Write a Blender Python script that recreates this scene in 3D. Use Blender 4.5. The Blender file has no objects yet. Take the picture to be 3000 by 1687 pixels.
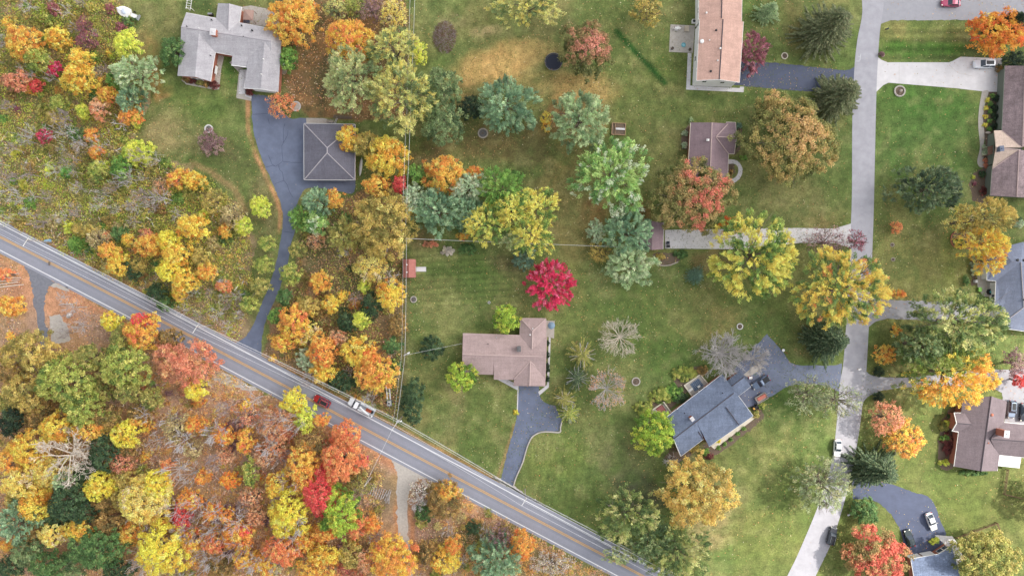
import bpy, bmesh, math, random
import numpy as np

# ------------------------------------------------------------------ camera, sky, sun, exposure
S = bpy.context.scene
COL = S.collection
K = 0.0867                      # metres per photo pixel at ground level
HC = 2000 * K                   # flying height of the camera
cd = bpy.data.cameras.new("camera"); cam = bpy.data.objects.new("camera", cd); COL.objects.link(cam)
cd.sensor_width = 36; cd.lens = 24; cd.clip_start = 1; cd.clip_end = 5000
cam.location = (0, 0, HC); cam.rotation_euler = (0, 0, 0)
S.camera = cam
SUN_EL = math.radians(40)
SUN_DIR = np.array([0.95, 0.31, 0.0]); SUN_DIR /= np.linalg.norm(SUN_DIR)
SUN_DIR = SUN_DIR * math.cos(SUN_EL) + np.array([0, 0, math.sin(SUN_EL)])
W = bpy.data.worlds.new("World"); S.world = W; W.use_nodes = True
nt = W.node_tree; bg = nt.nodes["Background"]
sky = nt.nodes.new("ShaderNodeTexSky"); sky.sky_type = 'NISHITA'; sky.sun_disc = False
sky.sun_elevation = SUN_EL; sky.sun_rotation = math.atan2(SUN_DIR[0], SUN_DIR[1])
sky.dust_density = 3.0; sky.ozone_density = 1.0; sky.air_density = 1.0
hs = nt.nodes.new("ShaderNodeHueSaturation"); hs.inputs["Saturation"].default_value = 0.22
nt.links.new(sky.outputs[0], hs.inputs["Color"]); nt.links.new(hs.outputs[0], bg.inputs[0])
bg.inputs[1].default_value = 0.15
sd = bpy.data.lights.new("sun", 'SUN'); sd.energy = 2.75; sd.angle = math.radians(0.5); sd.color = (1.0, 0.95, 0.86)
sun = bpy.data.objects.new("sun", sd); COL.objects.link(sun)
from mathutils import Vector
sun.rotation_euler = Vector(tuple(SUN_DIR)).to_track_quat('Z', 'Y').to_euler()
S.view_settings.view_transform = 'Standard'; S.view_settings.look = 'None'
S.view_settings.gamma = 1; S.view_settings.exposure = 1.17
S.render.engine = 'CYCLES'
S.cycles.max_bounces = 8; S.cycles.diffuse_bounces = 6; S.cycles.transparent_max_bounces = 4
S.cycles.use_denoising = True

G = 1.25         # what an unshaded flat surface gains over its base colour
# ------------------------------------------------------------------ helpers
def lin(c):
    c = np.asarray(c, float) / 255.0
    return np.where(c <= 0.04045, c / 12.92, ((c + 0.055) / 1.055) ** 2.4)
def alb(c, f=1.0):              # photo-like sRGB colour -> base colour
    return np.clip(lin(c) / G * f, 0.003, 0.9)
def P(px, py, z=0.0):           # the point at height z seen at photo pixel (px, py)
    f = (HC - z) / HC * K
    return ((px - 1500) * f, (843.5 - py) * f, z)
def tag(o, label=None, cat=None, group=None, kind=None):
    if label: o["label"] = label
    if cat: o["category"] = cat
    if group: o["group"] = group
    if kind: o["kind"] = kind
    return o
def empty(name, loc, rz=0.0):
    o = bpy.data.objects.new(name, None); COL.objects.link(o)
    o.location = loc; o.rotation_euler = (0, 0, rz); return o
def thing(name, loc, label, cat, group=None, rz=0.0):
    return tag(empty(name, loc, rz), label, cat, group)
def copy_tree(o, parent=None):
    c = o.copy(); COL.objects.link(c)
    if parent is not None: c.parent = parent
    for ch in list(o.children): copy_tree(ch, c)
    return c
def npmesh(name, verts, faces_flat, sizes, mat, cols=None, smooth=False):
    """mesh from numpy arrays; cols = one colour per face"""
    m = bpy.data.meshes.new(name)
    verts = np.ascontiguousarray(verts, dtype=np.float32)
    m.vertices.add(len(verts)); m.vertices.foreach_set("co", verts.ravel())
    faces_flat = np.ascontiguousarray(faces_flat, dtype=np.int32)
    sizes = np.ascontiguousarray(sizes, dtype=np.int32)
    m.loops.add(len(faces_flat)); m.loops.foreach_set("vertex_index", faces_flat)
    m.polygons.add(len(sizes))
    starts = np.concatenate([[0], np.cumsum(sizes)[:-1]]).astype(np.int32)
    m.polygons.foreach_set("loop_start", starts); m.polygons.foreach_set("loop_total", sizes)
    if smooth: m.polygons.foreach_set("use_smooth", np.ones(len(sizes), dtype=bool))
    if cols is not None:
        a = m.attributes.new("Col", 'FLOAT_COLOR', 'FACE')
        c4 = np.ones((len(sizes), 4), dtype=np.float32); c4[:, :3] = cols
        a.data.foreach_set("color", c4.ravel())
    m.update(calc_edges=True)
    if mat: m.materials.append(mat)
    return m
def link(name, mesh, parent=None, loc=None):
    o = bpy.data.objects.new(name, mesh); COL.objects.link(o)
    if parent is not None: o.parent = parent
    if loc is not None: o.location = loc
    return o
class MB:
    """collects shapes for ONE mesh object"""
    def __init__(s): s.v = []; s.f = []
    def add(s, verts, faces):
        n = len(s.v); s.v += [tuple(map(float, p)) for p in verts]; s.f += [tuple(i + n for i in f) for f in faces]; return s
    def box(s, c, d, rz=0.0, taper=1.0):
        x, y, z = d[0] / 2, d[1] / 2, d[2] / 2; ca, sa = math.cos(rz), math.sin(rz); pts = []
        for sz, t in ((-1, 1), (1, taper)):
            for sx, sy in ((-1, -1), (1, -1), (1, 1), (-1, 1)):
                a, b = sx * x * t, sy * y * t
                pts.append((c[0] + a * ca - b * sa, c[1] + a * sa + b * ca, c[2] + sz * z))
        return s.add(pts, [(3, 2, 1, 0), (4, 5, 6, 7), (0, 1, 5, 4), (1, 2, 6, 5), (2, 3, 7, 6), (3, 0, 4, 7)])
    def prism(s, poly, z0, z1):
        """vertical prism on an xy polygon"""
        poly = [tuple(p[:2]) for p in poly]
        if sum(poly[i][0] * poly[(i + 1) % len(poly)][1] - poly[(i + 1) % len(poly)][0] * poly[i][1] for i in range(len(poly))) < 0: poly = poly[::-1]
        n = len(poly)
        return s.add([(x, y, z0) for x, y in poly] + [(x, y, z1) for x, y in poly],
                     [tuple(range(n))[::-1], tuple(range(n, 2 * n))] + [(i, (i + 1) % n, n + (i + 1) % n, n + i) for i in range(n)])
    def tube(s, p0, p1, r0, r1=None, n=8, cap=True):
        r1 = r0 if r1 is None else r1
        a, b = Vector(p0), Vector(p1); d = (b - a).normalized()
        u = d.orthogonal().normalized(); w = d.cross(u); pts = []
        for c, r in ((a, r0), (b, r1)):
            for i in range(n):
                t = 2 * math.pi * i / n; pts.append(c + u * (math.cos(t) * r) + w * (math.sin(t) * r))
        f = [(i, (i + 1) % n, n + (i + 1) % n, n + i) for i in range(n)]
        if cap: f += [tuple(range(n))[::-1], tuple(range(n, 2 * n))]
        return s.add(pts, f)
    def lathe(s, c, prof, n=16, ex=1.0, ey=1.0, rz=0.0):
        """profile of (radius, z) turned round a vertical axis"""
        pts = []; ca, sa = math.cos(rz), math.sin(rz)
        for r, z in prof:
            for i in range(n):
                t = 2 * math.pi * i / n; a, b = r * ex * math.cos(t), r * ey * math.sin(t)
                pts.append((c[0] + a * ca - b * sa, c[1] + a * sa + b * ca, c[2] + z))
        m = len(prof); f = []
        for j in range(m - 1):
            for i in range(n): f.append((j * n + i, j * n + (i + 1) % n, (j + 1) * n + (i + 1) % n, (j + 1) * n + i))
        f += [tuple(range(n))[::-1], tuple(range((m - 1) * n, m * n))]
        return s.add(pts, f)
    def build(s, name, mat, parent=None, loc=None, smooth=False, bevel=0.0, cols=None):
        m = bpy.data.meshes.new(name); m.from_pydata(s.v, [], s.f); m.update()
        if cols is not None:
            a = m.attributes.new("Col", 'FLOAT_COLOR', 'FACE')
            for i, c in enumerate(cols): a.data[i].color = (*c, 1)
        if bevel > 0:
            bm = bmesh.new(); bm.from_mesh(m)
            bmesh.ops.bevel(bm, geom=bm.edges[:], offset=bevel, segments=2, profile=0.6, affect='EDGES', clamp_overlap=True)
            bm.to_mesh(m); bm.free()
        if smooth:
            for p in m.polygons: p.use_smooth = True
        if mat: m.materials.append(mat)
        return link(name, m, parent, loc)

_lat = {}
def vnoise(x, y, scale, seed=0):
    """smooth value noise in 0..1"""
    if seed not in _lat: _lat[seed] = np.random.default_rng(seed + 77).random((256, 256))
    L = _lat[seed]; u, v = x / scale + 1000.3, y / scale + 1000.7
    i, j = np.floor(u).astype(int), np.floor(v).astype(int); fu, fv = u - i, v - j
    fu = fu * fu * (3 - 2 * fu); fv = fv * fv * (3 - 2 * fv)
    a = L[i % 256, j % 256]; b = L[(i + 1) % 256, j % 256]; c = L[i % 256, (j + 1) % 256]; d = L[(i + 1) % 256, (j + 1) % 256]
    return (a * (1 - fu) + b * fu) * (1 - fv) + (c * (1 - fu) + d * fu) * fv
def fbm(x, y, scale, seed=0, o=4):
    t = 0; a = 0.5; n = 0
    for k in range(o): t = t + a * vnoise(x, y, scale / 2 ** k, seed + k); n += a; a *= 0.55
    return t / n
def inpoly(x, y, poly):
    r = np.zeros(x.shape, bool); n = len(poly)
    for i in range(n):
        x0, y0 = poly[i]; x1, y1 = poly[(i + 1) % n]
        if y0 == y1: continue
        c = ((y0 > y) != (y1 > y)) & (x < (x1 - x0) * (y - y0) / (y1 - y0) + x0); r ^= c
    return r

# ------------------------------------------------------------------ materials
def mat(name, color, rough=0.8, metal=0.0, var=0.15, scale=6.0, bump=0.0, spec=0.3, streak=None, coat=0.0):
    m = bpy.data.materials.new(name); m.use_nodes = True; t = m.node_tree; b = t.nodes["Principled BSDF"]
    b.inputs["Roughness"].default_value = rough; b.inputs["Metallic"].default_value = metal
    b.inputs["Specular IOR Level"].default_value = spec; b.inputs["Coat Weight"].default_value = coat
    co = t.nodes.new("ShaderNodeTexCoord"); n = t.nodes.new("ShaderNodeTexNoise")
    n.inputs["Scale"].default_value = scale; n.inputs["Detail"].default_value = 5; n.inputs["Roughness"].default_value = 0.65
    if streak:
        mp = t.nodes.new("ShaderNodeMapping"); mp.inputs["Scale"].default_value = streak
        t.links.new(co.outputs["Object"], mp.inputs[0]); t.links.new(mp.outputs[0], n.inputs["Vector"])
    else: t.links.new(co.outputs["Object"], n.inputs["Vector"])
    r = t.nodes.new("ShaderNodeMapRange"); r.inputs["From Min"].default_value = 0.3; r.inputs["From Max"].default_value = 0.7
    r.inputs["To Min"].default_value = 1 - var; r.inputs["To Max"].default_value = 1 + var
    t.links.new(n.outputs["Fac"], r.inputs["Value"])
    mx = t.nodes.new("ShaderNodeVectorMath"); mx.operation = 'SCALE'; mx.inputs[0].default_value = tuple(color)
    t.links.new(r.outputs[0], mx.inputs["Scale"]); t.links.new(mx.outputs[0], b.inputs["Base Color"])
    if bump:
        bn = t.nodes.new("ShaderNodeBump"); bn.inputs["Strength"].default_value = bump; bn.inputs["Distance"].default_value = 0.05
        t.links.new(n.outputs["Fac"], bn.inputs["Height"]); t.links.new(bn.outputs[0], b.inputs["Normal"])
    return m
def attr_mat(name, translucent=0.0, var=0.0, scale=3.0, rough=0.85, rnd=0.0):
    """base colour from the mesh attribute, varied by noise"""
    m = bpy.data.materials.new(name); m.use_nodes = True; t = m.node_tree; b = t.nodes["Principled BSDF"]
    b.inputs["Roughness"].default_value = rough; b.inputs["Specular IOR Level"].default_value = 0.2
    a = t.nodes.new("ShaderNodeAttribute"); a.attribute_name = "Col"; src = a.outputs["Color"]
    if var:
        co = t.nodes.new("ShaderNodeTexCoord"); prev = None
        for sc, v in ((scale, var), (scale * 0.22, var * 0.8)):
            n = t.nodes.new("ShaderNodeTexNoise"); n.inputs["Scale"].default_value = sc; n.inputs["Detail"].default_value = 4
            n.inputs["Roughness"].default_value = 0.7; t.links.new(co.outputs["Object"], n.inputs["Vector"])
            r = t.nodes.new("ShaderNodeMapRange"); r.inputs["From Min"].default_value = 0.28; r.inputs["From Max"].default_value = 0.72
            r.inputs["To Min"].default_value = 1 - v; r.inputs["To Max"].default_value = 1 + v
            t.links.new(n.outputs["Fac"], r.inputs["Value"])
            s = t.nodes.new("ShaderNodeVectorMath"); s.operation = 'SCALE'
            t.links.new(src, s.inputs[0]); t.links.new(r.outputs[0], s.inputs["Scale"]); src = s.outputs[0]
    if rnd:
        oi = t.nodes.new("ShaderNodeObjectInfo"); h = t.nodes.new("ShaderNodeHueSaturation")
        for sock, amp, add in (("Hue", 0.05 * rnd, 0.5 - 0.025 * rnd), ("Value", 0.5 * rnd, 1 - 0.2 * rnd)):
            mm = t.nodes.new("ShaderNodeMath"); mm.operation = 'MULTIPLY_ADD'
            mm.inputs[1].default_value = amp; mm.inputs[2].default_value = add
            t.links.new(oi.outputs["Random"], mm.inputs[0]); t.links.new(mm.outputs[0], h.inputs[sock])
        t.links.new(src, h.inputs["Color"]); src = h.outputs[0]
    t.links.new(src, b.inputs["Base Color"])
    if translucent:
        tr = t.nodes.new("ShaderNodeBsdfTranslucent"); mx = t.nodes.new("ShaderNodeMixShader")
        mx.inputs[0].default_value = translucent; t.links.new(src, tr.inputs[0])
        t.links.new(b.outputs[0], mx.inputs[1]); t.links.new(tr.outputs[0], mx.inputs[2])
        t.links.new(mx.outputs[0], t.nodes["Material Output"].inputs["Surface"])
    return m
M = {}
M['leaf'] = attr_mat("leaf", translucent=0.38, rough=0.7)
M['leaf_var'] = attr_mat("leaf_varied", translucent=0.38, rough=0.7, rnd=1.0)
M['ground'] = attr_mat("ground", var=0.42, scale=2.6, rough=0.95)
M['asphalt_attr'] = attr_mat("worn_asphalt", var=0.07, scale=3.0, rough=0.8)
M['old_asphalt'] = mat('old_asphalt', alb((128, 130, 138)), 0.9, var=0.2, scale=1.5)
M['litter'] = attr_mat("litter", rough=0.9)
M['bark'] = mat("bark", alb((120, 108, 96)), 0.9, var=0.3, scale=4)
M['bark_grey'] = mat("grey_bark", alb((196, 190, 188)), 0.9, var=0.2, scale=3)
M['bark_mauve'] = mat("mauve_bark", alb((172, 158, 156)), 0.9, var=0.2, scale=3)
M['bark_white'] = mat("bleached_bark", alb((225, 212, 196)), 0.9, var=0.15, scale=3)
M['seal'] = mat("sealed_asphalt", alb((108, 116, 137)), 0.6, var=0.17, scale=0.45, spec=0.35)
M['seal_dark'] = mat("fresh_sealed_asphalt", alb((76, 84, 108)), 0.55, var=0.15, scale=0.45, spec=0.35)
M['asphalt_pale'] = mat("pale_asphalt", alb((164, 163, 168)), 0.85, var=0.07, scale=0.9)
M['road_grey'] = mat("grey_asphalt", alb((174, 172, 178)), 0.85, var=0.12, scale=0.5)
M['concrete'] = mat("concrete", alb((216, 212, 212)), 0.85, var=0.10, scale=0.5)
M['concrete_old'] = mat("old_concrete", alb((186, 178, 168)), 0.9, var=0.12, scale=1.5)
M['gravel'] = mat("gravel", alb((196, 188, 178)), 0.95, var=0.16, scale=2.0)
M['mulch'] = mat("mulch", alb((114, 98, 84)), 0.95, var=0.3, scale=5)
M['white_line'] = mat("white_road_paint", alb((238, 238, 238)), 0.7, var=0.08, scale=2)
M['yellow_line'] = mat("yellow_road_paint", alb((232, 178, 84)), 0.7, var=0.12, scale=2)
M['white'] = mat("white_trim", alb((236, 234, 230)), 0.6, var=0.04)
M['siding'] = mat("white_siding", alb((244, 243, 240), 1.1), 0.7, var=0.04, scale=3)
M['cream'] = mat("cream_stucco", alb((226, 216, 196)), 0.8, var=0.06)
M['brick'] = mat("brick", alb((176, 112, 92)), 0.9, var=0.25, scale=9)
M['wood'] = mat("weathered_wood", alb((168, 140, 110)), 0.85, var=0.2, scale=3)
M['wood_dark'] = mat("brown_wood", alb((128, 96, 80)), 0.85, var=0.2, scale=3)
M['pole'] = mat("pole_wood", alb((168, 158, 150)), 0.85, var=0.15, scale=3)
M['wire'] = mat("aluminium_cable", alb((232, 232, 232)), 0.5, var=0.03)
M['glass'] = mat("dark_glass", alb((66, 76, 88)), 0.08, var=0.05, spec=0.6)
M['rubber'] = mat("rubber", alb((36, 36, 38)), 0.9, var=0.1)
M['metal'] = mat("grey_metal", alb((176, 180, 186)), 0.4, 0.3, var=0.05)
M['black'] = mat("black_plastic", alb((40, 42, 46)), 0.5, var=0.1)
M['stone'] = mat("stone", alb((176, 166, 154)), 0.9, var=0.15, scale=4)
M['ash'] = mat("ash", alb((112, 110, 110)), 0.95, var=0.2, scale=5)
M['green_wall'] = mat("green_grey_siding", alb((120, 128, 116)), 0.8, var=0.06)
M['navy'] = mat("navy_mat", alb((40, 45, 60)), 0.7, var=0.12)
M['crack'] = mat("crack_sealer", alb((58, 64, 84)), 0.7, var=0.1)
M['lamp'] = mat("lamp_glass", alb((240, 236, 220)), 0.2, var=0.02)
M['red_lamp'] = mat("red_lamp_glass", alb((190, 40, 40)), 0.2, var=0.02)
def roofmat(name, c, v=0.13):
    m = mat(name, alb(c), 0.9, var=v * 1.2, scale=3.4, bump=0.3, streak=(1, 1, 2.5)); t = m.node_tree; b = t.nodes["Principled BSDF"]; src = b.inputs["Base Color"].links[0].from_socket
    co = t.nodes.new("ShaderNodeTexCoord")
    for sc, vec, amp in ((0.35, (1, 1, 1), v * 1.1), (1.0, (2.2, .25, 1), v * .7), (1.0, (.25, 2.2, 1), v * .7)):      # weathering, run-off streaks
        mp = t.nodes.new("ShaderNodeMapping"); mp.inputs["Scale"].default_value = vec; n = t.nodes.new("ShaderNodeTexNoise"); n.inputs["Scale"].default_value = sc; n.inputs["Detail"].default_value = 6; n.inputs["Roughness"].default_value = .7
        r = t.nodes.new("ShaderNodeMapRange"); r.inputs["From Min"].default_value = .3; r.inputs["From Max"].default_value = .7; r.inputs["To Min"].default_value = 1 - amp; r.inputs["To Max"].default_value = 1 + amp
        s = t.nodes.new("ShaderNodeVectorMath"); s.operation = 'SCALE'; t.links.new(co.outputs["Object"], mp.inputs[0]); t.links.new(mp.outputs[0], n.inputs["Vector"]); t.links.new(n.outputs["Fac"], r.inputs["Value"]); t.links.new(src, s.inputs[0]); t.links.new(r.outputs[0], s.inputs["Scale"]); src = s.outputs[0]
    t.links.new(src, b.inputs["Base Color"]); return m
# ------------------------------------------------------------------ ground: one sheet, colour of what grows on it plus painted-in tree shade
PX = lambda pts: [P(x, y)[:2] for x, y in pts]
ROADC = [(-2200, -445), (-400, 487), (0, 694), (400, 901.5), (800, 1112), (1150, 1299), (1531, 1500), (1885, 1687), (2300, 1907), (3800, 2700)]
def road_y(x): return np.interp(x, [p[0] for p in ROADC], [p[1] for p in ROADC])
WOOD1 = [(-900, -700), (300, -700), (330, -20), (395, 60), (400, 140), (405, 215), (430, 250), (415, 300), (405, 400), (415, 450), (560, 500), (640, 560), (690, 590),
         (720, 640), (735, 700), (740, 780), (740, 850), (720, 940), (690, 990), (0, 640), (-900, 190)]
WOOD2 = [(770, 1035), (785, 960), (800, 900), (830, 860), (860, 780), (880, 700), (900, 590), (1040, 575), (1180, 520), (1190, 700), (1175, 800), (1175, 1000), (1165, 1230), (1000, 1150)]
WOOD3 = [(-900, 300), (0, 740), (400, 950), (800, 1160), (1150, 1345), (1480, 1520), (1700, 1640), (1950, 1780), (1950, 2600), (-900, 2600)]
WOOD4 = [(840, -60), (1190, -60), (1190, 350), (900, 350), (870, 300), (830, 240), (800, 120)]
def axis(lo, hi, st, far):
    core = np.arange(lo, hi + st / 2, st); ext = []; d = st; v = hi
    while v < far: d *= 1.6; v += d; ext.append(v)
    e = np.array(ext); return np.concatenate([lo - (e[::-1] - hi), core, e])
gx = axis(-146, 146, 0.55, 900); gy = axis(-88, 88, 0.55, 900)
GX, GY = np.meshgrid(gx, gy); fx, fy = GX.ravel(), GY.ravel()
pxx, pyy = fx / K + 1500, 843.5 - fy / K
wx = pxx + (fbm(fx, fy, 9, 3) - 0.5) * 60; wy = pyy + (fbm(fx, fy, 9, 11) - 0.5) * 60
def c3(c): return np.array(c, float)
col = np.tile(c3((120, 131, 76)), (len(fx), 1))
def blend(mask, c):
    global col
    m = np.clip(mask, 0, 1)[:, None]; col = col * (1 - m) + c3(c) * m
n1 = fbm(fx, fy, 14, 20); n2 = fbm(fx, fy, 5, 30); n3 = fbm(fx, fy, 30, 40); n4 = fbm(fx, fy, 1.8, 50, 2)
def sstep(v, a, b): t = np.clip((v - a) / (b - a), 0, 1); return t * t * (3 - 2 * t)
blend(sstep(n3, 0.42, 0.65) * 0.75, (98, 116, 62))
blend(sstep(n1, 0.52, 0.72) * 0.6, (142, 134, 84))
blend(sstep(n2, 0.55, 0.75) * 0.5, (96, 106, 60))
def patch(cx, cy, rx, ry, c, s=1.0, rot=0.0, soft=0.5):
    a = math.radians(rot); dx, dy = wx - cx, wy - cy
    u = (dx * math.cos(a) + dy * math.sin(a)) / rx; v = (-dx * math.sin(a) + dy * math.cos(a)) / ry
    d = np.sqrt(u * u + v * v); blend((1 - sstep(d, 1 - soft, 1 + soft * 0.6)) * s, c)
# lawns, worn and mossy patches, tree shade painted as colour (photo pixels, radii, colour)
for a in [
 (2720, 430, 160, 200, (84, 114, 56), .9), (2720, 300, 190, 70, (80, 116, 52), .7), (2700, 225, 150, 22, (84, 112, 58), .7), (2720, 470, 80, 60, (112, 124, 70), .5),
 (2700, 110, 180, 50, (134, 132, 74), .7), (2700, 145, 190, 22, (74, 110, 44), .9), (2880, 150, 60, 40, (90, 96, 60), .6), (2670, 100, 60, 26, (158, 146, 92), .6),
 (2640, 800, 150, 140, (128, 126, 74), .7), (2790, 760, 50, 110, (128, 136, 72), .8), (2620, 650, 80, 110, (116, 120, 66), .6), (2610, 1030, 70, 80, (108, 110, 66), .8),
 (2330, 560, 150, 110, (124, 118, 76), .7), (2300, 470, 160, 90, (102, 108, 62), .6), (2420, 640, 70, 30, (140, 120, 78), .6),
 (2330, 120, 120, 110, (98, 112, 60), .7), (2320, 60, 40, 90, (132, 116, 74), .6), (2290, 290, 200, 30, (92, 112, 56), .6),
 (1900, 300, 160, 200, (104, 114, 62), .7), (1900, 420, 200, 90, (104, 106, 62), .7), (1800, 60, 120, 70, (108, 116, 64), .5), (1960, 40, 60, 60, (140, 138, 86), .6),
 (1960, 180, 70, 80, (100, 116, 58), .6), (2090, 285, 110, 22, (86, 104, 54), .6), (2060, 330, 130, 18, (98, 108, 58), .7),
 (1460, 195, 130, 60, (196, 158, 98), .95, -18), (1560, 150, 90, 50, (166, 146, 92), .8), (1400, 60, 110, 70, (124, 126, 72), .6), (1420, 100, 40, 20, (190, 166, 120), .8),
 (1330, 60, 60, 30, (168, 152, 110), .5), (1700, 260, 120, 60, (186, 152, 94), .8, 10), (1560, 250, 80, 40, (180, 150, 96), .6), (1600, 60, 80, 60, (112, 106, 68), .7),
 (1500, 420, 220, 70, (112, 98, 62), .9), (1640, 380, 70, 40, (148, 118, 74), .7), (1640, 520, 80, 130, (138, 122, 76), .8), (1560, 470, 80, 80, (96, 96, 58), .7), (1280, 400, 60, 60, (118, 102, 68), .8),  # first patch paints the soft shading under the big trees
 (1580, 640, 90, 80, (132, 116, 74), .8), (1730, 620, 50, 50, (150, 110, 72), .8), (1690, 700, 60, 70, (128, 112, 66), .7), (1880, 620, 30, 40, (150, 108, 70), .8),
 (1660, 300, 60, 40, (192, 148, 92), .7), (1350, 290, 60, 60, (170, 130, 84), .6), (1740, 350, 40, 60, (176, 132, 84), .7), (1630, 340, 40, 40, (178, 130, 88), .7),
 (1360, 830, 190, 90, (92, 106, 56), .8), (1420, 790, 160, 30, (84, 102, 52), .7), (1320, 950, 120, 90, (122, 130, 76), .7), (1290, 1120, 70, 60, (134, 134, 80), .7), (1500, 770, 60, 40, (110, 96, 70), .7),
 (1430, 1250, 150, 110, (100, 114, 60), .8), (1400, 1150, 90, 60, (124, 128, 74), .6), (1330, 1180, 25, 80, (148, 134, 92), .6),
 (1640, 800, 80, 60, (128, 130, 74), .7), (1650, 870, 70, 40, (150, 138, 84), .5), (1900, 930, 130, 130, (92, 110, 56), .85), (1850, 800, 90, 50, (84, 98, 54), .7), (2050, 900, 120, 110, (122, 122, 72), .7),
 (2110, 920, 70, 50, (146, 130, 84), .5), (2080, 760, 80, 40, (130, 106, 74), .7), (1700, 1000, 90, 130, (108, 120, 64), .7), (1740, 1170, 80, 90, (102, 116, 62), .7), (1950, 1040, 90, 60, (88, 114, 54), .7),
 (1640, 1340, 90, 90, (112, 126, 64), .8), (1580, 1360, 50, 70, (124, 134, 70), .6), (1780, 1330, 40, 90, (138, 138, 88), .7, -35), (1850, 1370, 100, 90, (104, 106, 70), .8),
 (1880, 1450, 90, 60, (84, 86, 68), .9, 20), (1690, 1500, 120, 60, (104, 118, 62), .7, 25), (2060, 1540, 110, 70, (164, 148, 102), .85), (2130, 1440, 60, 60, (160, 150, 108), .6),  # first patch: dark leaves, with shading beside the golden tree painted in
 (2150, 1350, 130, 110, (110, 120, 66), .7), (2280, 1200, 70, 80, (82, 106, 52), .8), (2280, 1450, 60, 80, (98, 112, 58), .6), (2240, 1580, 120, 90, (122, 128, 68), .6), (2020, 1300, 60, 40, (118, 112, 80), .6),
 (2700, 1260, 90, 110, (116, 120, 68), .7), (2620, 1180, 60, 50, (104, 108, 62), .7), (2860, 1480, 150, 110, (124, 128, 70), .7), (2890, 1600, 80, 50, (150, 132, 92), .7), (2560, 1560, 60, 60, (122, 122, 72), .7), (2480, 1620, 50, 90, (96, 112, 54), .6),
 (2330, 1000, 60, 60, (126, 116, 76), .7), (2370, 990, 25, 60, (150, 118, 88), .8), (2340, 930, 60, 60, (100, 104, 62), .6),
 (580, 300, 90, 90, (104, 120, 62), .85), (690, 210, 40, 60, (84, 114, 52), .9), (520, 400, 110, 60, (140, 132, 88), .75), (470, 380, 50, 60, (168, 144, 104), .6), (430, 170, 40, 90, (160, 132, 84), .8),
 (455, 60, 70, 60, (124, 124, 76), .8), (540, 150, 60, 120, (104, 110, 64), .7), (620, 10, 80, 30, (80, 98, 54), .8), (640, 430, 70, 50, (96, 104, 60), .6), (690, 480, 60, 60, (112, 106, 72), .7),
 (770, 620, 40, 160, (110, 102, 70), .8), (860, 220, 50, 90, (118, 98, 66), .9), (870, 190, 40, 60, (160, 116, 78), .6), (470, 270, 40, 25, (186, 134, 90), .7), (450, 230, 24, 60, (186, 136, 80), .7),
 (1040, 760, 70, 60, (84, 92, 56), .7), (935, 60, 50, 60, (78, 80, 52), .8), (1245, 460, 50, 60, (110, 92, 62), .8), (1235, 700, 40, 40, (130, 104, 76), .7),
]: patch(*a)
n5 = fbm(fx, fy, 2.6, 55, 3); n6 = fbm(fx, fy, 7, 65, 3)
blend(sstep(n5, .54, .72) * .38, (150, 146, 98)); blend(sstep(n5, .46, .30) * .40, (86, 104, 56)); blend(sstep(n6, .56, .74) * .4, (84, 108, 52)); blend(sstep(n6, .42, .28) * .35, (150, 142, 92))
# uneven wood edges, leaf litter inside
for poly, base, alt, alt2 in ((WOOD1, (148, 132, 94), (130, 130, 82), (172, 146, 118)), (WOOD2, (140, 118, 86), (106, 106, 70), (172, 134, 100)),
                              (WOOD3, (196, 154, 116), (184, 152, 108), (180, 150, 132)), (WOOD4, (138, 110, 76), (104, 98, 64), (166, 124, 82))):
    m = inpoly(wx, wy, poly).astype(float)
    blend(m * 0.95, base); blend(m * sstep(n1, 0.45, 0.65) * 0.8, alt); blend(m * sstep(n2, 0.5, 0.7) * 0.7, alt2); blend(m * sstep(n4, 0.62, 0.85) * 0.35, (110, 92, 72))
dS = (pyy - road_y(pxx))
blend(np.exp(-((dS - 62) / 17) ** 2) * (pxx > -600) * 0.8 * sstep(n2, 0.3, 0.6), (204, 142, 104))
blend(np.exp(-((dS - 58) / 9) ** 2) * (pxx > 1480) * 0.9, (124, 124, 70))
blend(np.exp(-((dS + 54) / 7) ** 2) * (pxx < 1480) * 0.8, (196, 136, 94))
blend(np.exp(-((dS + 47) / 5) ** 2) * 0.7, (112, 112, 76))
for a in [(1460, 192, 135, 58, (208, 168, 106), .65, -18), (1560, 150, 80, 42, (176, 152, 96), .4), (1700, 255, 110, 50, (194, 158, 100), .45, 10), (190, 900, 70, 70, (204, 150, 116), .8), (60, 860, 60, 60, (206, 152, 118), .7), (620, 1180, 110, 70, (186, 144, 116), .7), (740, 1240, 90, 60, (196, 150, 116), .6), (1400, 1480, 70, 40, (204, 160, 124), .8),
          (640, 1320, 220, 140, (186, 154, 136), .4), (1250, 1480, 70, 120, (158, 126, 108), .6), (1420, 1620, 160, 80, (112, 112, 68), .8), (1700, 1680, 160, 60, (130, 128, 82), .8), (1560, 1640, 70, 50, (134, 122, 78), .7),
          (680, 960, 60, 60, (176, 142, 122), .7), (580, 930, 80, 50, (150, 130, 112), .6), (430, 1320, 40, 100, (146, 116, 92), .7), (1100, 1450, 50, 80, (132, 118, 96), .7),
          (1155, 1560, 12, 110, (200, 140, 96), .8), (1205, 1540, 10, 120, (204, 146, 104), .8), 
          (840, 900, 50, 30, (170, 128, 98), .6), (810, 990, 24, 50, (168, 128, 96), .7), (940, 740, 90, 70, (96, 98, 62), .6), (970, 820, 40, 90, (150, 118, 92), .5)]: patch(*a)
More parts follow.
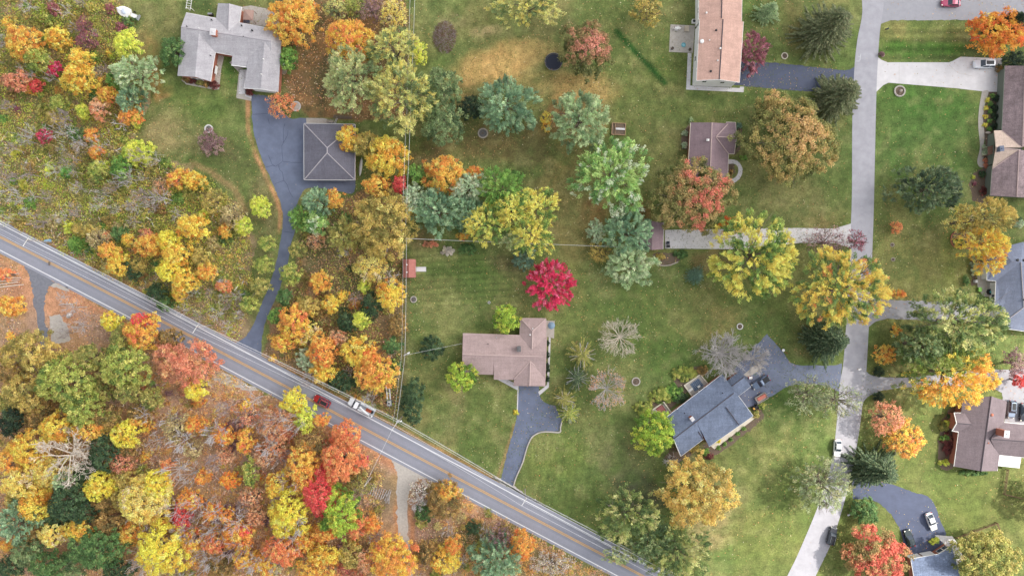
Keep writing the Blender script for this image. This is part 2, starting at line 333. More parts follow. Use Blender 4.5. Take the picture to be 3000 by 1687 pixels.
def strip(pts, w, c, s, soft=0.6):
    d = np.full(len(fx), 1e9)
    for (x0, y0), (x1, y1) in zip(pts, pts[1:]):
        t = np.clip(((wx * .3 + pxx * .7 - x0) * (x1 - x0) + (wy * .3 + pyy * .7 - y0) * (y1 - y0)) / ((x1 - x0) ** 2 + (y1 - y0) ** 2), 0, 1)
        d = np.minimum(d, np.hypot(wx * .3 + pxx * .7 - x0 - t * (x1 - x0), wy * .3 + pyy * .7 - y0 - t * (y1 - y0)))
    blend((1 - sstep(d / w, 1 - soft, 1 + soft)) * s, c)
strip([(1805, 93), (1850, 140), (1900, 190), (1948, 240)], 8, (44, 82, 34), .95)         # lush wet strip across the lawn
strip([(560, 480), (620, 500), (690, 560), (720, 620)], 9, (180, 140, 104), .6)
strip([(727, 285), (729, 340), (734, 390), (745, 430), (758, 470), (775, 510), (793, 545), (806, 575), (820, 620), (818, 680)], 6, (206, 150, 108), .45 + .5 * sstep(n2, .35, .6), .9)
strip([(1505, 1240), (1484, 1320), (1462, 1395)], 4, (176, 140, 100), .7)
strip([(1185, 760), (1182, 1000), (1170, 1220)], 16, (120, 108, 76), .6)
blend(sstep(pxx * .55 + pyy, 2560, 2900) * .45 * ((pxx > 2150) & (pyy > 1050)), (96, 104, 54))  # sunlit corner's lawn colour darkened to offset the strong sun
mow = ((pxx > 1560) & (pxx < 1740) & (pyy > 1290) & (pyy < 1480)); col[mow] *= (1 + 0.05 * np.sin((pxx[mow] + 0.1 * pyy[mow]) / 3.2))[:, None]
mow = ((pxx > 1200) & (pxx < 1520) & (pyy > 740) & (pyy < 900)); col[mow] *= (1 + 0.08 * np.sin(pyy[mow] / 3.0 + 0.02 * pxx[mow]))[:, None]
mow = ((pxx > 2590) & (pxx < 2860) & (pyy > 70) & (pyy < 180)); col[mow] *= (1 + 0.10 * np.sin(pyy[mow] / 4.0))[:, None]
col *= (0.9 + 0.2 * n4)[:, None]
nx_, ny_ = len(gx), len(gy)
ii = np.arange(nx_ * ny_).reshape(ny_, nx_)
fq = np.stack([ii[:-1, :-1], ii[:-1, 1:], ii[1:, 1:], ii[1:, :-1]], -1).reshape(-1, 4)
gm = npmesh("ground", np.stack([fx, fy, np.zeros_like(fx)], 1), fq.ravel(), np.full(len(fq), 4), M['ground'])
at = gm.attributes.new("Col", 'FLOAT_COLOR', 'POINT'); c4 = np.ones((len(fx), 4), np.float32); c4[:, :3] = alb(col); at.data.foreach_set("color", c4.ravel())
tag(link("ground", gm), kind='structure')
def ground_rgb(x, y):           # photo-like colour of the ground near a point
    i = np.clip(np.searchsorted(gx, x), 0, nx_ - 1); j = np.clip(np.searchsorted(gy, y), 0, ny_ - 1); return col.reshape(ny_, nx_, 3)[j, i]

# ------------------------------------------------------------------ roads, drives, walks
def offset_line(pts, d):
    pts = np.array(pts, float); t = np.gradient(pts, axis=0); t /= np.linalg.norm(t, axis=1)[:, None]
    return pts + np.stack([t[:, 1], -t[:, 0]], 1) * d       # photo pixels: d > 0 is the upper side
def smooth(pts, n=8):
    pts = np.array(pts, float); out = []
    for i in range(len(pts) - 1):
        p0, p1, p2, p3 = pts[max(i - 1, 0)], pts[i], pts[i + 1], pts[min(i + 2, len(pts) - 1)]
        for t in np.linspace(0, 1, n, endpoint=False):
            out.append(0.5 * ((2 * p1) + (-p0 + p2) * t + (2 * p0 - 5 * p1 + 4 * p2 - p3) * t * t + (-p0 + 3 * p1 - 3 * p2 + p3) * t ** 3))
    out.append(pts[-1]); return np.array(out)
RC = smooth(ROADC, 10)
offs = [-43, -41, -36, -30, -24, -17, -11, -6, 0, 6, 11, 17, 24, 30, 36, 41, 45]
tone = [150, 152, 154, 149, 146, 157, 150, 142, 146, 142, 149, 156, 145, 148, 154, 154, 150]
V = []; F = []; C = []
for j, o in enumerate(offs):
    for x, y in offset_line(RC, o): V.append((*P(x, y)[:2], 0.03))
n = len(RC)
rr = np.random.default_rng(4)
for j in range(len(offs) - 1):
    for i in range(n - 1):
        F.append((j * n + i, j * n + i + 1, (j + 1) * n + i + 1, (j + 1) * n + i)); t = (tone[j] + tone[j + 1]) / 2 + rr.normal(0, 0.8)
        C.append(alb((t + 2, t + 3, t + 13)))
rm = MB(); rm.v, rm.f = V, F
tag(rm.build("main_road", M['asphalt_attr'], cols=C), kind='structure')
def ribbon(name, pts, w, z, m, kind='structure', gaps=None):
    a = offset_line(pts, w / 2); b = offset_line(pts, -w / 2); n = len(a); mb = MB()
    fs = [(i, n + i, n + i + 1, i + 1) for i in range(n - 1) if not gaps or not gaps(pts[i])]
    mb.add([(*P(x, y)[:2], z) for x, y in a] + [(*P(x, y)[:2], z) for x, y in b], fs)
    return tag(mb.build(name, m), kind=kind)
RCF = smooth(ROADC, 40)
ribbon("edge_line_marking", offset_line(RCF, 34.3), 2.6, 0.036, M['white_line'])
ribbon("edge_line_marking", offset_line(RCF, -34.3), 2.4, 0.036, M['white_line'])
ribbon("centre_line_marking", offset_line(RCF, 2.0), 1.8, 0.036, M['yellow_line'])
ribbon("centre_line_marking", offset_line(RCF, -2.0), 1.8, 0.036, M['yellow_line'])
def slab(name, pts, m, z=0.02, curve=False, label=None, cat=None, h=None):
    if curve: pts = smooth(list(pts) + [pts[0]], 5)[:-1]
    if name in ("driveway", "gravel_track", "garden_bed", "gravel_verge") and m is not M['concrete']:      # uneven turf edges
        rj = np.random.default_rng(int(pts[0][0])); amp = .75 if name == "driveway" else 2.2; dense = []
        for i in range(len(pts)):
            p, q_ = np.array(pts[i]), np.array(pts[(i + 1) % len(pts)]); d = np.linalg.norm(q_ - p); n = max(1, int(d / 7)); nv = np.array([-(q_ - p)[1], (q_ - p)[0]]) / max(d, 1e-6)
            for k in range(n): dense.append(p + (q_ - p) * k / n + nv * rj.normal(0, amp) * (k > 0 or n == 1))
        pts = dense
    mb = MB().prism(PX(pts), -0.05, z); o = mb.build(name, m)
    return tag(o, kind='structure') if not label else tag(o, label, cat)
def ribbon_poly(left, right, n=6):
    return list(map(tuple, smooth(left, n))) + list(map(tuple, smooth(right, n)))[::-1]
slab("side_road", ribbon_poly([(2545, -500), (2526, -60), (2526, 40), (2512, 116), (2503, 201), (2497, 348), (2496, 560), (2493, 653), (2491, 726), (2482, 900), (2471, 1060), (2460, 1127), (2449, 1262), (2433, 1367), (2399, 1475), (2343, 1610), (2306, 1687), (2200, 1900), (1900, 2500)],
     [(2606, -500), (2591, -60), (2588, 20), (2577, 100), (2571, 193), (2567, 290), (2561, 560), (2559, 640), (2555, 745), (2549, 880), (2538, 1085), (2526, 1193), (2517, 1262), (2499, 1367), (2472, 1475), (2435, 1590), (2389, 1687), (2290, 1900), (2000, 2500)]), M['road_grey'], 0.026)
slab("driveway", ribbon_poly([(736, 276), (739, 330), (742, 380), (752, 420), (763, 455), (780, 495), (797, 532), (810, 565), (822, 595), (829, 635), (824, 690), (811, 761), (792, 827), (770, 882), (756, 918), (742, 952), (722, 984), (690, 1005), (700, 1015)],
     [(800, 285), (846, 346), (898, 347), (1038, 380), (1038, 480), (1038, 562), (990, 560), (930, 551), (893, 556), (872, 596), (865, 672), (850, 722), (843, 769), (822, 838), (803, 884), (780, 937), (768, 985), (766, 1012), (766, 1048)], 4), M['seal'], 0.018)
slab("driveway", [(2150, 181), (2250, 183), (2366, 195), (2474, 207), (2490, 205), (2504, 196), (2504, 288), (2484, 276), (2440, 274), (2358, 268), (2250, 259), (2150, 250)], M['seal_dark'], 0.018)
slab("driveway", [(2569, 166), (2582, 176), (2600, 183.5), (2780, 183.5), (2790, 180), (2814, 167), (2936, 172), (2932, 270), (2885, 269), (2800, 259), (2603, 243), (2588, 250), (2565, 272)], M['concrete'], 0.022)
slab("driveway", [(2586, -120), (2574, 82), (2583, 70), (2609, 60), (2853, 60), (3060, 64), (3060, -120)], M['asphalt_pale'], 0.02)
slab("driveway", [(1948, 674), (2325, 668), (2443, 670), (2494, 655), (2494, 727), (2447, 713), (2352, 711), (2160, 730), (1948, 728)], M['concrete'], 0.022)
slab("driveway", [(2546, 866), (2575, 876), (2621, 879), (2760, 884), (2900, 890), (2900, 950), (2690, 937), (2598, 933), (2565, 942), (2540, 960)], M['asphalt_pale'], 0.02)
slab("driveway", ribbon_poly([(2247, 978), (2289, 1024), (2323, 1066), (2389, 1070), (2440, 1070), (2466, 1064)], [(2150, 1080), (2180, 1190), (2253, 1164), (2300, 1135), (2341, 1124), (2400, 1126), (2434, 1135), (2462, 1150)]), M['seal'], 0.018)
slab("driveway", [(1520, 1120), (1578, 1120), (1581, 1159), (1593, 1177), (1610, 1185), (1627, 1188), (1633, 1205), (1645, 1231), (1639, 1262), (1585, 1262), (1562, 1274), (1550, 1293), (1531, 1355), (1504, 1424), (1467, 1404), (1489, 1316), (1509, 1245), (1516, 1204)], M['seal'], 0.018)
slab("driveway", ribbon_poly([(2495, 1415), (2510, 1398), (2560, 1405), (2620, 1420), (2671, 1440), (2714, 1452), (2737, 1475), (2752, 1513), (2772, 1562)], [(2500, 1462), (2536, 1461), (2575, 1473), (2609, 1506), (2628, 1534), (2640, 1560), (2650, 1600), (2670, 1640), (2760, 1600)]), M['seal_dark'], 0.018)
slab("driveway", ribbon_poly([(2536, 1085), (2552, 1098), (2590, 1104), (2667, 1105), (2760, 1095), (2860, 1085), (3050, 1080)], [(2524, 1185), (2542, 1162), (2565, 1151), (2598, 1140), (2702, 1131), (2800, 1130), (2870, 1125), (3050, 1120)]), M['asphalt_pale'], 0.02)
slab("driveway", [(2870, 1115), (3060, 1112), (3060, 1250), (2944, 1240), (2935, 1150)], M['asphalt_pale'], 0.024)
slab("gravel_track", ribbon_poly([(1120, 1325), (1145, 1345), (1158, 1370), (1163, 1397), (1161, 1475), (1165, 1552), (1180, 1640), (1186, 1760)], [(1270, 1405), (1235, 1402), (1214, 1415), (1200, 1444), (1194, 1482), (1194, 1552), (1206, 1640), (1210, 1760)]), M['gravel'], 0.014)
slab("gravel_track", ribbon_poly([(60, 772), (76, 786), (87, 808), (93, 840), (97, 870), (108, 930), (118, 990), (120, 1060)], [(172, 830), (152, 836), (139, 850), (133, 870), (130, 900), (134, 950), (142, 990), (146, 1060)]), M['old_asphalt'], 0.014)
slab("gravel_verge", [(143, 925), (175, 920), (200, 960), (203, 1000), (150, 1010)], M['gravel'], 0.010)
slab("gravel_verge", [(148, 838), (163, 828), (188, 840), (202, 848), (192, 852), (175, 846), (155, 846)], M['concrete_old'], 0.03)
slab("gravel_verge", [(625, 1085), (660, 1093), (720, 1122), (760, 1142), (730, 1146), (660, 1128), (620, 1110)], M['gravel'], 0.008)
slab("gravel_verge", [(1475, 1402), (1510, 1424), (1540, 1450), (1600, 1483), (1585, 1478), (1505, 1436), (1440, 1398)], M['gravel'], 0.008)
slab("gravel_verge", [(425, 858), (450, 878), (480, 890), (475, 880), (445, 862)], M['gravel'], 0.01)
slab("gravel_verge", [(1060, 1158), (1085, 1168), (1105, 1195), (1090, 1205), (1050, 1180)], M['gravel'], 0.01)
# cracks sealed with tar in the long drive, joints in the concrete
def crack(name, pts, w=0.9, z=0.023, m='crack'): return ribbon(name, np.array(pts, float), w, z, M[m])
q = lambda x, y: (700 + x / 4.83, 280 + y / 4.83)
for c in ([(650, 400), (628, 480), (630, 660)], [(695, 500), (690, 560), (640, 650), (608, 710), (610, 800), (622, 920), (600, 950), (520, 1005), (470, 975), (420, 850)], [(385, 1015), (480, 990), (520, 1005)],
          [(622, 935), (700, 940), (740, 950), (890, 950)], [(560, 990), (580, 1060), (615, 1085), (635, 1200), (680, 1260), (720, 1370), (760, 1440)], [(200, 270), (400, 258)], [(415, 330), (430, 400)], [(510, 1250), (635, 1205)]):
    crack("tar_crack_marking", [q(*p) for p in c])
crack("tar_crack_marking", [(830, 678), (858, 682)]); crack("tar_crack_marking", [(1541, 1248), (1553, 1266)])
crack("joint_marking", [(2634, 184), (2634, 245)], .5, 0.027, 'concrete_old'); crack("joint_marking", [(2780, 190), (2805, 214), (2850, 224)], .6, 0.027, 'concrete_old')
crack("joint_marking", [(2384, 669), (2386, 711)], .5, 0.027, 'concrete_old')
for c in ([(2522, 158), (2519, 178)], [(2509, 180), (2519, 180)], [(2516, 166), (2518, 168)]): crack("road_paint_marking", c, .8, 0.03, 'white_line')
slab("walkway", [(2015, 156), (2010, 263), (2178.5, 271), (2179.5, 255), (2168, 254.6), (2167, 259), (2022, 251.5), (2026, 157)], M['concrete'], 0.05)
slab("patio", [(1964, 72.5), (1960, 153), (2030, 156), (2036, 76)], M['concrete_old'], 0.06)
slab("walkway", [(1608, 985), (1613.6, 985), (1608, 1134), (1580, 1158), (1577, 1147), (1602.5, 1127)], M['concrete'], 0.05)
slab("walkway", [(1448, 1106), (1479.4, 1108), (1519, 1127), (1519, 1144)], M['concrete'], 0.05)
slab("kerb", [(1516, 1144), (1519, 1144), (1517, 1206), (1514, 1206)], M['concrete'], 0.08)
slab("walkway", [(2877, 268), (2896, 268), (2884, 310), (2880, 350), (2884, 400), (2880, 440), (2883, 485), (2872, 490), (2864, 480), (2864, 465), (2871, 430), (2866, 370), (2868, 320)], M['concrete_old'], 0.04, True)
slab("garden_bed", [(2896, 270), (2935, 270), (2925, 400), (2905, 480), (2898, 600), (2850, 590), (2838, 540), (2850, 510), (2880, 490), (2884, 400), (2880, 350)], M['mulch'], 0.012)
slab("walkway", [(2130, 468), (2142, 467), (2160, 472), (2173, 488), (2175, 505), (2166, 525), (2150, 536), (2136, 540), (2140, 528), (2156, 518), (2163, 503), (2161, 488), (2150, 480), (2132, 480)], M['concrete'], 0.04, True)
slab("walkway", [(736, 160), (748, 190), (698, 205), (714, 236), (738, 246), (736, 296), (692, 288), (700, 212), (672, 184), (690, 170)], M['concrete_old'], 0.03)
slab("walkway", [(702, 205), (722, 205), (718, 282), (737, 290), (737, 276), (699, 276)], M['concrete'], 0.045)
slab("walkway", [(642, 150), (656, 168), (648, 205), (642, 262), (630, 264), (545, 248), (532, 236), (536, 225), (615, 240), (630, 200)], M['concrete_old'], 0.03)
slab("garden_bed", [(538, 228), (546, 244), (612, 254), (618, 240)], M['mulch'], 0.045)
slab("patio", [(706, 22), (735, 17), (790, 28), (830, 40), (830, 85), (700, 68)], M['concrete_old'], 0.04)
slab("walkway", [(2082, 1306), (2093, 1315), (2209, 1226), (2204, 1218)], M['cream'], 0.12)
slab("garden_bed", [(2060, 1302), (2068, 1330), (2110, 1325), (2225, 1235), (2235, 1205), (2205, 1190), (2200, 1220)], M['mulch'], 0.012, True)
slab("garden_bed", [(1945, 1340), (1990, 1350), (2040, 1320), (1990, 1300)], M['mulch'], 0.01, True)
slab("garden_bed", [(1890, 1190), (1930, 1155), (1960, 1130), (2000, 1090), (2050, 1070), (2060, 1100), (2010, 1150), (1960, 1200), (1900, 1210)], M['mulch'], 0.01, True)
slab("patio", [(2006, 1128), (2048, 1098), (2072, 1125), (2028, 1160)], M['concrete_old'], 0.10)
slab("patio", [(1905, 1203), (1944, 1177), (1970, 1212), (1940, 1226)], M['concrete_old'], 0.10)
slab("concrete_pad", [(2178, 1097), (2222, 1060), (2237, 1077), (2191, 1105)], M['concrete_old'], 0.05)
slab("patio", [(1597, 938), (1625, 940), (1623, 991), (1597, 985)], M['concrete_old'], 0.09)
slab("patio", [(2862, 768), (2882, 772), (2902, 770), (2918, 820), (2905, 870), (2880, 868), (2864, 840)], M['gravel'], 0.02)
slab("garden_bed", [(2842, 725), (2850, 725), (2862, 835), (2846, 838)], M['mulch'], 0.012)
slab("garden_bed", [(2786, 690), (2800, 678), (2842, 690), (2842, 726), (2806, 726), (2788, 715)], M['mulch'], 0.012, True)
slab("garden_bed", [(2760, 1230), (2800, 1200), (2795, 1360), (2755, 1370), (2750, 1300)], M['mulch'], 0.012, True)
slab("patio", [(2738, 1566), (2790, 1570), (2805, 1590), (2825, 1640), (2800, 1655), (2775, 1600)], M['concrete'], 0.04)
slab("garden_bed", [(2000, 388), (2022, 360), (2018, 440), (1996, 440)], M['mulch'], 0.012)
slab("garden_bed", [(2134, 478), (2152, 484), (2156, 504), (2140, 526)], M['mulch'], 0.012)
slab("garden_bed", [(2150, 360), (2170, 372), (2175, 420), (2160, 450), (2148, 440)], M['mulch'], 0.012, True)
slab("garden_bed", [(1919, 762), (1935, 778), (1960, 778), (1985, 768), (1992, 745), (1920, 740)], M['mulch'], 0.012, True)
slab("concrete_pad", [(897, 346), (948, 347), (960, 350), (960, 362), (898, 362)], M['concrete_old'], 0.03)
# ------------------------------------------------------------------ houses
def house(name, label, cat, org, roofs, rmat, walls, wmat, fascia=(), ridges=(), gables=(), chims=(), vents=(), panels=(), rth=0.2, wall_in=0.4, fasc_mat=None, ridge_mat=None):
    ox, oy, s = org
    U = lambda p: P(ox + p[0] / s, oy + p[1] / s, p[2])
    pts = [U(p) for f in roofs for p in f]
    cx = sum(p[0] for p in pts) / len(pts); cy = sum(p[1] for p in pts) / len(pts)
    root = thing(name, (cx, cy, 0), label, cat); L = lambda p: (p[0] - cx, p[1] - cy, p[2])
    mb = MB(); key = lambda p: tuple(round(v, 2) for v in p); cnt = {}
    F3 = []
    for f in roofs:
        w = [L(U(p)) for p in f]
        if sum(w[i][0] * w[(i + 1) % len(w)][1] - w[(i + 1) % len(w)][0] * w[i][1] for i in range(len(w))) < 0: w = w[::-1]
        F3.append(w)
        for i in range(len(w)): k = frozenset((key(w[i]), key(w[(i + 1) % len(w)]))); cnt[k] = cnt.get(k, 0) + 1
    for w in F3:
        n = len(w); b = [(x, y, z - rth) for x, y, z in w]
        fs = [tuple(range(n)), tuple(range(n, 2 * n))[::-1]]
        for i in range(n):
            if cnt[frozenset((key(w[i]), key(w[(i + 1) % n])))] == 1: fs.append((i, n + i, n + (i + 1) % n, (i + 1) % n))
        mb.add(w + b, fs)
    roof = mb.build("roof", rmat, root)
    wb = MB()
    for wl in walls:
        w = [L(U(p)) for p in wl]; mx = sum(p[0] for p in w) / len(w); my = sum(p[1] for p in w) / len(w); pp = []
        for x, y, z in w:
            d = math.hypot(x - mx, y - my); f = (d - wall_in * 1.4) / d; pp.append((mx + (x - mx) * f, my + (y - my) * f))
        wb.prism(pp, 0.0, min(p[2] for p in wl) - rth - 0.01)
    for g in gables:                        # pentagon walls closing a gable: eave, peak, eave
        a, t, b = [L(U(p)) for p in g]; c = Vector((0, 0, 0)) - (Vector(a) + Vector(b)) / 2; ed = (Vector(b) - Vector(a)).normalized()
        nrm = Vector((-ed.y, ed.x, 0)); nrm = nrm if nrm.dot(c) > 0 else -nrm; i0 = nrm * 0.35; i1 = nrm * 0.55
        a2 = Vector(a) + ed * wall_in; b2 = Vector(b) - ed * wall_in
        prof = [(a2.x, a2.y, 0), (b2.x, b2.y, 0), (b2.x, b2.y, b[2] - .12), (t[0], t[1], t[2] - rth - .05), (a2.x, a2.y, a[2] - .12)]
        wb.add([(x + i0.x, y + i0.y, z) for x, y, z in prof] + [(x + i1.x, y + i1.y, z) for x, y, z in prof],
               [(0, 1, 2, 3, 4), (9, 8, 7, 6, 5)] + [(i, (i + 1) % 5, 5 + (i + 1) % 5, 5 + i) for i in range(5)])
    wb.build("wall", wmat, root)
    if fascia:
        for a, b in fascia:
            p, q_ = Vector(L(U(a))), Vector(L(U(b))); MB().tube(p - Vector((0, 0, .09)), q_ - Vector((0, 0, .09)), 0.12, n=4).build("gutter", fasc_mat or M['white'], root)
    if ridges:
        for a, b in ridges: MB().tube(L(U(a)), L(U(b)), 0.13, n=5).build("ridge_cap", ridge_mat or rmat, roof)
    for (x, y, z0, z1, wx_, wy_, rz, m) in chims:
        X, Y, _ = L(U((x, y, z1))); cb = MB(); cb.box((X, Y, (z0 + z1) / 2), (wx_, wy_, z1 - z0), rz); ch = cb.build("chimney", m, roof)
        cb = MB(); cb.box((X, Y, z1 + .06), (wx_ + .16, wy_ + .16, .12), rz); cb.lathe((X, Y, z1 + .12), [(.2, 0), (.17, .22), (.12, .22)], 10)
        cb.build("chimney_cap", M['concrete'] if m is M['brick'] else m, roof)
    for (x, y, z, r, m) in vents:
        X, Y, Z = L(U((x, y, z))); MB().lathe((X, Y, Z - .25), [(r, 0), (r, .5), (r * 1.3, .5), (r * .8, .62)], 8).build("roof_vent", m, roof)
    for (kind, a, b, t0, t1, z0, z1, m, out) in panels:       # flat parts on the wall under the eave a-b
        A, B = Vector(L(U(a))), Vector(L(U(b))); A.z = B.z = 0; ed = (B - A).normalized(); c = -(A + B) / 2; nrm = Vector((-ed.y, ed.x, 0)); nrm = nrm if nrm.dot(c) < 0 else -nrm
        q0 = A.lerp(B, t0) - nrm * out; q1 = A.lerp(B, t1) - nrm * out; mid = (q0 + q1) / 2; ln = (q1 - q0).length; rz = math.atan2(ed.y, ed.x)
        fr = MB().box((mid.x, mid.y, (z0 + z1) / 2), (ln, .10, z1 - z0), rz).build(kind, M['white'] if kind != 'door' else m, root)
        if kind == 'window':
            for sx in (-.25, .25):
                g = mid + ed * ln * sx + nrm * .03; MB().box((g.x, g.y, (z0 + z1) / 2), (ln * .42, .08, (z1 - z0) * .82), rz).build("pane", M['glass'], fr)
        elif kind == 'garage_door':
            for k in range(4):
                g = mid + nrm * .035; MB().box((g.x, g.y, z0 + (z1 - z0) * (k + .5) / 4), (ln * .94, .06, (z1 - z0) * .21), rz).build("door_panel", m, fr)
        else: g = mid + nrm * .08 + ed * ln * .35; MB().box((g.x, g.y, z0 + 1), (.06, .06, .16), rz).build("handle", M['metal'], fr)
    return root
def loop(pts): return [(pts[i], pts[(i + 1) % len(pts)]) for i in range(len(pts))]
R_grey = roofmat("grey_shingles", (178, 174, 177)); R_dark = roofmat("dark_shingles", (108, 106, 116)); R_pink = roofmat("salmon_shingles", (200, 163, 148))
R_purple = roofmat("plum_shingles", (138, 118, 122)); R_mauve = roofmat("mauve_shingles", (172, 150, 146)); R_blue = roofmat("blue_grey_shingles", (112, 122, 142), .2)
R_brown = roofmat("brown_shingles", (142, 125, 126), .26); R_slate = roofmat("slate_blue_shingles", (124, 131, 150)); R_taupe = roofmat("taupe_shingles", (116, 104, 108)); R_tan = roofmat("tan_shingles", (206, 184, 168))
cap_l = mat("light_ridge_shingles", alb((176, 170, 174)), .9); cap_d = mat("dark_ridge_shingles", alb((84, 78, 84)), .9); cap_m = mat("pale_mauve_ridge_shingles", alb((198, 174, 168)), .9)
E = 2.9
house("house", "grey-roofed ranch house with U-shaped wings and a white chimney, beside the wood", "house", (500, 0, 4.83),
 [[(218, 185, E), (148, 385, 4.6), (1420, 585, 4.6), (1450, 410, E)], [(148, 385, 4.6), (140, 655, E), (1430, 885, E), (1420, 585, 4.6)], [(1420, 585, 4.6), (1450, 410, E), (1572, 600, E), (1430, 885, E)],
  [(400, 440, 4.35), (345, 1090, 4.1), (95, 1075, E), (148, 560, E)], [(400, 440, 4.35), (345, 1090, 4.1), (562, 1155, E), (632, 720, E)],
  [(1330, 560, 4.5), (1275, 1262, 4.2), (1040, 1250, E), (1100, 800, E)], [(1330, 560, 4.5), (1275, 1262, 4.2), (1522, 1300, E), (1567, 600, E)],
  [(830, 55, 4.2), (815, 450, 4.25), (640, 262, E), (670, 50, E)], [(830, 55, 4.2), (815, 450, 4.25), (970, 325, E), (1000, 100, E)], [(872, 772, 3.0), (860, 925, 2.55), (1092, 955, 2.55), (1100, 800, 3.0)]],
 R_grey, [[(218, 185, E), (1450, 405, E), (1570, 600, E), (1430, 885, E), (140, 655, E)], [(148, 560, E), (95, 1075, E), (562, 1155, E), (632, 700, E)], [(1100, 790, E), (1040, 1250, E), (1522, 1300, E), (1567, 600, E)], [(670, 50, E), (1000, 100, E), (970, 400, E), (640, 330, E)]],
 M['brick'], fascia=[((562, 1155, E), (628, 742, E)), ((628, 742, E), (872, 785, E)), ((1040, 1250, E), (1090, 957, E)), ((860, 925, 2.6), (1090, 955, 2.6)), ((1040, 1250, E), (1275, 1262, 4.2)), ((1275, 1262, 4.2), (1522, 1300, E)), ((970, 325, E), (1360, 395, E)), ((218, 185, E), (640, 262, E)), ((970, 325, E), (1000, 100, E))],
 ridges=[((148, 385, 4.6), (1420, 585, 4.6)), ((830, 55, 4.2), (818, 380, 4.2))], ridge_mat=cap_l,
 gables=[((95, 1075, E), (345, 1090, 4.1), (562, 1155, E)), ((1040, 1250, E), (1275, 1262, 4.2), (1522, 1300, E))],
 chims=[(598, 455, 3.8, 5.7, 1.25, 1.5, -.1, M['brick'])], vents=[(232, 378, 4.5, .12, M['black']), (580, 285, 3.6, .14, M['black']), (1005, 366, 3.7, .14, M['black']), (1155, 435, 4.0, .18, M['black']), (1035, 523, 4.5, .1, M['black']), (1314, 840, 4.4, .14, M['white']), (1285, 1055, 4.3, .14, M['white']), (405, 405, 4.5, .1, M['white']), (565, 790, 3.5, .1, M['black'])],
 panels=[('garage_door', (1040, 1250, E), (1522, 1300, E), .2, .85, .02, 2.2, M['white'], .3), ('window', (562, 1155, E), (632, 720, E), .3, .55, 1.0, 2.2, None, .38), ('window', (95, 1075, E), (562, 1155, E), .35, .7, .9, 2.2, None, .30), ('door', (632, 742, E), (872, 785, E), .5, .7, .05, 2.1, M['wood_dark'], .38), ('window', (1567, 600, E), (1522, 1300, E), .3, .4, 1, 2.1, None, .38)])
house("garage", "square garage with dark hipped roof and white eaves beside the blue-grey drive", "garage", (700, 280, 4.83),
 [[(920, 398, 2.7), (1642, 408, 2.7), (1248, 742, 4.9)], [(1642, 408, 2.7), (1640, 1195, 2.7), (1248, 812, 4.9), (1248, 742, 4.9)], [(1640, 1195, 2.7), (922, 1193, 2.7), (1248, 812, 4.9)], [(922, 1193, 2.7), (920, 398, 2.7), (1248, 742, 4.9), (1248, 812, 4.9)]],
 R_dark, [[(920, 398, 2.7), (1642, 408, 2.7), (1640, 1195, 2.7), (922, 1193, 2.7)]], M['brick'], fascia=loop([(920, 398, 2.7), (1642, 408, 2.7), (1640, 1195, 2.7), (922, 1193, 2.7)]),
 ridges=[((920, 398, 2.7), (1248, 742, 4.9)), ((1642, 408, 2.7), (1248, 742, 4.9)), ((1640, 1195, 2.7), (1248, 812, 4.9)), ((922, 1193, 2.7), (1248, 812, 4.9)), ((1248, 742, 4.9), (1248, 812, 4.9))], ridge_mat=cap_l,
 panels=[('garage_door', (920, 398, 2.7), (922, 1193, 2.7), .1, .45, .02, 2.2, M['white'], .38), ('garage_door', (920, 398, 2.7), (922, 1193, 2.7), .55, .9, .02, 2.2, M['white'], .38), ('door', (922, 1193, 2.7), (1640, 1195, 2.7), .4, .52, .02, 2.1, M['white'], .38)])
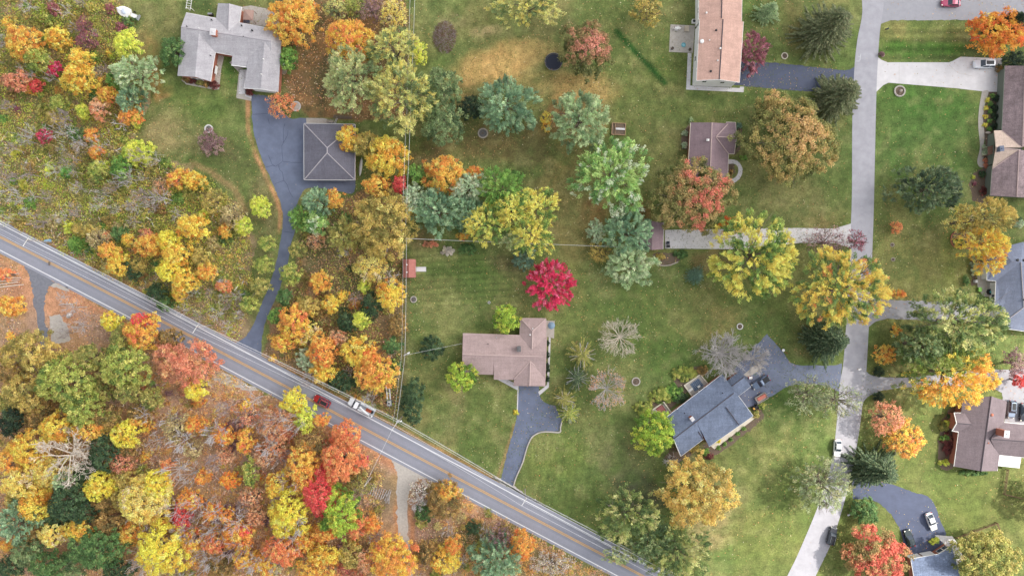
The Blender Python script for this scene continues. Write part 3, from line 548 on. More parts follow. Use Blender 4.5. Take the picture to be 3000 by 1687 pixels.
house("house", "long white two-storey house with salmon shingle roof at the top edge", "house", (1900, 0, 4.83),
 [[(725, 280, 5.3), (1055, 275, 6.7), (1002, 1125, 6.7), (680, 1142, 5.3)], [(1055, 275, 6.7), (1342, 310, 5.3), (1286, 1168, 5.3), (1002, 1125, 6.7)], [(716, -300, 4.9), (1046, -310, 6.2), (1030, 300, 6.2), (712, 300, 4.9)], [(1046, -310, 6.2), (1328, -290, 4.9), (1316, 320, 4.9), (1030, 300, 6.2)]],
 R_pink, [[(725, 280, 5.3), (680, 1142, 5.3), (1286, 1168, 5.3), (1342, 310, 5.3)], [(716, -300, 4.9), (712, 300, 4.9), (1316, 320, 4.9), (1328, -290, 4.9)]], M['siding'],
 fascia=[((725, 280, 5.3), (680, 1142, 5.3)), ((1342, 310, 5.3), (1286, 1168, 5.3)), ((716, -300, 4.9), (712, 280, 4.9)), ((1328, -290, 4.9), (1316, 305, 4.9)), ((680, 1142, 5.3), (1002, 1125, 6.7)), ((1002, 1125, 6.7), (1286, 1168, 5.3))],
 ridges=[((1055, 275, 6.7), (1002, 1125, 6.7)), ((1046, -310, 6.2), (1032, 262, 6.2))], ridge_mat=cap_d, gables=[((680, 1142, 5.3), (1002, 1125, 6.7), (1286, 1168, 5.3))],
 chims=[], vents=[(818, 188, 5.4, .2, M['white']), (955, 435, 6.3, .22, M['black']), (860, 576, 5.9, .14, M['white']), (1012, 690, 6.6, .2, M['white']), (975, 862, 6.5, .16, M['white']), (878, 1015, 6.1, .24, M['black']), (752, 592, 5.5, .42, M['white'])],
 panels=[('window', (680, 1142, 5.3), (1286, 1168, 5.3), .17, .26, 3.4, 4.5, None, .27), ('window', (680, 1142, 5.3), (1286, 1168, 5.3), .6, .69, 3.2, 4.3, None, .27), ('window', (725, 280, 5.3), (680, 1142, 5.3), .27, .36, 3.2, 4.5, None, .38), ('window', (725, 280, 5.3), (680, 1142, 5.3), .52, .6, 1.0, 2.2, None, .38), ('window', (716, -300, 4.9), (712, 300, 4.9), .62, .74, 2.6, 4.2, None, .38), ('window', (725, 280, 5.3), (680, 1142, 5.3), .66, .76, 3.2, 4.4, None, .38), ('garage_door', (1342, 310, 5.3), (1286, 1168, 5.3), .66, .92, .02, 2.3, M['white'], .38), ('door', (725, 280, 5.3), (680, 1142, 5.3), .41, .47, .1, 2.2, M['wood_dark'], .38)])
house("house", "plum-roofed house with an east cross gable, half under the salmon-topped maple", "house", (1860, 320, 4.83),
 [[(790, 190, 2.8), (1090, 190, 4.6), (1060, 1040, 4.6), (745, 1040, 2.8)], [(1090, 190, 4.6), (1335, 205, 2.8), (1311, 1040, 2.8), (1060, 1040, 4.6)], [(1150, 392, 4.2), (1300, 185, 2.8), (1425, 190, 2.8), (1437, 402, 4.2)], [(1150, 392, 4.2), (1437, 402, 4.2), (1405, 632, 2.8), (1318, 632, 2.8)]],
 R_purple, [[(790, 190, 2.8), (1335, 205, 2.8), (1311, 1040, 2.8), (745, 1040, 2.8)], [(1290, 185, 2.8), (1425, 190, 2.8), (1405, 632, 2.8), (1290, 632, 2.8)]], M['brick'],
 fascia=[((790, 190, 2.8), (745, 1040, 2.8)), ((1323, 640, 2.8), (1311, 1040, 2.8)), ((1425, 190, 2.8), (1437, 402, 4.2)), ((1437, 402, 4.2), (1405, 632, 2.8)), ((1405, 632, 2.8), (1323, 632, 2.8)), ((1290, 185, 2.8), (1425, 190, 2.8))], fasc_mat=M['cream'],
 ridges=[((1150, 392, 4.2), (1318, 210, 2.9)), ((1150, 400, 4.2), (1325, 632, 2.85)), ((1090, 190, 4.6), (1060, 1040, 4.6)), ((1150, 392, 4.2), (1437, 402, 4.2))], ridge_mat=cap_m, gables=[((790, 190, 2.8), (1090, 190, 4.6), (1335, 205, 2.8)), ((1425, 190, 2.8), (1437, 402, 4.2), (1405, 632, 2.8))],
 chims=[(1032, 438, 4.1, 4.8, .5, .4, 0, M['white'])], panels=[('window', (790, 190, 2.8), (1335, 205, 2.8), .2, .35, 1, 2.1, None, .27), ('door', (1323, 640, 2.8), (1311, 1040, 2.8), .2, .4, .02, 2.1, M['white'], .38)])
house("garage", "small plum-roofed garage between the blue-green pine and the pale concrete drive", "garage", (0, 0, 1),
 [[(1876, 652, 2.6), (1912, 648, 3.8), (1910, 732, 3.8), (1874, 728, 2.6)], [(1912, 648, 3.8), (1944, 652, 2.6), (1942, 730, 2.6), (1910, 732, 3.8)]], R_purple, [[(1876, 652, 2.6), (1944, 652, 2.6), (1942, 730, 2.6), (1874, 728, 2.6)]], M['brick'],
 fascia=[((1944, 652, 2.6), (1942, 730, 2.6))], gables=[((1874, 728, 2.6), (1910, 732, 3.8), (1942, 730, 2.6))], panels=[('garage_door', (1944, 652, 2.6), (1942, 730, 2.6), .2, .8, .02, 2.1, M['white'], .38)])
house("house", "mauve-roofed house with hipped north wing in the middle of the lawns", "house", (1320, 900, 4.83),
 [[(170, 665, 4.4), (178, 370, 2.7), (1362, 410, 2.7), (1345, 700, 4.4)], [(170, 665, 4.4), (162, 945, 2.75), (607, 952, 2.75), (615, 680, 4.4)], [(615, 680, 4.4), (612, 1016, 2.5), (1340, 1030, 2.5), (1345, 700, 4.4)],
  [(988, 155, 2.7), (1350, 160, 2.7), (1160, 338, 3.95)], [(988, 155, 2.7), (1160, 338, 3.95), (1152, 605, 3.95), (982, 405, 2.7)], [(1350, 160, 2.7), (1352, 420, 2.7), (1152, 605, 3.95), (1160, 338, 3.95)],
  [(1128, 762, 4.0), (1118, 1110, 4.0), (890, 1106, 2.6), (898, 1015, 2.6)], [(1128, 762, 4.0), (1118, 1110, 4.0), (1343, 1112, 2.6), (1340, 960, 2.6)]],
 R_mauve, [[(178, 370, 2.7), (700, 388, 2.7), (690, 950, 2.7), (162, 945, 2.7)], [(590, 388, 2.7), (1360, 410, 2.7), (1340, 1030, 2.5), (612, 1016, 2.5)], [(988, 155, 2.7), (1350, 160, 2.7), (1345, 480, 2.7), (985, 480, 2.7)], [(890, 950, 2.6), (890, 1106, 2.6), (1343, 1112, 2.6), (1340, 950, 2.6)]], M['brick'],
 fascia=[((162, 945, 2.75), (178, 370, 2.7)), ((178, 370, 2.7), (980, 396, 2.7)), ((988, 155, 2.7), (1350, 160, 2.7)), ((1350, 160, 2.7), (1350, 405, 2.7)), ((1360, 410, 2.7), (1340, 1030, 2.5)), ((988, 155, 2.7), (982, 400, 2.7)), ((890, 1106, 2.6), (1343, 1112, 2.6)), ((612, 1016, 2.5), (890, 1020, 2.5))], fasc_mat=cap_m,
 ridges=[((170, 665, 4.4), (1310, 699, 4.4)), ((1160, 338, 3.95), (1153, 590, 3.95)), ((988, 155, 2.7), (1160, 338, 3.95)), ((1350, 160, 2.7), (1160, 338, 3.95)), ((1128, 770, 4.0), (1118, 1110, 4.0)), ((1128, 765, 4.0), (898, 1015, 2.65)), ((1128, 765, 4.0), (1330, 950, 2.65))], ridge_mat=cap_m,
 gables=[((178, 370, 2.7), (170, 665, 4.4), (162, 945, 2.75)), ((890, 1106, 2.6), (1118, 1110, 4.0), (1343, 1112, 2.6))],
 chims=[(968, 590, 3.6, 5.2, .8, 1.2, 0, M['ash'])], vents=[(530, 515, 3.6, .1, M['black']), (648, 428, 3.1, .1, M['metal']), (1125, 388, 3.7, .16, M['white']), (1163, 300, 3.8, .12, M['white'])],
 panels=[('garage_door', (890, 1106, 2.6), (1343, 1112, 2.6), .15, .8, .02, 2.2, M['white'], .27), ('window', (162, 945, 2.7), (607, 952, 2.7), .3, .6, 1, 2.1, None, .38), ('door', (612, 1016, 2.5), (890, 1020, 2.5), .5, .75, .02, 2.1, M['wood_dark'], .38)])
house("house", "blue-grey-roofed house set askew with a small brick chimney and two terraces", "house", (1860, 1060, 4.83),
 [[(450, 778, 2.7), (1239, 172, 2.7), (1422, 422, 4.4), (548, 1088, 4.4)], [(870, 843, 4.4), (1422, 422, 4.4), (1672, 762, 2.55), (1050, 1196, 2.55)], [(548, 1088, 4.4), (880, 835, 4.4), (972, 1088, 2.85), (650, 1332, 2.85)],
  [(1100, 420, 2.6), (1478, 135, 2.6), (1540, 215, 3.7), (1165, 500, 3.7)], [(1165, 500, 3.7), (1540, 215, 3.7), (1645, 345, 2.6), (1270, 630, 2.6)]],
 R_blue, [[(450, 778, 2.7), (1239, 172, 2.7), (1470, 480, 2.6), (1672, 762, 2.55), (1050, 1196, 2.55), (900, 1000, 2.7), (640, 1190, 2.7)], [(548, 1088, 2.8), (880, 835, 2.8), (972, 1088, 2.85), (650, 1332, 2.85)], [(1150, 380, 2.6), (1478, 135, 2.6), (1645, 345, 2.6), (1320, 590, 2.6)]], M['brick'],
 fascia=[((450, 778, 2.7), (1239, 172, 2.7)), ((1465, 480, 2.6), (1672, 762, 2.55)), ((1645, 345, 2.6), (1465, 480, 2.6)), ((1672, 762, 2.55), (1050, 1196, 2.55)), ((972, 1088, 2.85), (650, 1332, 2.85)), ((548, 1088, 4.4), (650, 1332, 2.85))],
 ridges=[((548, 1088, 4.4), (1400, 440, 4.4)), ((1360, 350, 3.7), (1540, 215, 3.7)), ((1290, 640, 4.2), (1470, 890, 3.0)), ((900, 985, 3.7), (965, 1090, 2.9))], ridge_mat=cap_d,
 gables=[((450, 778, 2.7), (548, 1088, 4.4), (650, 1332, 2.85)), ((1478, 135, 2.6), (1540, 215, 3.7), (1645, 345, 2.6))],
 chims=[(812, 805, 3.9, 5.5, .75, .95, .65, M['brick'])], vents=[(1240, 438, 4.0, .12, M['black']), (702, 725, 3.6, .1, M['black']), (600, 660, 2.9, .1, M['white'])],
 panels=[('window', (450, 778, 2.7), (1239, 172, 2.7), .1, .2, .9, 2.1, None, .38), ('window', (450, 778, 2.7), (1239, 172, 2.7), .5, .7, .2, 2.1, None, .38), ('garage_door', (1478, 135, 2.6), (1645, 345, 2.6), .1, .9, .02, 2.2, M['white'], .3), ('window', (1672, 762, 2.55), (1050, 1196, 2.55), .3, .45, .9, 2.1, None, .38)])
house("house", "long brown-roofed house with tan entrance gable at the right edge, behind the concrete drive", "house", (2700, 250, 4.14),
 [[(1012, -235, E), (975, 545, E), (1225, 745, 4.8), (1255, -235, 4.8)], [(1255, -235, 4.8), (1225, 745, 4.8), (1480, 760, E), (1510, -235, E)],
  [(857, 1000, E), (832, 1338, E), (1155, 1355, 4.8), (1182, 785, 4.8)], [(1182, 785, 4.8), (1155, 1355, 4.8), (1460, 1372, E), (1490, 800, E)]],
 R_brown, [[(1012, -235, E), (975, 545, E), (1480, 560, E), (1510, -235, E)], [(857, 950, E), (832, 1338, E), (1460, 1350, E), (1490, 950, E)], [(882, 552, E), (868, 970, E), (1250, 970, E), (1250, 552, E)]], M['green_wall'],
 fascia=[((1012, -235, E), (975, 545, E)), ((857, 1012, E), (832, 1338, E)), ((882, 552, E), (868, 970, E))], fasc_mat=M['green_wall'], ridges=[((1255, -235, 4.8), (1225, 745, 4.8)), ((1182, 785, 4.8), (1155, 1355, 4.8))], ridge_mat=cap_m,
 gables=[((832, 1338, E), (1155, 1355, 4.8), (1460, 1372, E))], chims=[(972, 768, 4.0, 5.6, .9, 1.2, .1, M['seal'])])
o_ = house("porch", "tan entrance gable of the long brown-roofed house by the front walk", "porch", (2700, 250, 4.14), [[(880, 550, 2.95), (972, 548, 2.95), (1218, 755, 4.75), (903, 757, 4.75)], [(903, 757, 4.75), (1200, 785, 4.75), (858, 1014, 2.95), (866, 965, 2.95)]], R_tan, [[(890, 600, 2.6), (880, 930, 2.6), (960, 930, 2.6), (960, 600, 2.6)]], M['brick'], ridges=[((903, 757, 4.75), (1200, 785, 4.75)), ((972, 548, 2.95), (1218, 755, 4.75)), ((860, 1012, 2.95), (1200, 785, 4.75))], ridge_mat=cap_m)
# the gable belongs to the house: make it one of its parts
house_f = [o for o in S.objects if o.get("label", "").startswith("long brown-roofed")][0]
for ch in list(o_.children):
    ch.parent = house_f; ch.location = Vector(o_.location) - Vector(house_f.location)
    for g in ch.children: pass
bpy.data.objects.remove(o_)
mb = MB(); U = lambda x, y, z: Vector(P(2700 + x / 4.14, 250 + y / 4.14, z)) - Vector(house_f.location)
mb.add([U(800, 748, 2.5), U(905, 718, 2.7), U(885, 830, 2.7), U(802, 850, 2.5), U(800, 748, 2.35), U(905, 718, 2.55), U(885, 830, 2.55), U(802, 850, 2.35)], [(0, 3, 2, 1), (4, 5, 6, 7), (0, 1, 5, 4), (1, 2, 6, 5), (2, 3, 7, 6), (3, 0, 4, 7)])
for x, y in ((806, 756), (806, 842)): a = U(x, y, 2.4); mb.tube((a.x + .1, a.y, 0), (a.x + .1, a.y, 2.4), .07)
mb.build("porch_roof", M['wood_dark'], house_f)
mb = MB()
for i in range(4): a = U(850 - 8 * i, 885, 0); mb.box((a.x, a.y, .45 - .12 * i), (.5 + .3 * i, 1.6, .16))
mb.build("step", M['brick'], house_f)
house("house", "slate-blue hip-roofed house at the right edge, behind the golden tree", "house", (2700, 680, 4.14),
 [[(903, 592, 2.8), (1205, 365, 4.9), (1240, 912, 4.9), (1042, 1060, 3.45), (885, 1000, 2.8)], [(1042, 1060, 3.45), (1240, 912, 4.9), (1700, 912, 4.9), (1700, 1215, 2.8), (1240, 1200, 2.8), (1040, 1170, 2.8)], [(793, 582, 2.8), (903, 592, 2.8), (1205, 365, 4.9), (1092, 358, 4.6)],
  [(793, 582, 2.8), (1092, 358, 4.6), (960, 190, 3.0), (800, 240, 2.8)], [(1092, 358, 4.6), (1205, 365, 4.9), (1240, 912, 4.9), (1700, 912, 4.9), (1700, 110, 2.8), (1230, 120, 2.8), (960, 190, 3.0)]],
 R_slate, [[(800, 240, 2.8), (793, 582, 2.8), (1300, 582, 2.8), (1300, 200, 2.8)], [(903, 592, 2.8), (885, 1000, 2.8), (1040, 1170, 2.8), (1700, 1200, 2.8), (1700, 400, 2.8)]], M['siding'],
 fascia=[((800, 240, 2.8), (793, 582, 2.8)), ((793, 582, 2.8), (903, 592, 2.8)), ((903, 592, 2.8), (885, 1000, 2.8)), ((1040, 1170, 2.8), (1240, 1200, 2.8)), ((1240, 1200, 2.8), (1700, 1215, 2.8))], ridges=[((1205, 365, 4.9), (1240, 912, 4.9)), ((1042, 1060, 3.45), (1240, 912, 4.9))], ridge_mat=cap_l,
 vents=[(1158, 340, 4.5, .3, M['black']), (1236, 342, 4.4, .3, M['black']), (1238, 820, 4.9, .2, M['black'])], panels=[('door', (903, 592, 2.8), (885, 1000, 2.8), .12, .3, .05, 2.1, M['white'], .38), ('window', (903, 592, 2.8), (885, 1000, 2.8), .4, .55, .9, 2.1, None, .38)])
h_h = house("house", "taupe-roofed house with brick chimney and white awning near the lower right", "house", (2680, 1120, 2.731),
 [[(385, 140, 2.8), (612, 110, 4.8), (530, 709, 4.8), (315, 671, 2.8)], [(612, 110, 4.8), (738, 150, 2.8), (660, 707, 2.8), (530, 709, 4.8)], [(605, 452, 4.6), (920, 474, 4.6), (920, 340, 2.8), (712, 320, 2.8)], [(605, 452, 4.6), (920, 474, 4.6), (920, 604, 2.8), (668, 578, 2.8)],
  [(316, 243, 2.8), (400, 246, 3.1), (455, 335, 3.9), (336, 326, 3.9)], [(336, 326, 3.9), (455, 335, 3.9), (362, 392, 2.9), (300, 387, 2.8)]],
 R_taupe, [[(385, 140, 2.8), (738, 150, 2.8), (660, 707, 2.8), (315, 671, 2.8)], [(640, 330, 2.8), (920, 340, 2.8), (920, 604, 2.8), (640, 580, 2.8)], [(316, 243, 2.8), (450, 243, 2.8), (440, 390, 2.8), (300, 387, 2.8)]], M['brick'],
 fascia=[((315, 671, 2.8), (352, 396, 2.8)), ((300, 387, 2.8), (352, 396, 2.8)), ((316, 243, 2.8), (336, 326, 3.9)), ((300, 387, 2.8), (336, 326, 3.9)), ((316, 243, 2.8), (376, 244, 2.8)), ((376, 244, 2.8), (382, 180, 2.8)), ((712, 320, 2.8), (920, 338, 2.8)), ((712, 320, 2.8), (730, 190, 2.8)), ((668, 578, 2.8), (660, 707, 2.8)), ((668, 578, 2.8), (920, 604, 2.8))],
 ridges=[((612, 110, 4.8), (530, 709, 4.8)), ((605, 452, 4.6), (920, 474, 4.6)), ((345, 326, 3.9), (455, 335, 3.9))], ridge_mat=cap_d, gables=[((315, 671, 2.8), (530, 709, 4.8), (660, 707, 2.8)), ((300, 387, 2.8), (336, 326, 3.9), (316, 243, 2.8))],
 chims=[(735, 412, 4.0, 7.0, 1.1, 1.6, -.1, M['brick'])], vents=[(614, 258, 4.4, .3, M['brick']), (584, 482, 4.3, .15, M['brick'])],
 panels=[('window', (352, 396, 2.8), (315, 671, 2.8), .2, .35, .9, 2.1, None, .38), ('window', (352, 396, 2.8), (315, 671, 2.8), .6, .8, .9, 2.1, None, .38), ('door', (352, 396, 2.8), (315, 671, 2.8), .42, .5, .1, 2.1, M['white'], .38)])
UH = lambda x, y, z: Vector(P(2680 + x / 2.731, 1120 + y / 2.731, z)) - Vector(h_h.location)
mb = MB(); a, b, c, d = UH(672, 580, 2.65), UH(852, 600, 2.65), UH(838, 685, 2.35), UH(662, 666, 2.35)
n = 24; vs = []; 
for i in range(n + 1):
    t = i / n; z = Vector((0, 0, .05 if i % 2 else 0)); vs += [a.lerp(b, t) + z, d.lerp(c, t) + z, a.lerp(b, t) + z - Vector((0, 0, .06)), d.lerp(c, t) + z - Vector((0, 0, .06))]
mb.add(vs, [(4 * i, 4 * i + 1, 4 * i + 5, 4 * i + 4) for i in range(n)] + [(4 * i + 2, 4 * i + 6, 4 * i + 7, 4 * i + 3) for i in range(n)] + [(4 * i + 1, 4 * i + 3, 4 * i + 7, 4 * i + 5) for i in range(n)])
aw = mb.build("awning", M['white'], h_h)
mb = MB()
for p in (c, d): mb.tube((p.x, p.y + .1, 0), (p.x, p.y + .1, p.z - .05), .06)
mb.build("post", M['white'], h_h)
mb = MB(); mb.prism([UH(338, 400, 0)[:2], UH(283, 642, 0)[:2], UH(322, 655, 0)[:2], UH(360, 405, 0)[:2]], 0, .35); mb.build("porch_floor", M['wood_dark'], h_h)
for i in range(5): p = UH(343 - 6 * i, 425 + 37 * i, 0); MB().lathe((p.x + .2, p.y, .35), [(.09, 0), (.09, 2.1)], 8).build("post", M['white'], h_h)
h_i = house("house", "blue-grey roofed house with brick front and white garage doors at the bottom edge", "house", (2480, 1387, 2.73),
 [[(515, 682, 2.9), (738, 642, 2.9), (842, 578, 2.9), (900, 760, 3.9), (930, 1050, 4.4), (590, 1100, 4.4)]],
 roofmat("wet_blue_shingles", (112, 124, 148), .25), [[(515, 682, 2.9), (738, 642, 2.9), (842, 578, 2.9), (930, 1050, 3.2), (590, 1100, 3.2)]], M['brick'],
 fascia=[((515, 682, 2.9), (738, 642, 2.9)), ((738, 642, 2.9), (842, 578, 2.9)), ((515, 682, 2.9), (590, 1100, 4.4)), ((842, 578, 2.9), (900, 760, 3.9))],
 panels=[('garage_door', (515, 682, 2.9), (738, 642, 2.9), .04, .46, .02, 2.2, M['white'], .30), ('garage_door', (515, 682, 2.9), (738, 642, 2.9), .52, .94, .02, 2.2, M['white'], .30), ('window', (738, 642, 2.9), (842, 578, 2.9), .1, .85, .8, 2.2, None, .33)])
# ------------------------------------------------------------------ vehicles
def paint(name, c, metal=0.1): return mat(name, alb(c), 0.3, metal, var=0.02, spec=0.5, coat=0.6)
def loft(secs, n_ring=None):
    """body from cross-sections along x: each (x, half width, z bottom, z top, shoulder inset)"""
    mb = MB(); rings = []
    for x, w, z0, z1, ins in secs:
        rings.append([(x, -w, z0 + .1), (x, -w * .92, z0), (x, w * .92, z0), (x, w, z0 + .1), (x, w, z0 + (z1 - z0) * .72), (x, w - ins, z1), (x, -(w - ins), z1), (x, -w, z0 + (z1 - z0) * .72)])
    v = [p for r in rings for p in r]; f = [tuple(range(8)), tuple(range((len(rings) - 1) * 8, len(rings) * 8))[::-1]]
    for i in range(len(rings) - 1):
        for k in range(8): f.append((i * 8 + k, (i + 1) * 8 + k, (i + 1) * 8 + (k + 1) % 8, i * 8 + (k + 1) % 8))
    return mb.add(v, f)
def wheels(root, xs, w, r=.34, wd=.22):
    for x in xs:
        for s in (-1, 1):
            c = MB(); c.tube((x, s * (w - wd), r), (x, s * w, r), r, n=18); t = c.build("wheel", M['rubber'], root)
            c = MB(); c.tube((x, s * (w - .02), r), (x, s * (w + .012), r), r * .6, n=14); c.build("rim", M['metal'], t)
def car(name, label, px, py, dirpx, color, L=4.6, Wd=1.85, H=1.48, kind='sedan', rack=False, cat="car"):
    dx, dy = dirpx[0], -dirpx[1]; X, Y, _ = P(px, py, .7)
    root = thing(name, (X, Y, 0.03), label, cat, rz=math.atan2(dy, dx)); pm = paint("car_paint_" + color[0], color[1], color[2] if len(color) > 2 else .1); w = Wd / 2; l = L / 2
    belt = .92 if kind != 'sedan' else .86; suv = kind != 'sedan'
    hood = belt + (.06 if suv else 0)
    rear = belt if not suv else belt + .08
    loft([(l, w * .62, .38, .58, .05), (l - .12, w * .82, .26, .68, .08), (l - .45, w * .95, .22, hood - .10, .1), (l * .42, w, .2, hood + .02, .08), (l * .3, w, .2, hood + .04, .06), (0, w, .2, hood + .05, .06), (-l * .6, w, .2, rear + .06, .06), (-l + .4, w * .96, .24, rear + .02, .1), (-l + .12, w * .85, .3, rear - .1, .1), (-l, w * .7, .4, rear - .25, .08)]).build("body", pm, root, bevel=.03, smooth=False)
    if kind == 'sedan': g = [(l * .36, .80), (l * .02, .66), (-l * .52, .64), (-l * .80, .78)]
    elif kind == 'suv': g = [(l * .40, .84), (l * .12, .72), (-l * .78, .70), (-l * .93, .80)]
    else: g = [(l * .36, .86), (l * .10, .74), (-l * .12, .74), (-l * .2, .84)]
    zs = [hood + .03, H, H - .03, (rear + .05)]
    mb = MB(); vs = []
    zr = zs
    for (x, ww), z in zip(g, zr): vs += [(x, -ww * w, z), (x, ww * w, z)]
    base = [(x, s * w * .93, hood - .02) for x, _ in g for s in (-1, 1)]
    mb.add(vs + base, [(0, 1, 3, 2), (2, 3, 5, 4), (4, 5, 7, 6), (8, 10, 2, 0), (10, 12, 4, 2), (12, 14, 6, 4), (1, 3, 11, 9), (3, 5, 13, 11), (5, 7, 15, 13), (9, 8, 0, 1), (14, 15, 7, 6)])
    mb.build("window", M['glass'], root)
    (x1, w1), (x2, w2) = g[1], g[2]; rb = MB()
    rb.add([(x1 - .04, -w * w1 * .97, H + .005), (x1 + .02, 0, H + .02), (x1 - .04, w * w1 * .97, H + .005), (x2 + .04, w * w2 * .97, H - .025), (x2 - .02, 0, H - .01), (x2 + .04, -w * w2 * .97, H - .025),
            ((x1 + x2) / 2, 0, H + .055), ((x1 + x2) / 2, -w * w1 * .99, H + .02), ((x1 + x2) / 2, w * w1 * .99, H + .02)],
           [(1, 0, 7, 6), (2, 1, 6, 8), (6, 7, 5, 4), (8, 6, 4, 3)])
    for s in (-1, 1):               # roof pillars
        a = (g[0][0], s * w * g[0][1], hood + .04); b = (x1, s * w * w1, H); c = (x2, s * w * w2, H - .03); d = (g[3][0], s * w * g[3][1], rear + .06)
        rb.tube(a, b, .05, n=5); rb.tube(b, c, .05, n=5); rb.tube(c, d, .06, n=5)
        mx = (x1 + x2) / 2; rb.tube((mx, s * w * .93, hood), (mx, s * w * w1, H), .04, n=5)
    rb.build("roof", pm, root)
    if rack: MB().box(((x1 + x2) / 2 + .05, 0, H + .05), ((x1 - x2) * .82, w * w1 * 1.25, .05)).build("sunroof", M['black'], root, bevel=.02)
    if kind == 'pickup':
        MB().box((-l * .58, 0, rear - .02), (l * .66, Wd * .76, .22)).build("cargo_bed", M['black'], root)
    for s in (-1, 1):
        MB().box((l - .22, s * w * .66, .68), (.3, .3, .12)).build("headlight", M['lamp'], root, bevel=.03)
        MB().box((-l + .14, s * w * .68, rear - .1), (.16, .28, .16)).build("tail_light", M['red_lamp'], root, bevel=.03)
        MB().box((g[0][0] - .15, s * (w + .09), hood + .08), (.14, .2, .14)).build("mirror", pm, root, bevel=.03)
    wheels(root, (l * .60, -l * .60), w * .985)
    if rack:
        for s in (-1, 1): MB().tube((x1 - .2, s * w * .6, H + .08), (x2 + .2, s * w * .6, H + .06), .03, n=6).build("roof_rail", M['metal'], root)
    return root
car("red_car", "red crossover with black roof glass driving on the two-lane road", 943, 1175, (-225, -118), ("red", (176, 24, 44)), 4.6, 1.9, 1.6, 'suv', True)
car("white_car", "large white off-roader parked on the wide concrete drive", 2883, 188, (-1, 0.0), ("white", (236, 240, 246)), 5.3, 2.1, 1.8, 'suv', True)
car("red_car", "magenta-red coupe parked on the pale drive at the top edge", 2786, 9, (-1, -.02), ("magenta", (170, 44, 88)), 4.9, 1.9, 1.4)
car("white_car", "white sedan driving down the side road, just above the grey-green tree", 2454, 1312, (-8, 133), ("white_b", (244, 244, 244)), 4.5, 1.85, 1.45)
car("black_car", "black crossover on the sunlit lower end of the side road", 2437, 1569, (40, -145), ("black", (38, 42, 52), .3), 4.7, 1.9, 1.65, 'suv', True)
car("white_car", "white sedan parked on the sunlit curved drive", 2729, 1527, (50, 135), ("white_c", (246, 246, 244)), 4.7, 1.85, 1.48)
car("dark_car", "dark green-black sedan parked next to the red-leaved maple", 2665, 1576, (-45, -130), ("dark_green", (40, 54, 56), .3), 4.6, 1.85, 1.46)
car("silver_car", "silver-blue estate car parked by the taupe-roofed house", 2963, 1198, (-6, 100), ("silver", (150, 164, 184), .4), 4.7, 1.85, 1.6, 'suv', True)
car("black_car", "black car parked at the right edge beside the silver-blue estate", 2999, 1207, (-6, 100), ("black_b", (34, 38, 48), .3), 4.7, 1.85, 1.5, 'sedan')
car("pickup_truck", "blue-grey pickup truck parked outside the askew blue-grey house", 2229, 1120, (-150, 92), ("steel_blue", (98, 114, 138), .4), 4.9, 1.9, 1.75, 'pickup', cat="pickup")
# utility truck with a folded boom
X, Y, _ = P(1059, 1192, 1.2); t = thing("bucket_truck", (X, Y, 0.02), "white utility bucket truck stopped on the road shoulder", "truck", rz=math.atan2(118, -225)); wm = paint("truck_white", (240, 242, 244), 0.0)
loft([(3.6, .8, .5, 1.0, .06), (3.45, 1.0, .4, 1.2, .08), (2.5, 1.08, .4, 1.32, .1), (1.9, 1.1, .4, 1.35, .06), (.7, 1.1, .4, 1.35, .06)]).build("body", wm, t, bevel=.03)
MB().add([(2.35, -.98, 1.33), (2.35, .98, 1.33), (1.75, -.85, 2.1), (1.75, .85, 2.1), (.85, -.85, 2.1), (.85, .85, 2.1), (.72, -1, 1.33), (.72, 1, 1.33)], [(0, 1, 3, 2), (2, 3, 5, 4), (4, 5, 7, 6), (0, 2, 4, 6), (1, 7, 5, 3)]).build("window", M['glass'], t)
MB().box((1.3, 0, 2.13), (.98, 1.72, .07)).build("roof", wm, t, bevel=.03)
MB().box((-1.5, 0, .8), (4.2, 1.6, .25)).build("flatbed", M['metal'], t)
for s in (-1, 1):
    c = MB()
    for k in range(3): c.box((-.1 - 1.4 * k, s * .88, 1.15), (1.32, .42, .9))
    c.build("tool_box", wm, t, bevel=.03)
    MB().box((3.5, s * .75, .95), (.14, .3, .16)).build("headlight", M['lamp'], t); MB().box((2.2, s * 1.25, 1.5), (.1, .25, .3)).build("mirror", M['black'], t)
MB().box((-2.0, -.1, 1.0), (1.5, .95, .14)).build("cargo_mat", mat("rust_red_mat", alb((178, 84, 56)), .9), t)
MB().box((-3.0, -.1, 1.05), (.5, 1.0, .3)).build("cable_reel", M['black'], t)
c = MB(); c.lathe((.2, .1, .9), [(.32, 0), (.3, .9), (.24, 1.1)], 12); c.tube((.2, .1, 1.9), (-2.6, .62, 2.05), .2, .16, n=8); c.tube((-2.5, .62, 2.2), (-.4, .35, 2.3), .13, .12, n=8); c.build("boom", wm, t)
c = MB(); c.lathe((-3.1, .72, 1.55), [(.3, 0), (.36, 1.0), (.3, 1.0), (.26, .1)], 14, 1.1, .9); c.build("bucket", wm, t)
c = MB(); c.box((-1.4, -.92, 1.72), (4.0, .05, .06)); c.box((-1.4, -.62, 1.72), (4.0, .05, .06))
for k in range(12): c.box((-3.2 + k * .33, -.77, 1.72), (.04, .3, .04))
c.build("ladder", M['metal'], t); wheels(t, (2.6, -1.5), 1.06, .42, .28)
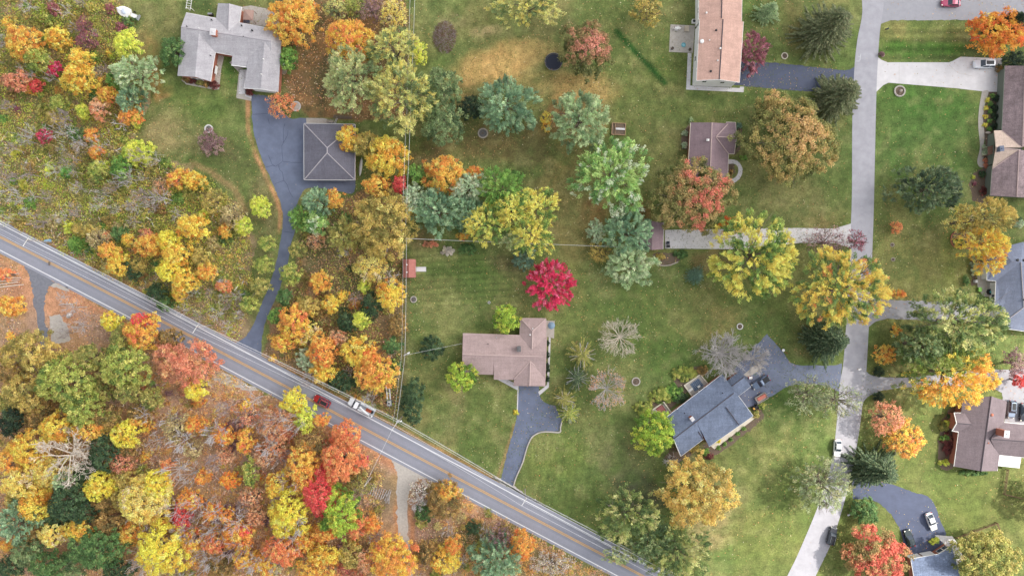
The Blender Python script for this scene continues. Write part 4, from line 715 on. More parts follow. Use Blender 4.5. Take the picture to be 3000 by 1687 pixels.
# small pole trailer by the orange-gold maple
X, Y, _ = P(1139, 1158, .6); t = thing("trailer", (X, Y, 0), "small white machine trailer carrying long pale tubes, parked under the orange maple", "trailer", rz=math.radians(-86))
c = MB(); c.box((0, 0, .5), (3.4, .12, .12)); c.box((1.2, 0, .5), (.12, 1.4, .12)); c.box((2.0, 0, .5), (1.4, 1.2, .1)); c.build("frame", M['metal'], t)
MB().box((1.9, 0, .95), (1.1, .75, .8), taper=.8).build("engine_box", M['white'], t, bevel=.05); MB().box((1.9, .05, 1.4), (.5, .35, .1)).build("hatch", M['black'], t)
for s in (-.42, .35): MB().tube((-2.6, s, .8), (.9, s, .8), .17, n=12).build("tube", M['white'], t)
wheels(t, (1.6,), .85, .32, .2); MB().tube((2.4, 0, .5), (3.5, 0, .45), .06).build("drawbar", M['metal'], t)
# cargo trailer with rusty red load
X, Y, _ = P(2230, 1165, .6); t = thing("trailer", (X, Y, 0.02), "open cargo trailer with a rust-red load beside the steel-blue pickup", "trailer", rz=math.radians(31))
c = MB(); c.box((0, 0, .55), (2.9, 1.7, .1)); 
for s in (-1, 1): c.box((0, s * .85, .8), (2.9, .08, .5)); c.box((s * 1.45, 0, .8), (.08, 1.78, .5))
c.build("cargo_bed", M['concrete_old'], t); MB().box((.1, .1, .8), (2.3, .9, .36)).build("cover", mat("rust_load", alb((196, 120, 104)), .9), t, bevel=.05); wheels(t, (0,), .98, .3, .18); MB().tube((1.45, 0, .5), (2.6, 0, .45), .05).build("drawbar", M['metal'], t)
X, Y, _ = P(2212, 1193, .5); t = thing("garden_tractor", (X, Y, 0.02), "black garden tractor with yellow seat by the round shrub", "tractor", rz=math.radians(35))
MB().box((.45, 0, .6), (.8, .6, .45), taper=.85).build("hood", M['black'], t, bevel=.05); MB().box((-.35, 0, .45), (.9, .9, .2)).build("chassis", M['black'], t, bevel=.04); MB().box((-.45, 0, .75), (.45, .5, .35)).build("seat", M['yellow_line'], t, bevel=.06); wheels(t, (.6, -.45), .6, .3, .25); MB().lathe((.02, 0, 1.0), [(.2, 0), (.2, .04), (.16, .04)], 12).build("steering_wheel", M['black'], t)
# ------------------------------------------------------------------ yard things
def at(px, py, z=0): return P(px, py, z)
def fire_ring(px, py, r, label, name="fire_pit", cat="fire pit", m='stone', inner='ash', n=14, h=.28):
    r *= .88; X, Y, _ = at(px, py); t = thing(name, (X, Y, 0), label, cat); mb = MB(); rg = random.Random(int(px))
    for i in range(n):
        a = 2 * math.pi * i / n; mb.box((math.cos(a) * r, math.sin(a) * r, h / 2), (.34 * r / 1.0 * .8, 2 * math.pi * r / n * .9, h * rg.uniform(.8, 1.1)), a)
    mb.build("stone_ring", M[m], t); MB().lathe((0, 0, 0), [(r * .85, .02), (r * .8, .1), (r * .3, .16)], 14).build("ash_bed", M[inner], t)
    c = MB()
    for i in range(4): a = rg.uniform(0, 6); c.tube((math.cos(a) * r * .6, math.sin(a) * r * .6, .12), (-math.cos(a) * r * .3, -math.sin(a) * r * .3, .3), .07, n=6)
    c.build("charred_log", M['bark'], t); return t
fire_ring(612, 378, 1.05, "white stone fire ring on the lawn below the grey-roofed ranch house", m='white')
fire_ring(1415, 391, 1.3, "stone fire ring on the brown lawn east of the sage-green maples", m='stone')
fire_ring(1212, 877, .85, "small pinkish stone fire ring below the little red-roofed shed", m='concrete_old')
fire_ring(2167, 956, .8, "small round fire ring with white rim on the open lawn above the bare grey tree", m='white', inner='mulch')
fire_ring(2298, 165, .85, "round cream stone planter ring beside the salmon-roofed house's drive", "planter", "planter", 'cream', 'mulch')
fire_ring(1786, 1471, .9, "stone ring beside the yellow-green trees near the two-lane road", m='stone', inner='mulch')
fire_ring(1863, 1117, 1.1, "brown mulch bed ring edged in stone left of the terrace rug", "planter", "planter", 'concrete_old', 'mulch')
fire_ring(1433, 886, .35, "tiny white well cover on the lawn above the mauve-roofed house", "well_cover", "well cover", 'white', 'concrete', 8)
t = fire_ring(2635, 268, 1.45, "round stone bed with grey boulder by the mouth of the concrete drive", "planter", "planter", 'concrete_old', 'mulch', 18)
MB().lathe((.25, .1, 0), [(.5, 0), (.48, .3), (.25, .55)], 7, 1.1, .7, .4).build("boulder", M['stone'], t, bevel=.05)
for px, py, lb in ((2614, 717, "grey ring round a missing sapling, upper of two below the tiny orange maple"), (2616, 760, "grey ring round a missing sapling, lower of two, left of the gold tree")): fire_ring(px, py, .5, lb, "tree_ring", "tree ring", 'stone', 'mulch', 10, .15)
X, Y, _ = at(867, 312); t = thing("tree_ring", (X, Y, 0), "large white gravel ring around the leaning orange maple's trunk", "tree ring"); MB().lathe((0, 0, 0), [(1.28, 0), (1.28, .16), (1.12, .16), (1.05, .06)], 24).build("edging", M['concrete'], t); MB().lathe((0, 0, 0), [(1.05, .03), (1.0, .08)], 24).build("gravel_fill", M['concrete_old'], t)
# trampoline
X, Y, _ = at(1622, 181, .8); t = thing("trampoline", (X, Y, 0), "round navy-black trampoline on the tan lawn under the pink-tipped maple", "trampoline")
MB().lathe((0, 0, .78), [(1.85, 0), (1.85, .03)], 28).build("jumping_mat", M['navy'], t)
mb = MB(); n = 28
for i in range(n):
    a, b = 2 * math.pi * i / n, 2 * math.pi * (i + 1) / n
    mb.add([(math.cos(a) * 1.87, math.sin(a) * 1.87, .84), (math.cos(b) * 1.87, math.sin(b) * 1.87, .84), (math.cos(b) * 2.2, math.sin(b) * 2.2, .82), (math.cos(a) * 2.2, math.sin(a) * 2.2, .82)], [(0, 3, 2, 1)])
mb.build("pad", mat("dark_blue_pad", alb((62, 62, 70))), t)
mb = MB()
for i in range(n): a, b = 2 * math.pi * i / n, 2 * math.pi * (i + 1) / n; mb.tube((math.cos(a) * 2.2, math.sin(a) * 2.2, .8), (math.cos(b) * 2.2, math.sin(b) * 2.2, .8), .035, n=5)
mb.build("frame", M['metal'], t)
for i in range(6): a = math.pi / 3 * i; MB().tube((math.cos(a) * 2.15, math.sin(a) * 2.15, 0), (math.cos(a) * 2.2, math.sin(a) * 2.2, .8), .04, n=6).build("leg", M['metal'], t)
for i in range(6):
    a = math.pi / 3 * i + .3; MB().tube((math.cos(a) * 2.22, math.sin(a) * 2.22, .3), (math.cos(a) * 2.26, math.sin(a) * 2.26, 2.3), .03, n=6).build("net_pole", mat("tan_foam", alb((196, 140, 104))) if i == 0 else bpy.data.materials["tan_foam"], t)
# raised sandbox, shed with ramp, boat, kayak
X, Y, _ = at(1812, 379); t = thing("raised_bed", (X, Y, 0), "square timber raised bed with a pale bench, right of the blue-green pines", "raised bed", rz=-.05)
mb = MB()
for s in (-1, 1): mb.box((0, s * 1.45, .2), (3.5, .16, .4)); mb.box((s * 1.7, 0, .2), (.16, 2.8, .4))
mb.box((-.9, 0, .2), (.12, 2.8, .36)); mb.build("frame", M['wood'], t); MB().box((0, 0, .1), (3.3, 2.7, .16)).build("soil", M['mulch'], t); MB().box((.4, 0, .42), (2.3, .5, .1)).build("bench", M['concrete'], t)
X, Y, _ = at(1203, 787); t = thing("shed", (X, Y, 0), "little garden shed with rust-red roof and pale ramp on the west lawn", "shed")
MB().box((0, 0, 1.1), (2.8, 4.1, 2.2)).build("wall", M['wood_dark'], t)
mb = MB(); mb.add([(-1.6, -2.3, 2.15), (-1.6, 2.3, 2.15), (0, 2.3, 3.1), (0, -2.3, 3.1), (1.6, -2.3, 2.15), (1.6, 2.3, 2.15), (-1.6, -2.3, 2.05), (-1.6, 2.3, 2.05), (1.6, -2.3, 2.05), (1.6, 2.3, 2.05)], [(0, 3, 2, 1), (3, 4, 5, 2), (0, 1, 7, 6), (4, 8, 9, 5), (0, 6, 8, 4, 3), (1, 2, 5, 9, 7), (6, 7, 9, 8)])
rf = mb.build("roof", roofmat("rust_shingles", (178, 116, 106)), t)
for y in (-1.0, .9): MB().lathe((-.5, y, 2.75), [(.14, 0), (.14, .3), (.18, .3), (.1, .4)], 8).build("roof_vent", M['white'], rf)
MB().box((2.75, -.15, .18), (2.4, 1.2, .1)).build("ramp", M['concrete'], t); MB().box((1.42, -.15, 1.05), (.08, 1.3, 1.9)).build("door", M['white'], t)
X, Y, _ = at(376, 40, 1.0); t = thing("boat", (X, Y, 0), "white covered boat on a trailer by the wood, top left", "boat", rz=math.radians(-22))
c = MB(); sec = [(-2.6, 1.15, .6, 1.5), (-1.2, 1.25, .5, 1.6), (.6, 1.2, .5, 1.75), (1.9, .75, .6, 1.85), (2.7, .12, .9, 1.95)]
vs = []
for x, w, z0, z1 in sec: vs += [(x, -w, z1), (x, -w * .6, z0), (x, w * .6, z0), (x, w, z1), (x, 0, z1 + .35)]
fs = [(0, 1, 2, 3, 4)]
for i in range(4): fs += [(i * 5 + k, (i + 1) * 5 + k, (i + 1) * 5 + (k + 1) % 5, i * 5 + (k + 1) % 5) for k in range(5)]
c.add(vs, fs); c.v = [(-x * .62 - 1.1, y, z * .85) for x, y, z in c.v]; c.build("hull", M['white'], t); MB().lathe((-.85, .05, 1.4), [(.85, 0), (.75, .3), (.35, .5)], 16).build("cover", mat("boat_cover", alb((214, 222, 236)), .6), t)
c = MB(); c.box((1.9, .45, .9), (2.3, .1, .1)); c.box((1.9, -.55, .9), (2.3, .1, .1)); 
for k in range(5): c.box((1.0 + .48 * k, -.05, .92), (.1, 1.1, .08))
c.box((3.0, -.05, 1.2), (.1, 1.4, .7)); c.build("trailer_frame", M['metal'], t); MB().box((1.5, -.05, 1.0), (1.6, .9, .12)).build("deck", M['white'], t); wheels(t, (.9,), 1.2, .3, .2)
X, Y, _ = at(1056, 489, .4); t = thing("kayak", (X, Y, 0), "narrow white canoe lying upside down beside the dark hipped garage", "canoe", rz=math.radians(84))
c = MB(); vs = []; sec = [(-2.3, .04, .3), (-1.5, .3, .42), (0, .42, .5), (1.5, .3, .42), (2.3, .04, .3)]
for x, w, z in sec: vs += [(x, -w, .08), (x, -w * .6, z * .8), (x, 0, z), (x, w * .6, z * .8), (x, w, .08)]
c.add(vs, [(i * 5 + k, i * 5 + k + 1, (i + 1) * 5 + k + 1, (i + 1) * 5 + k) for i in range(4) for k in range(4)] + [(i * 5 + 4, i * 5, (i + 1) * 5, (i + 1) * 5 + 4) for i in range(4)]); c.build("hull", M['white'], t); MB().box((0, 0, .52), (4.2, .05, .05)).build("keel", M['metal'], t)
# gazebo canopy, firewood, brush pile, AC, bins, well
X, Y, _ = at(727, 44, 2.4); t = thing("gazebo", (X, Y, 0), "square tan fabric gazebo on the ranch house's back patio", "gazebo", rz=-.08)
MB().add([(-1.25, -1.25, 2.3), (1.25, -1.25, 2.3), (1.25, 1.25, 2.3), (-1.25, 1.25, 2.3), (0, 0, 2.75), (-1.25, -1.25, 2.1), (1.25, -1.25, 2.1), (1.25, 1.25, 2.1), (-1.25, 1.25, 2.1)], [(0, 1, 4), (1, 2, 4), (2, 3, 4), (3, 0, 4), (0, 5, 6, 1), (1, 6, 7, 2), (2, 7, 8, 3), (3, 8, 5, 0)]).build("canopy", mat("tan_fabric", alb((170, 140, 128))), t)
for sx in (-1, 1):
    for sy in (-1, 1): MB().tube((sx * 1.2, sy * 1.2, 0), (sx * 1.2, sy * 1.2, 2.25), .05, n=6).build("post", M['wood_dark'], t)
X, Y, _ = at(724, 65); t = thing("garden_bench", (X, Y, 0), "slate-blue slatted bench below the fabric gazebo", "bench"); mb = MB()
for k in range(4): mb.box((0, -.3 + .2 * k, .45), (1.5, .16, .05))
mb.build("seat", M['seal'], t)
for s in (-1, 1): MB().box((s * .6, 0, .22), (.08, .7, .44)).build("leg", M['black'], t)
def logs(px, py, n, L, rot, label, spread=.3, m='bark_grey', r=.11, name="log_pile", seed=1):
    X, Y, _ = at(px, py); rg = random.Random(seed); mb = MB()
    for i in range(n):
        a = rot + rg.uniform(-.12, .12); ox, oy = rg.uniform(-.3, .3) * L * .3, (i - n / 2) * spread; l = L * rg.uniform(.7, 1)
        cx, cy = ox * math.cos(rot) - oy * math.sin(rot), ox * math.sin(rot) + oy * math.cos(rot); d = (math.cos(a) * l / 2, math.sin(a) * l / 2); z = r + rg.choice((0, r))
        mb.tube((cx - d[0], cy - d[1], z), (cx + d[0], cy + d[1], z + .05), r * rg.uniform(.8, 1.2), r * .7, 7)
    return tag(mb.build(name, M[m], loc=(X, Y, 0)), label, "logs")
logs(1003, 344, 16, .9, 1.5, "row of cut firewood stacked along the dark garage's upper side", .3, 'bark', .14, seed=2)
logs(966, 356, 6, .9, 1.5, "short heap of grey firewood at the garage's upper wall", .3, 'stone', .14, seed=3)
logs(982, 355, 2, 3.0, 1.25, "pair of pale planks leaning across the firewood", .3, 'concrete', .08, name="planks", seed=4)
logs(25, 818, 5, 7.5, .08, "five long pale logs lying side by side below the road, left edge", .7, 'bark_white', .16, seed=5)
logs(1112, 1440, 9, 3.2, 1.2, "jumble of cut grey logs beside the pole across the road", .6, 'bark_grey', .11, seed=6)
logs(1134, 1455, 3, 3.2, 1.5, "short stack of brown logs next to the gravel track", .4, 'pole', .16, seed=7)
logs(190, 890, 1, 5, .12, "single fallen log among orange leaves by the old gravel drive", .3, 'bark_grey', .15, "fallen_log", 8)
logs(80, 643, 1, 8, -.25, "fallen pale trunk in the upper left wood near the road", .3, 'bark_white', .16, "fallen_log", 9)
logs(152, 653, 1, 5, .15, "short fallen pale branch above the roadside light pole", .3, 'bark_white', .13, "fallen_log", 10)
logs(150, 770, 2, .1, 0, "pair of weathered stumps near the old gravel drive", .4, 'bark', .3, "tree_stump", 11)
X, Y, _ = at(204, 924); tag(MB().lathe((0, 0, 0), [(.75, 0), (.8, .4), (.4, .8)], 8, 1.0, .7, .8).build("boulder", M['white'], loc=(X, Y, 0), bevel=.08), "white boulder on orange leaves beside the old gravel drive", "boulder")
X, Y, _ = at(143, 706); t = thing("drum", (X, Y, 0), "pale blue drum lying at the foot of the far left pole", "drum", rz=.2); MB().tube((-.7, 0, .4), (.7, 0, .4), .4, n=14).build("shell", mat("pale_blue_steel", alb((150, 190, 220)), .5), t); c = MB(); c.tube((-.3, 0, .4), (-.26, 0, .4), .43, n=14); c.tube((.26, 0, .4), (.3, 0, .4), .43, n=14); c.build("band", M['metal'], t)
X, Y, _ = at(2031, 66); t = thing("air_conditioner", (X, Y, 0), "white boxy air conditioner outside the salmon-roofed house", "air conditioner"); MB().box((0, 0, .45), (.95, .95, .9)).build("case", M['white'], t, bevel=.04); MB().lathe((0, 0, .9), [(.36, 0), (.36, .04), (.1, .06)], 14).build("fan_grille", M['black'], t)
for px, py, lb, mm in ((1955, 712, "navy wheeled bin at the west end of the pale drive, upper one", 'navy'), (1956, 722, "navy wheeled bin at the west end of the pale drive, lower one", 'black')):
    X, Y, _ = at(px, py); t = thing("wheeled_bin", (X, Y, 0), lb, "bin"); MB().box((0, 0, .5), (.6, .6, 1.0), taper=1.15).build("bin", M[mm], t, bevel=.03); MB().box((0, 0, 1.05), (.74, .74, .1)).build("lid", M[mm], t, bevel=.03)
# patio furniture and terraces
def rug(px, py, a, b, rz, c1, c2, label, z=.11, n=0):
    X, Y, _ = at(px, py); t = thing("rug", (X, Y, z), label, "rug", rz=rz); MB().box((0, 0, .01), (a, b, .02)).build("field", mat("rug_field_%d" % px, alb(c1), .95), t)
    mb = MB()
    if n:
        for i in range(n):
            for j in range(n): x, y = -a / 2 + a * (i + .5) / n, -b / 2 + b * (j + .5) / n; mb.box((x, y, .024), (a / n * .8, .06, .012), .78); mb.box((x + a / n * .2, y, .024), (.06, b / n * .45, .012), .78)
    else:
        for s in (-1, 1): mb.box((0, s * b * .44, .024), (a * .94, .09, .012)); mb.box((s * a * .44, 0, .026), (.09, b * .9, .012))
    mb.build("pattern", mat("rug_pattern_%d" % px, alb(c2), .95), t)
rug(2041, 1127, 2.7, 2.3, .62, (64, 84, 112), (196, 204, 212), "blue lattice-patterned outdoor rug on the upper terrace", n=6); rug(1936, 1199, 2.0, 1.9, .62, (166, 104, 104), (110, 66, 70), "plain dusty-red outdoor rug on the lower terrace")
X, Y, _ = at(2022, 1142); t = thing("outdoor_sofa", (X, Y, .1), "white outdoor sofa on the terrace beside the blue rug", "sofa", rz=.62 + math.pi / 2); MB().box((0, 0, .2), (.5, 1.4, .35)).build("seat", M['white'], t, bevel=.05); MB().box((.28, 0, .4), (.14, 1.4, .75)).build("backrest", M['white'], t, bevel=.05)
X, Y, _ = at(2046, 1131); t = thing("side_table", (X, Y, .13), "small pale table standing on the blue lattice rug", "table", rz=.6); MB().box((0, 0, .4), (.7, .5, .05)).build("tabletop", M['white'], t); MB().box((0, 0, .2), (.1, .1, .4)).build("leg", M['metal'], t)
def wallseg(name, pts, w, h, m, label, cat):
    mb = MB()
    for (a, b), (c, d) in zip(pts, pts[1:]):
        p, q_ = Vector(P(a, b)), Vector(P(c, d)); mid = (p + q_) / 2; mb.box((mid.x, mid.y, h / 2), ((q_ - p).length + w * .9, w, h), math.atan2(q_.y - p.y, q_.x - p.x))
        h += .003
    return tag(mb.build(name, m), label, cat)
wallseg("terrace_wall", [(2028, 1161), (2004, 1128), (2050, 1096), (2072, 1122)], .25, .5, M['cream'], "low cream wall around the terrace with the blue rug", "wall")
wallseg("terrace_wall", [(1922, 1222), (1905, 1203), (1944, 1177), (1967, 1209)], .25, .5, M['cream'], "low cream wall around the terrace with the red rug", "wall")
wallseg("retaining_kerb", list(map(tuple, smooth([(1504, 1424), (1513, 1395), (1531, 1355), (1541, 1320), (1550, 1295), (1562, 1276), (1585, 1265), (1612, 1264), (1640, 1265), (1642, 1250), (1646, 1233)], 3))), .3, .3, M['concrete_old'], "pale concrete kerb curving along the mauve-roofed house's drive", "kerb")
wallseg("bed_edging", list(map(tuple, smooth([(1920, 764), (1935, 777), (1960, 777), (1985, 768)], 4))), .25, .25, M['stone'], "short curved stone edging under the pale green pine", "edging")
wallseg("bed_edging", list(map(tuple, smooth([(2842, 728), (2806, 727), (2788, 715), (2786, 692), (2800, 678)], 4))), .22, .2, M['brick'], "curved brick edging of the bed beneath the gold tree", "edging")
X, Y, _ = at(1614, 952); t = thing("patio_umbrella", (X, Y, 0), "round blue-grey parasol on the mauve house's patio", "parasol"); MB().lathe((0, 0, 2.0), [(.95, 0), (.55, .25), (.05, .45)], 8).build("canopy", mat("blue_grey_fabric", alb((128, 150, 168))), t); MB().tube((0, 0, 0), (0, 0, 2.4), .03).build("pole", M['metal'], t); MB().lathe((0, 0, .09), [(.3, 0), (.3, .08)], 12).build("base", M['black'], t)
for px, py, lb in ((1969, 144, "left"), (2020, 147, "right")):
    X, Y, _ = at(px, py); t = thing("plant_pot", (X, Y, .06), "black round pot at the lower %s corner of the salmon house's patio" % lb, "pot"); MB().lathe((0, 0, 0), [(.26, 0), (.36, .5), (.3, .5), (.28, .4)], 14).build("pot", M['black'], t); MB().lathe((0, 0, .4), [(.27, 0), (.15, .06)], 10).build("soil", M['mulch'], t)
X, Y, _ = at(2002, 133); t = thing("paddling_pool", (X, Y, .06), "small turquoise water toy lying on the salmon house's patio", "toy"); MB().lathe((0, 0, 0), [(.5, 0), (.55, .18), (.42, .18), (.4, .05)], 18).build("rim", mat("turquoise_plastic", alb((90, 176, 184))), t); MB().lathe((0, 0, .05), [(.4, 0), (.2, .02)], 14).build("water", mat("pool_blue", alb((150, 200, 210)), .1), t)
X, Y, _ = at(1982, 85); t = thing("patio_furniture", (X, Y, .06), "rumpled white and brown cover heaped on the salmon house's patio", "furniture cover"); MB().lathe((0, 0, 0), [(1.2, 0), (1.1, .5), (.5, .8)], 9, 1, .5, .1).build("cover", M['white'], t, bevel=.1); c = MB()
for k in range(5): c.tube((-.9 + .3 * k, -.5, .5), (-.6 + .35 * k, .35, .75), .08, n=6)
c.build("strap", M['wood_dark'], t)
X, Y, _ = at(2011, 86); t = thing("slatted_chair", (X, Y, .06), "slatted cream lounger beside the heaped cover on the patio", "lounger"); c = MB()
for k in range(4): c.box((-.45 + .3 * k, 0, .35), (.16, 1.5, .05))
c.build("slats", M['cream'], t); MB().box((0, 0, .15), (1.1, 1.2, .3)).build("frame", M['wood'], t)
X, Y, _ = at(832, 207); t = thing("pond", (X, Y, 0), "dark oval preformed pond beside the ranch house's brick east wall", "pond"); MB().lathe((0, 0, 0), [(1.0, 0), (1.0, .22), (.86, .22), (.8, .12)], 18, .72, 1.15).build("rim", M['stone'], t); MB().lathe((0, 0, .1), [(.8, 0), (.4, .015)], 18, .72, 1.15).build("water", mat("dark_water", alb((84, 96, 116)), .1, spec=.6), t)
X, Y, _ = at(835, 192); t = thing("satellite_dish", (X, Y, 0), "white satellite dish just above the oval pond", "satellite dish"); MB().lathe((0, 0, .9), [(.12, 0), (.3, .06), (.42, .16), (.38, .16), (.2, .09)], 16).build("dish", M['white'], t); MB().tube((0, 0, 0), (0, 0, .95), .05).build("post", M['metal'], t)
X, Y, _ = at(620, 46); t = thing("grill", (X, Y, 0), "dark covered grill against the ranch house's upper wall", "grill"); MB().box((0, 0, .6), (1.2, .6, .5)).build("body", M['black'], t, bevel=.08); MB().tube((-.5, 0, .95), (.5, 0, .95), .28, n=12).build("hood", M['metal'], t); 
for s in (-1, 1): MB().box((s * .5, 0, .2), (.08, .5, .4)).build("leg", M['black'], t)
X, Y, _ = at(566, 14); t = thing("arbor", (X, Y, 0), "white lattice garden arbor above the ranch house's corner", "arbor", rz=-.15)
for s in (-.55, .55):
    c = MB(); c.box((s, 1.6, 1.0), (.09, .09, 2.0)); c.box((s, -1.6, 1.0), (.09, .09, 2.0)); c.box((s, 0, 2.05), (.1, 4.2, .1)); c.build("side_frame", M['white'], t)
c = MB()
for k in range(7): c.box((0, -1.8 + .6 * k, 2.15), (1.4, .08, .08))
c.build("slat_roof", M['white'], t)
X, Y, _ = at(2292, 1025); t = thing("lawn_spreader", (X, Y, 0), "small white and red hand spreader left on the drive's grass edge", "spreader", rz=-.7); MB().lathe((0, 0, .3), [(.15, 0), (.38, .4), (.34, .4)], 12).build("hopper", M['white'], t); MB().tube((.2, 0, .5), (1.3, 0, 1.0), .03).build("handle", M['red_lamp'], t); wheels(t, (0,), .35, .16, .08)
X, Y, _ = at(2199, 1106, .5); t = thing("cooler", (X, Y, .03), "red and white cool box beside the steel-blue pickup", "cool box", rz=.3); MB().box((0, 0, .25), (.8, .55, .5)).build("box", M['red_lamp'], t, bevel=.04); MB().box((0, 0, .55), (.84, .58, .1)).build("lid", M['white'], t, bevel=.03)
X, Y, _ = at(2898, 855); t = thing("fire_table", (X, Y, .02), "dark octagonal fire table with turquoise top on the slate house's patio", "fire table"); MB().lathe((0, 0, 0), [(.75, 0), (.8, .5), (.8, .6)], 8).build("table", M['black'], t); MB().box((0, 0, .63), (.55, .55, .06)).build("glass_bed", bpy.data.materials["turquoise_plastic"], t)
X, Y, _ = at(2868, 848); t = thing("storage_box", (X, Y, .02), "lime-green storage box on the slate house's patio", "box"); MB().box((0, 0, .25), (.7, 1.0, .5)).build("box", mat("lime_plastic", alb((160, 216, 110))), t, bevel=.03); MB().box((0, 0, .53), (.76, 1.06, .08)).build("lid", bpy.data.materials["lime_plastic"], t, bevel=.02)
X, Y, _ = at(2855, 824); t = thing("utility_cabinet", (X, Y, 0), "white utility cabinet beside the slate house's shrub bed", "cabinet"); MB().box((0, 0, .4), (.6, .7, .8)).build("case", M['white'], t, bevel=.03); MB().box((.31, 0, .4), (.02, .5, .6)).build("door", M['metal'], t)
c = MB(); X, Y, _ = at(2885, 752); c.box((0, 0, .5), (1.0, 3.0, .08)); t = thing("garden_table", (X, Y, .02), "long white table along the slate house's west wall", "table"); c.build("tabletop", M['white'], t)
for s in (-1, 1): MB().box((0, s * 1.3, .24), (.8, .08, .46)).build("leg", M['metal'], t)
X, Y, _ = at(2891, 390); t = thing("garden_bench", (X, Y, .02), "small stone bench on the mulch bed by the front walk", "bench"); MB().lathe((0, 0, .4), [(.5, 0), (.5, .1)], 14, 1.3, .6).build("seat", M['stone'], t)
for s in (-1, 1): MB().box((s * .4, 0, .2), (.15, .3, .4)).build("leg", M['stone'], t)
X, Y, _ = at(2899, 470); t = thing("pumpkin", (X, Y, .02), "orange pumpkin beside the brown steps", "pumpkin"); MB().lathe((0, 0, 0), [(.2, 0), (.42, .2), (.38, .42), (.12, .5)], 14).build("fruit", M['yellow_line'], t); MB().tube((0, 0, .48), (.05, 0, .65), .04).build("stalk", M['bark'], t)
X, Y, _ = at(2896, 489); t = thing("lantern", (X, Y, .02), "small white lantern by the rust-brown shrub near the steps", "lantern"); MB().box((0, 0, .25), (.3, .3, .5)).build("case", M['white'], t); MB().lathe((0, 0, .5), [(.24, 0), (.05, .2)], 4).build("lid", M['black'], t)
# sign, mailboxes, lamps
for px, py, lb, m in ((2592, 90, "black roadside mailbox on the grass below the pale driveway", 'black'), (2481, 1503, "grey roadside mailbox on the sunlit lawn left of the small round green shrub", 'metal'), (2512, 1080, "white roadside mailbox next to the dark round shrub by the road", 'white'), (2605, 964, "black and white mailbox beside the tiny gold maple", 'black'), (2618, 674, "pale mailbox beside the tiny orange maple", 'metal')):
    X, Y, _ = at(px, py); t = thing("mailbox", (X, Y, 0), lb, "mailbox", rz=.3); MB().box((0, 0, .55), (.12, .12, 1.1)).build("post", M['wood'], t); c = MB(); c.tube((-.4, 0, 1.15), (.4, 0, 1.15), .2, n=10); c.build("box", M[m], t)
# fences at the lower right
def fence(name, pts, label, h=1.1, m='wood_dark', st=2.2):
    root = thing(name, P(*pts[0]), label, "fence"); o0 = Vector(P(*pts[0])); rl = MB(); L = []
    for a, b in zip(pts, pts[1:]):
        p, q_ = Vector(P(*a)) - o0, Vector(P(*b)) - o0; n = max(1, int((q_ - p).length / st))
        for z in (.35, .7, 1.0): rl.tube(p + Vector((0, 0, z)), q_ + Vector((0, 0, z)), .06, n=5)
        L += [p.lerp(q_, i / n) for i in range(n)]
    L.append(q_); rl.build("rail", M[m], root)
    for p in L: MB().box((p.x, p.y, h / 2), (.14, .14, h)).build("post", M[m], root)
fence("fence", [(2947, 1374), (2937, 1445), (3010, 1462), (3080, 1480)], "brown rail fence around the grass plot beside the white awning")
fence("fence", [(2797, 1573), (2850, 1553), (2916, 1529), (2928, 1560), (2936, 1582)], "rust-brown rail fence running off the brick-fronted house")
# ------------------------------------------------------------------ poles and cables
def pole(name, base, h, label, arm=None, light=False, r=.16, lean=(0, 0)):
    X, Y, _ = P(*base); t = thing(name, (X, Y, 0), label, "utility pole"); MB().tube((0, 0, 0), (lean[0], lean[1], h), r, r * .62, 10).build("shaft", M['pole'], t)
    top = Vector((X + lean[0], Y + lean[1], h)); ends = [top]
    if arm is not None:
        d = Vector((math.cos(arm), math.sin(arm), 0)); z = h - .35; MB().box((lean[0] + d.x * .55, lean[1] + d.y * .55, z), (2.5, .12, .14), arm).build("crossarm", M['white'], t)
        ends = [top + d * k + Vector((0, 0, -.15)) for k in (1.7, .55, -.55)]
        for k in (1.7, .55, -.55): MB().lathe((lean[0] + d.x * k, lean[1] + d.y * k, z + .07), [(.05, 0), (.08, .1), (.04, .2)], 8).build("insulator", M['concrete_old'], t)
        MB().lathe((lean[0] - d.x * .3, lean[1] - d.y * .3, h - 1.9), [(.22, 0), (.26, .1), (.26, .8), (.1, .95)], 12).build("transformer", M['metal'], t) if light else None
    if light:
        c = MB(); c.tube((lean[0], lean[1], h - .9), (lean[0] + 1.0, lean[1] + .5, h - .5), .05, n=6); c.build("lamp_arm", M['metal'], t); MB().box((lean[0] + 1.1, lean[1] + .55, h - .5), (.6, .3, .14), .46).build("lamp", M['white'], t, bevel=.04)
    return ends
RA = math.radians(-62 + 0)      # crossarms lie square to the road, reaching over it
ang = math.atan2(-23, -15)
pa = pole("utility_pole", (150, 710), 9.0, "utility pole at the far left, with a white crossarm over the road", ang)
pb = pole("utility_pole", (622, 952), 9.0, "utility pole near the long drive's mouth, with a white crossarm over the road", ang)
pc = pole("utility_pole", (1178, 1220), 9.2, "utility pole by the dark conifer, where cables branch towards the houses", ang, True)
pe = pole("utility_pole", (1538, 1432), 9.0, "utility pole below the mauve-roofed house's drive, over green lawn", ang)
pd = pole("utility_pole", (1090, 1394), 9.0, "bare-topped utility pole among logs on the wood side of the road")
pf = pole("utility_pole", (1199, 1031), 9.0, "utility pole with a white lamp beside the dark round bush", None, True)
pg = pole("utility_pole", (1203, 706), 9.0, "utility pole hidden in the olive tree where the cables turn east")
far_a = [v + Vector((-48, 24, 0)) for v in pa]; far_e = [v + Vector((60, -32, 0)) for v in pe]
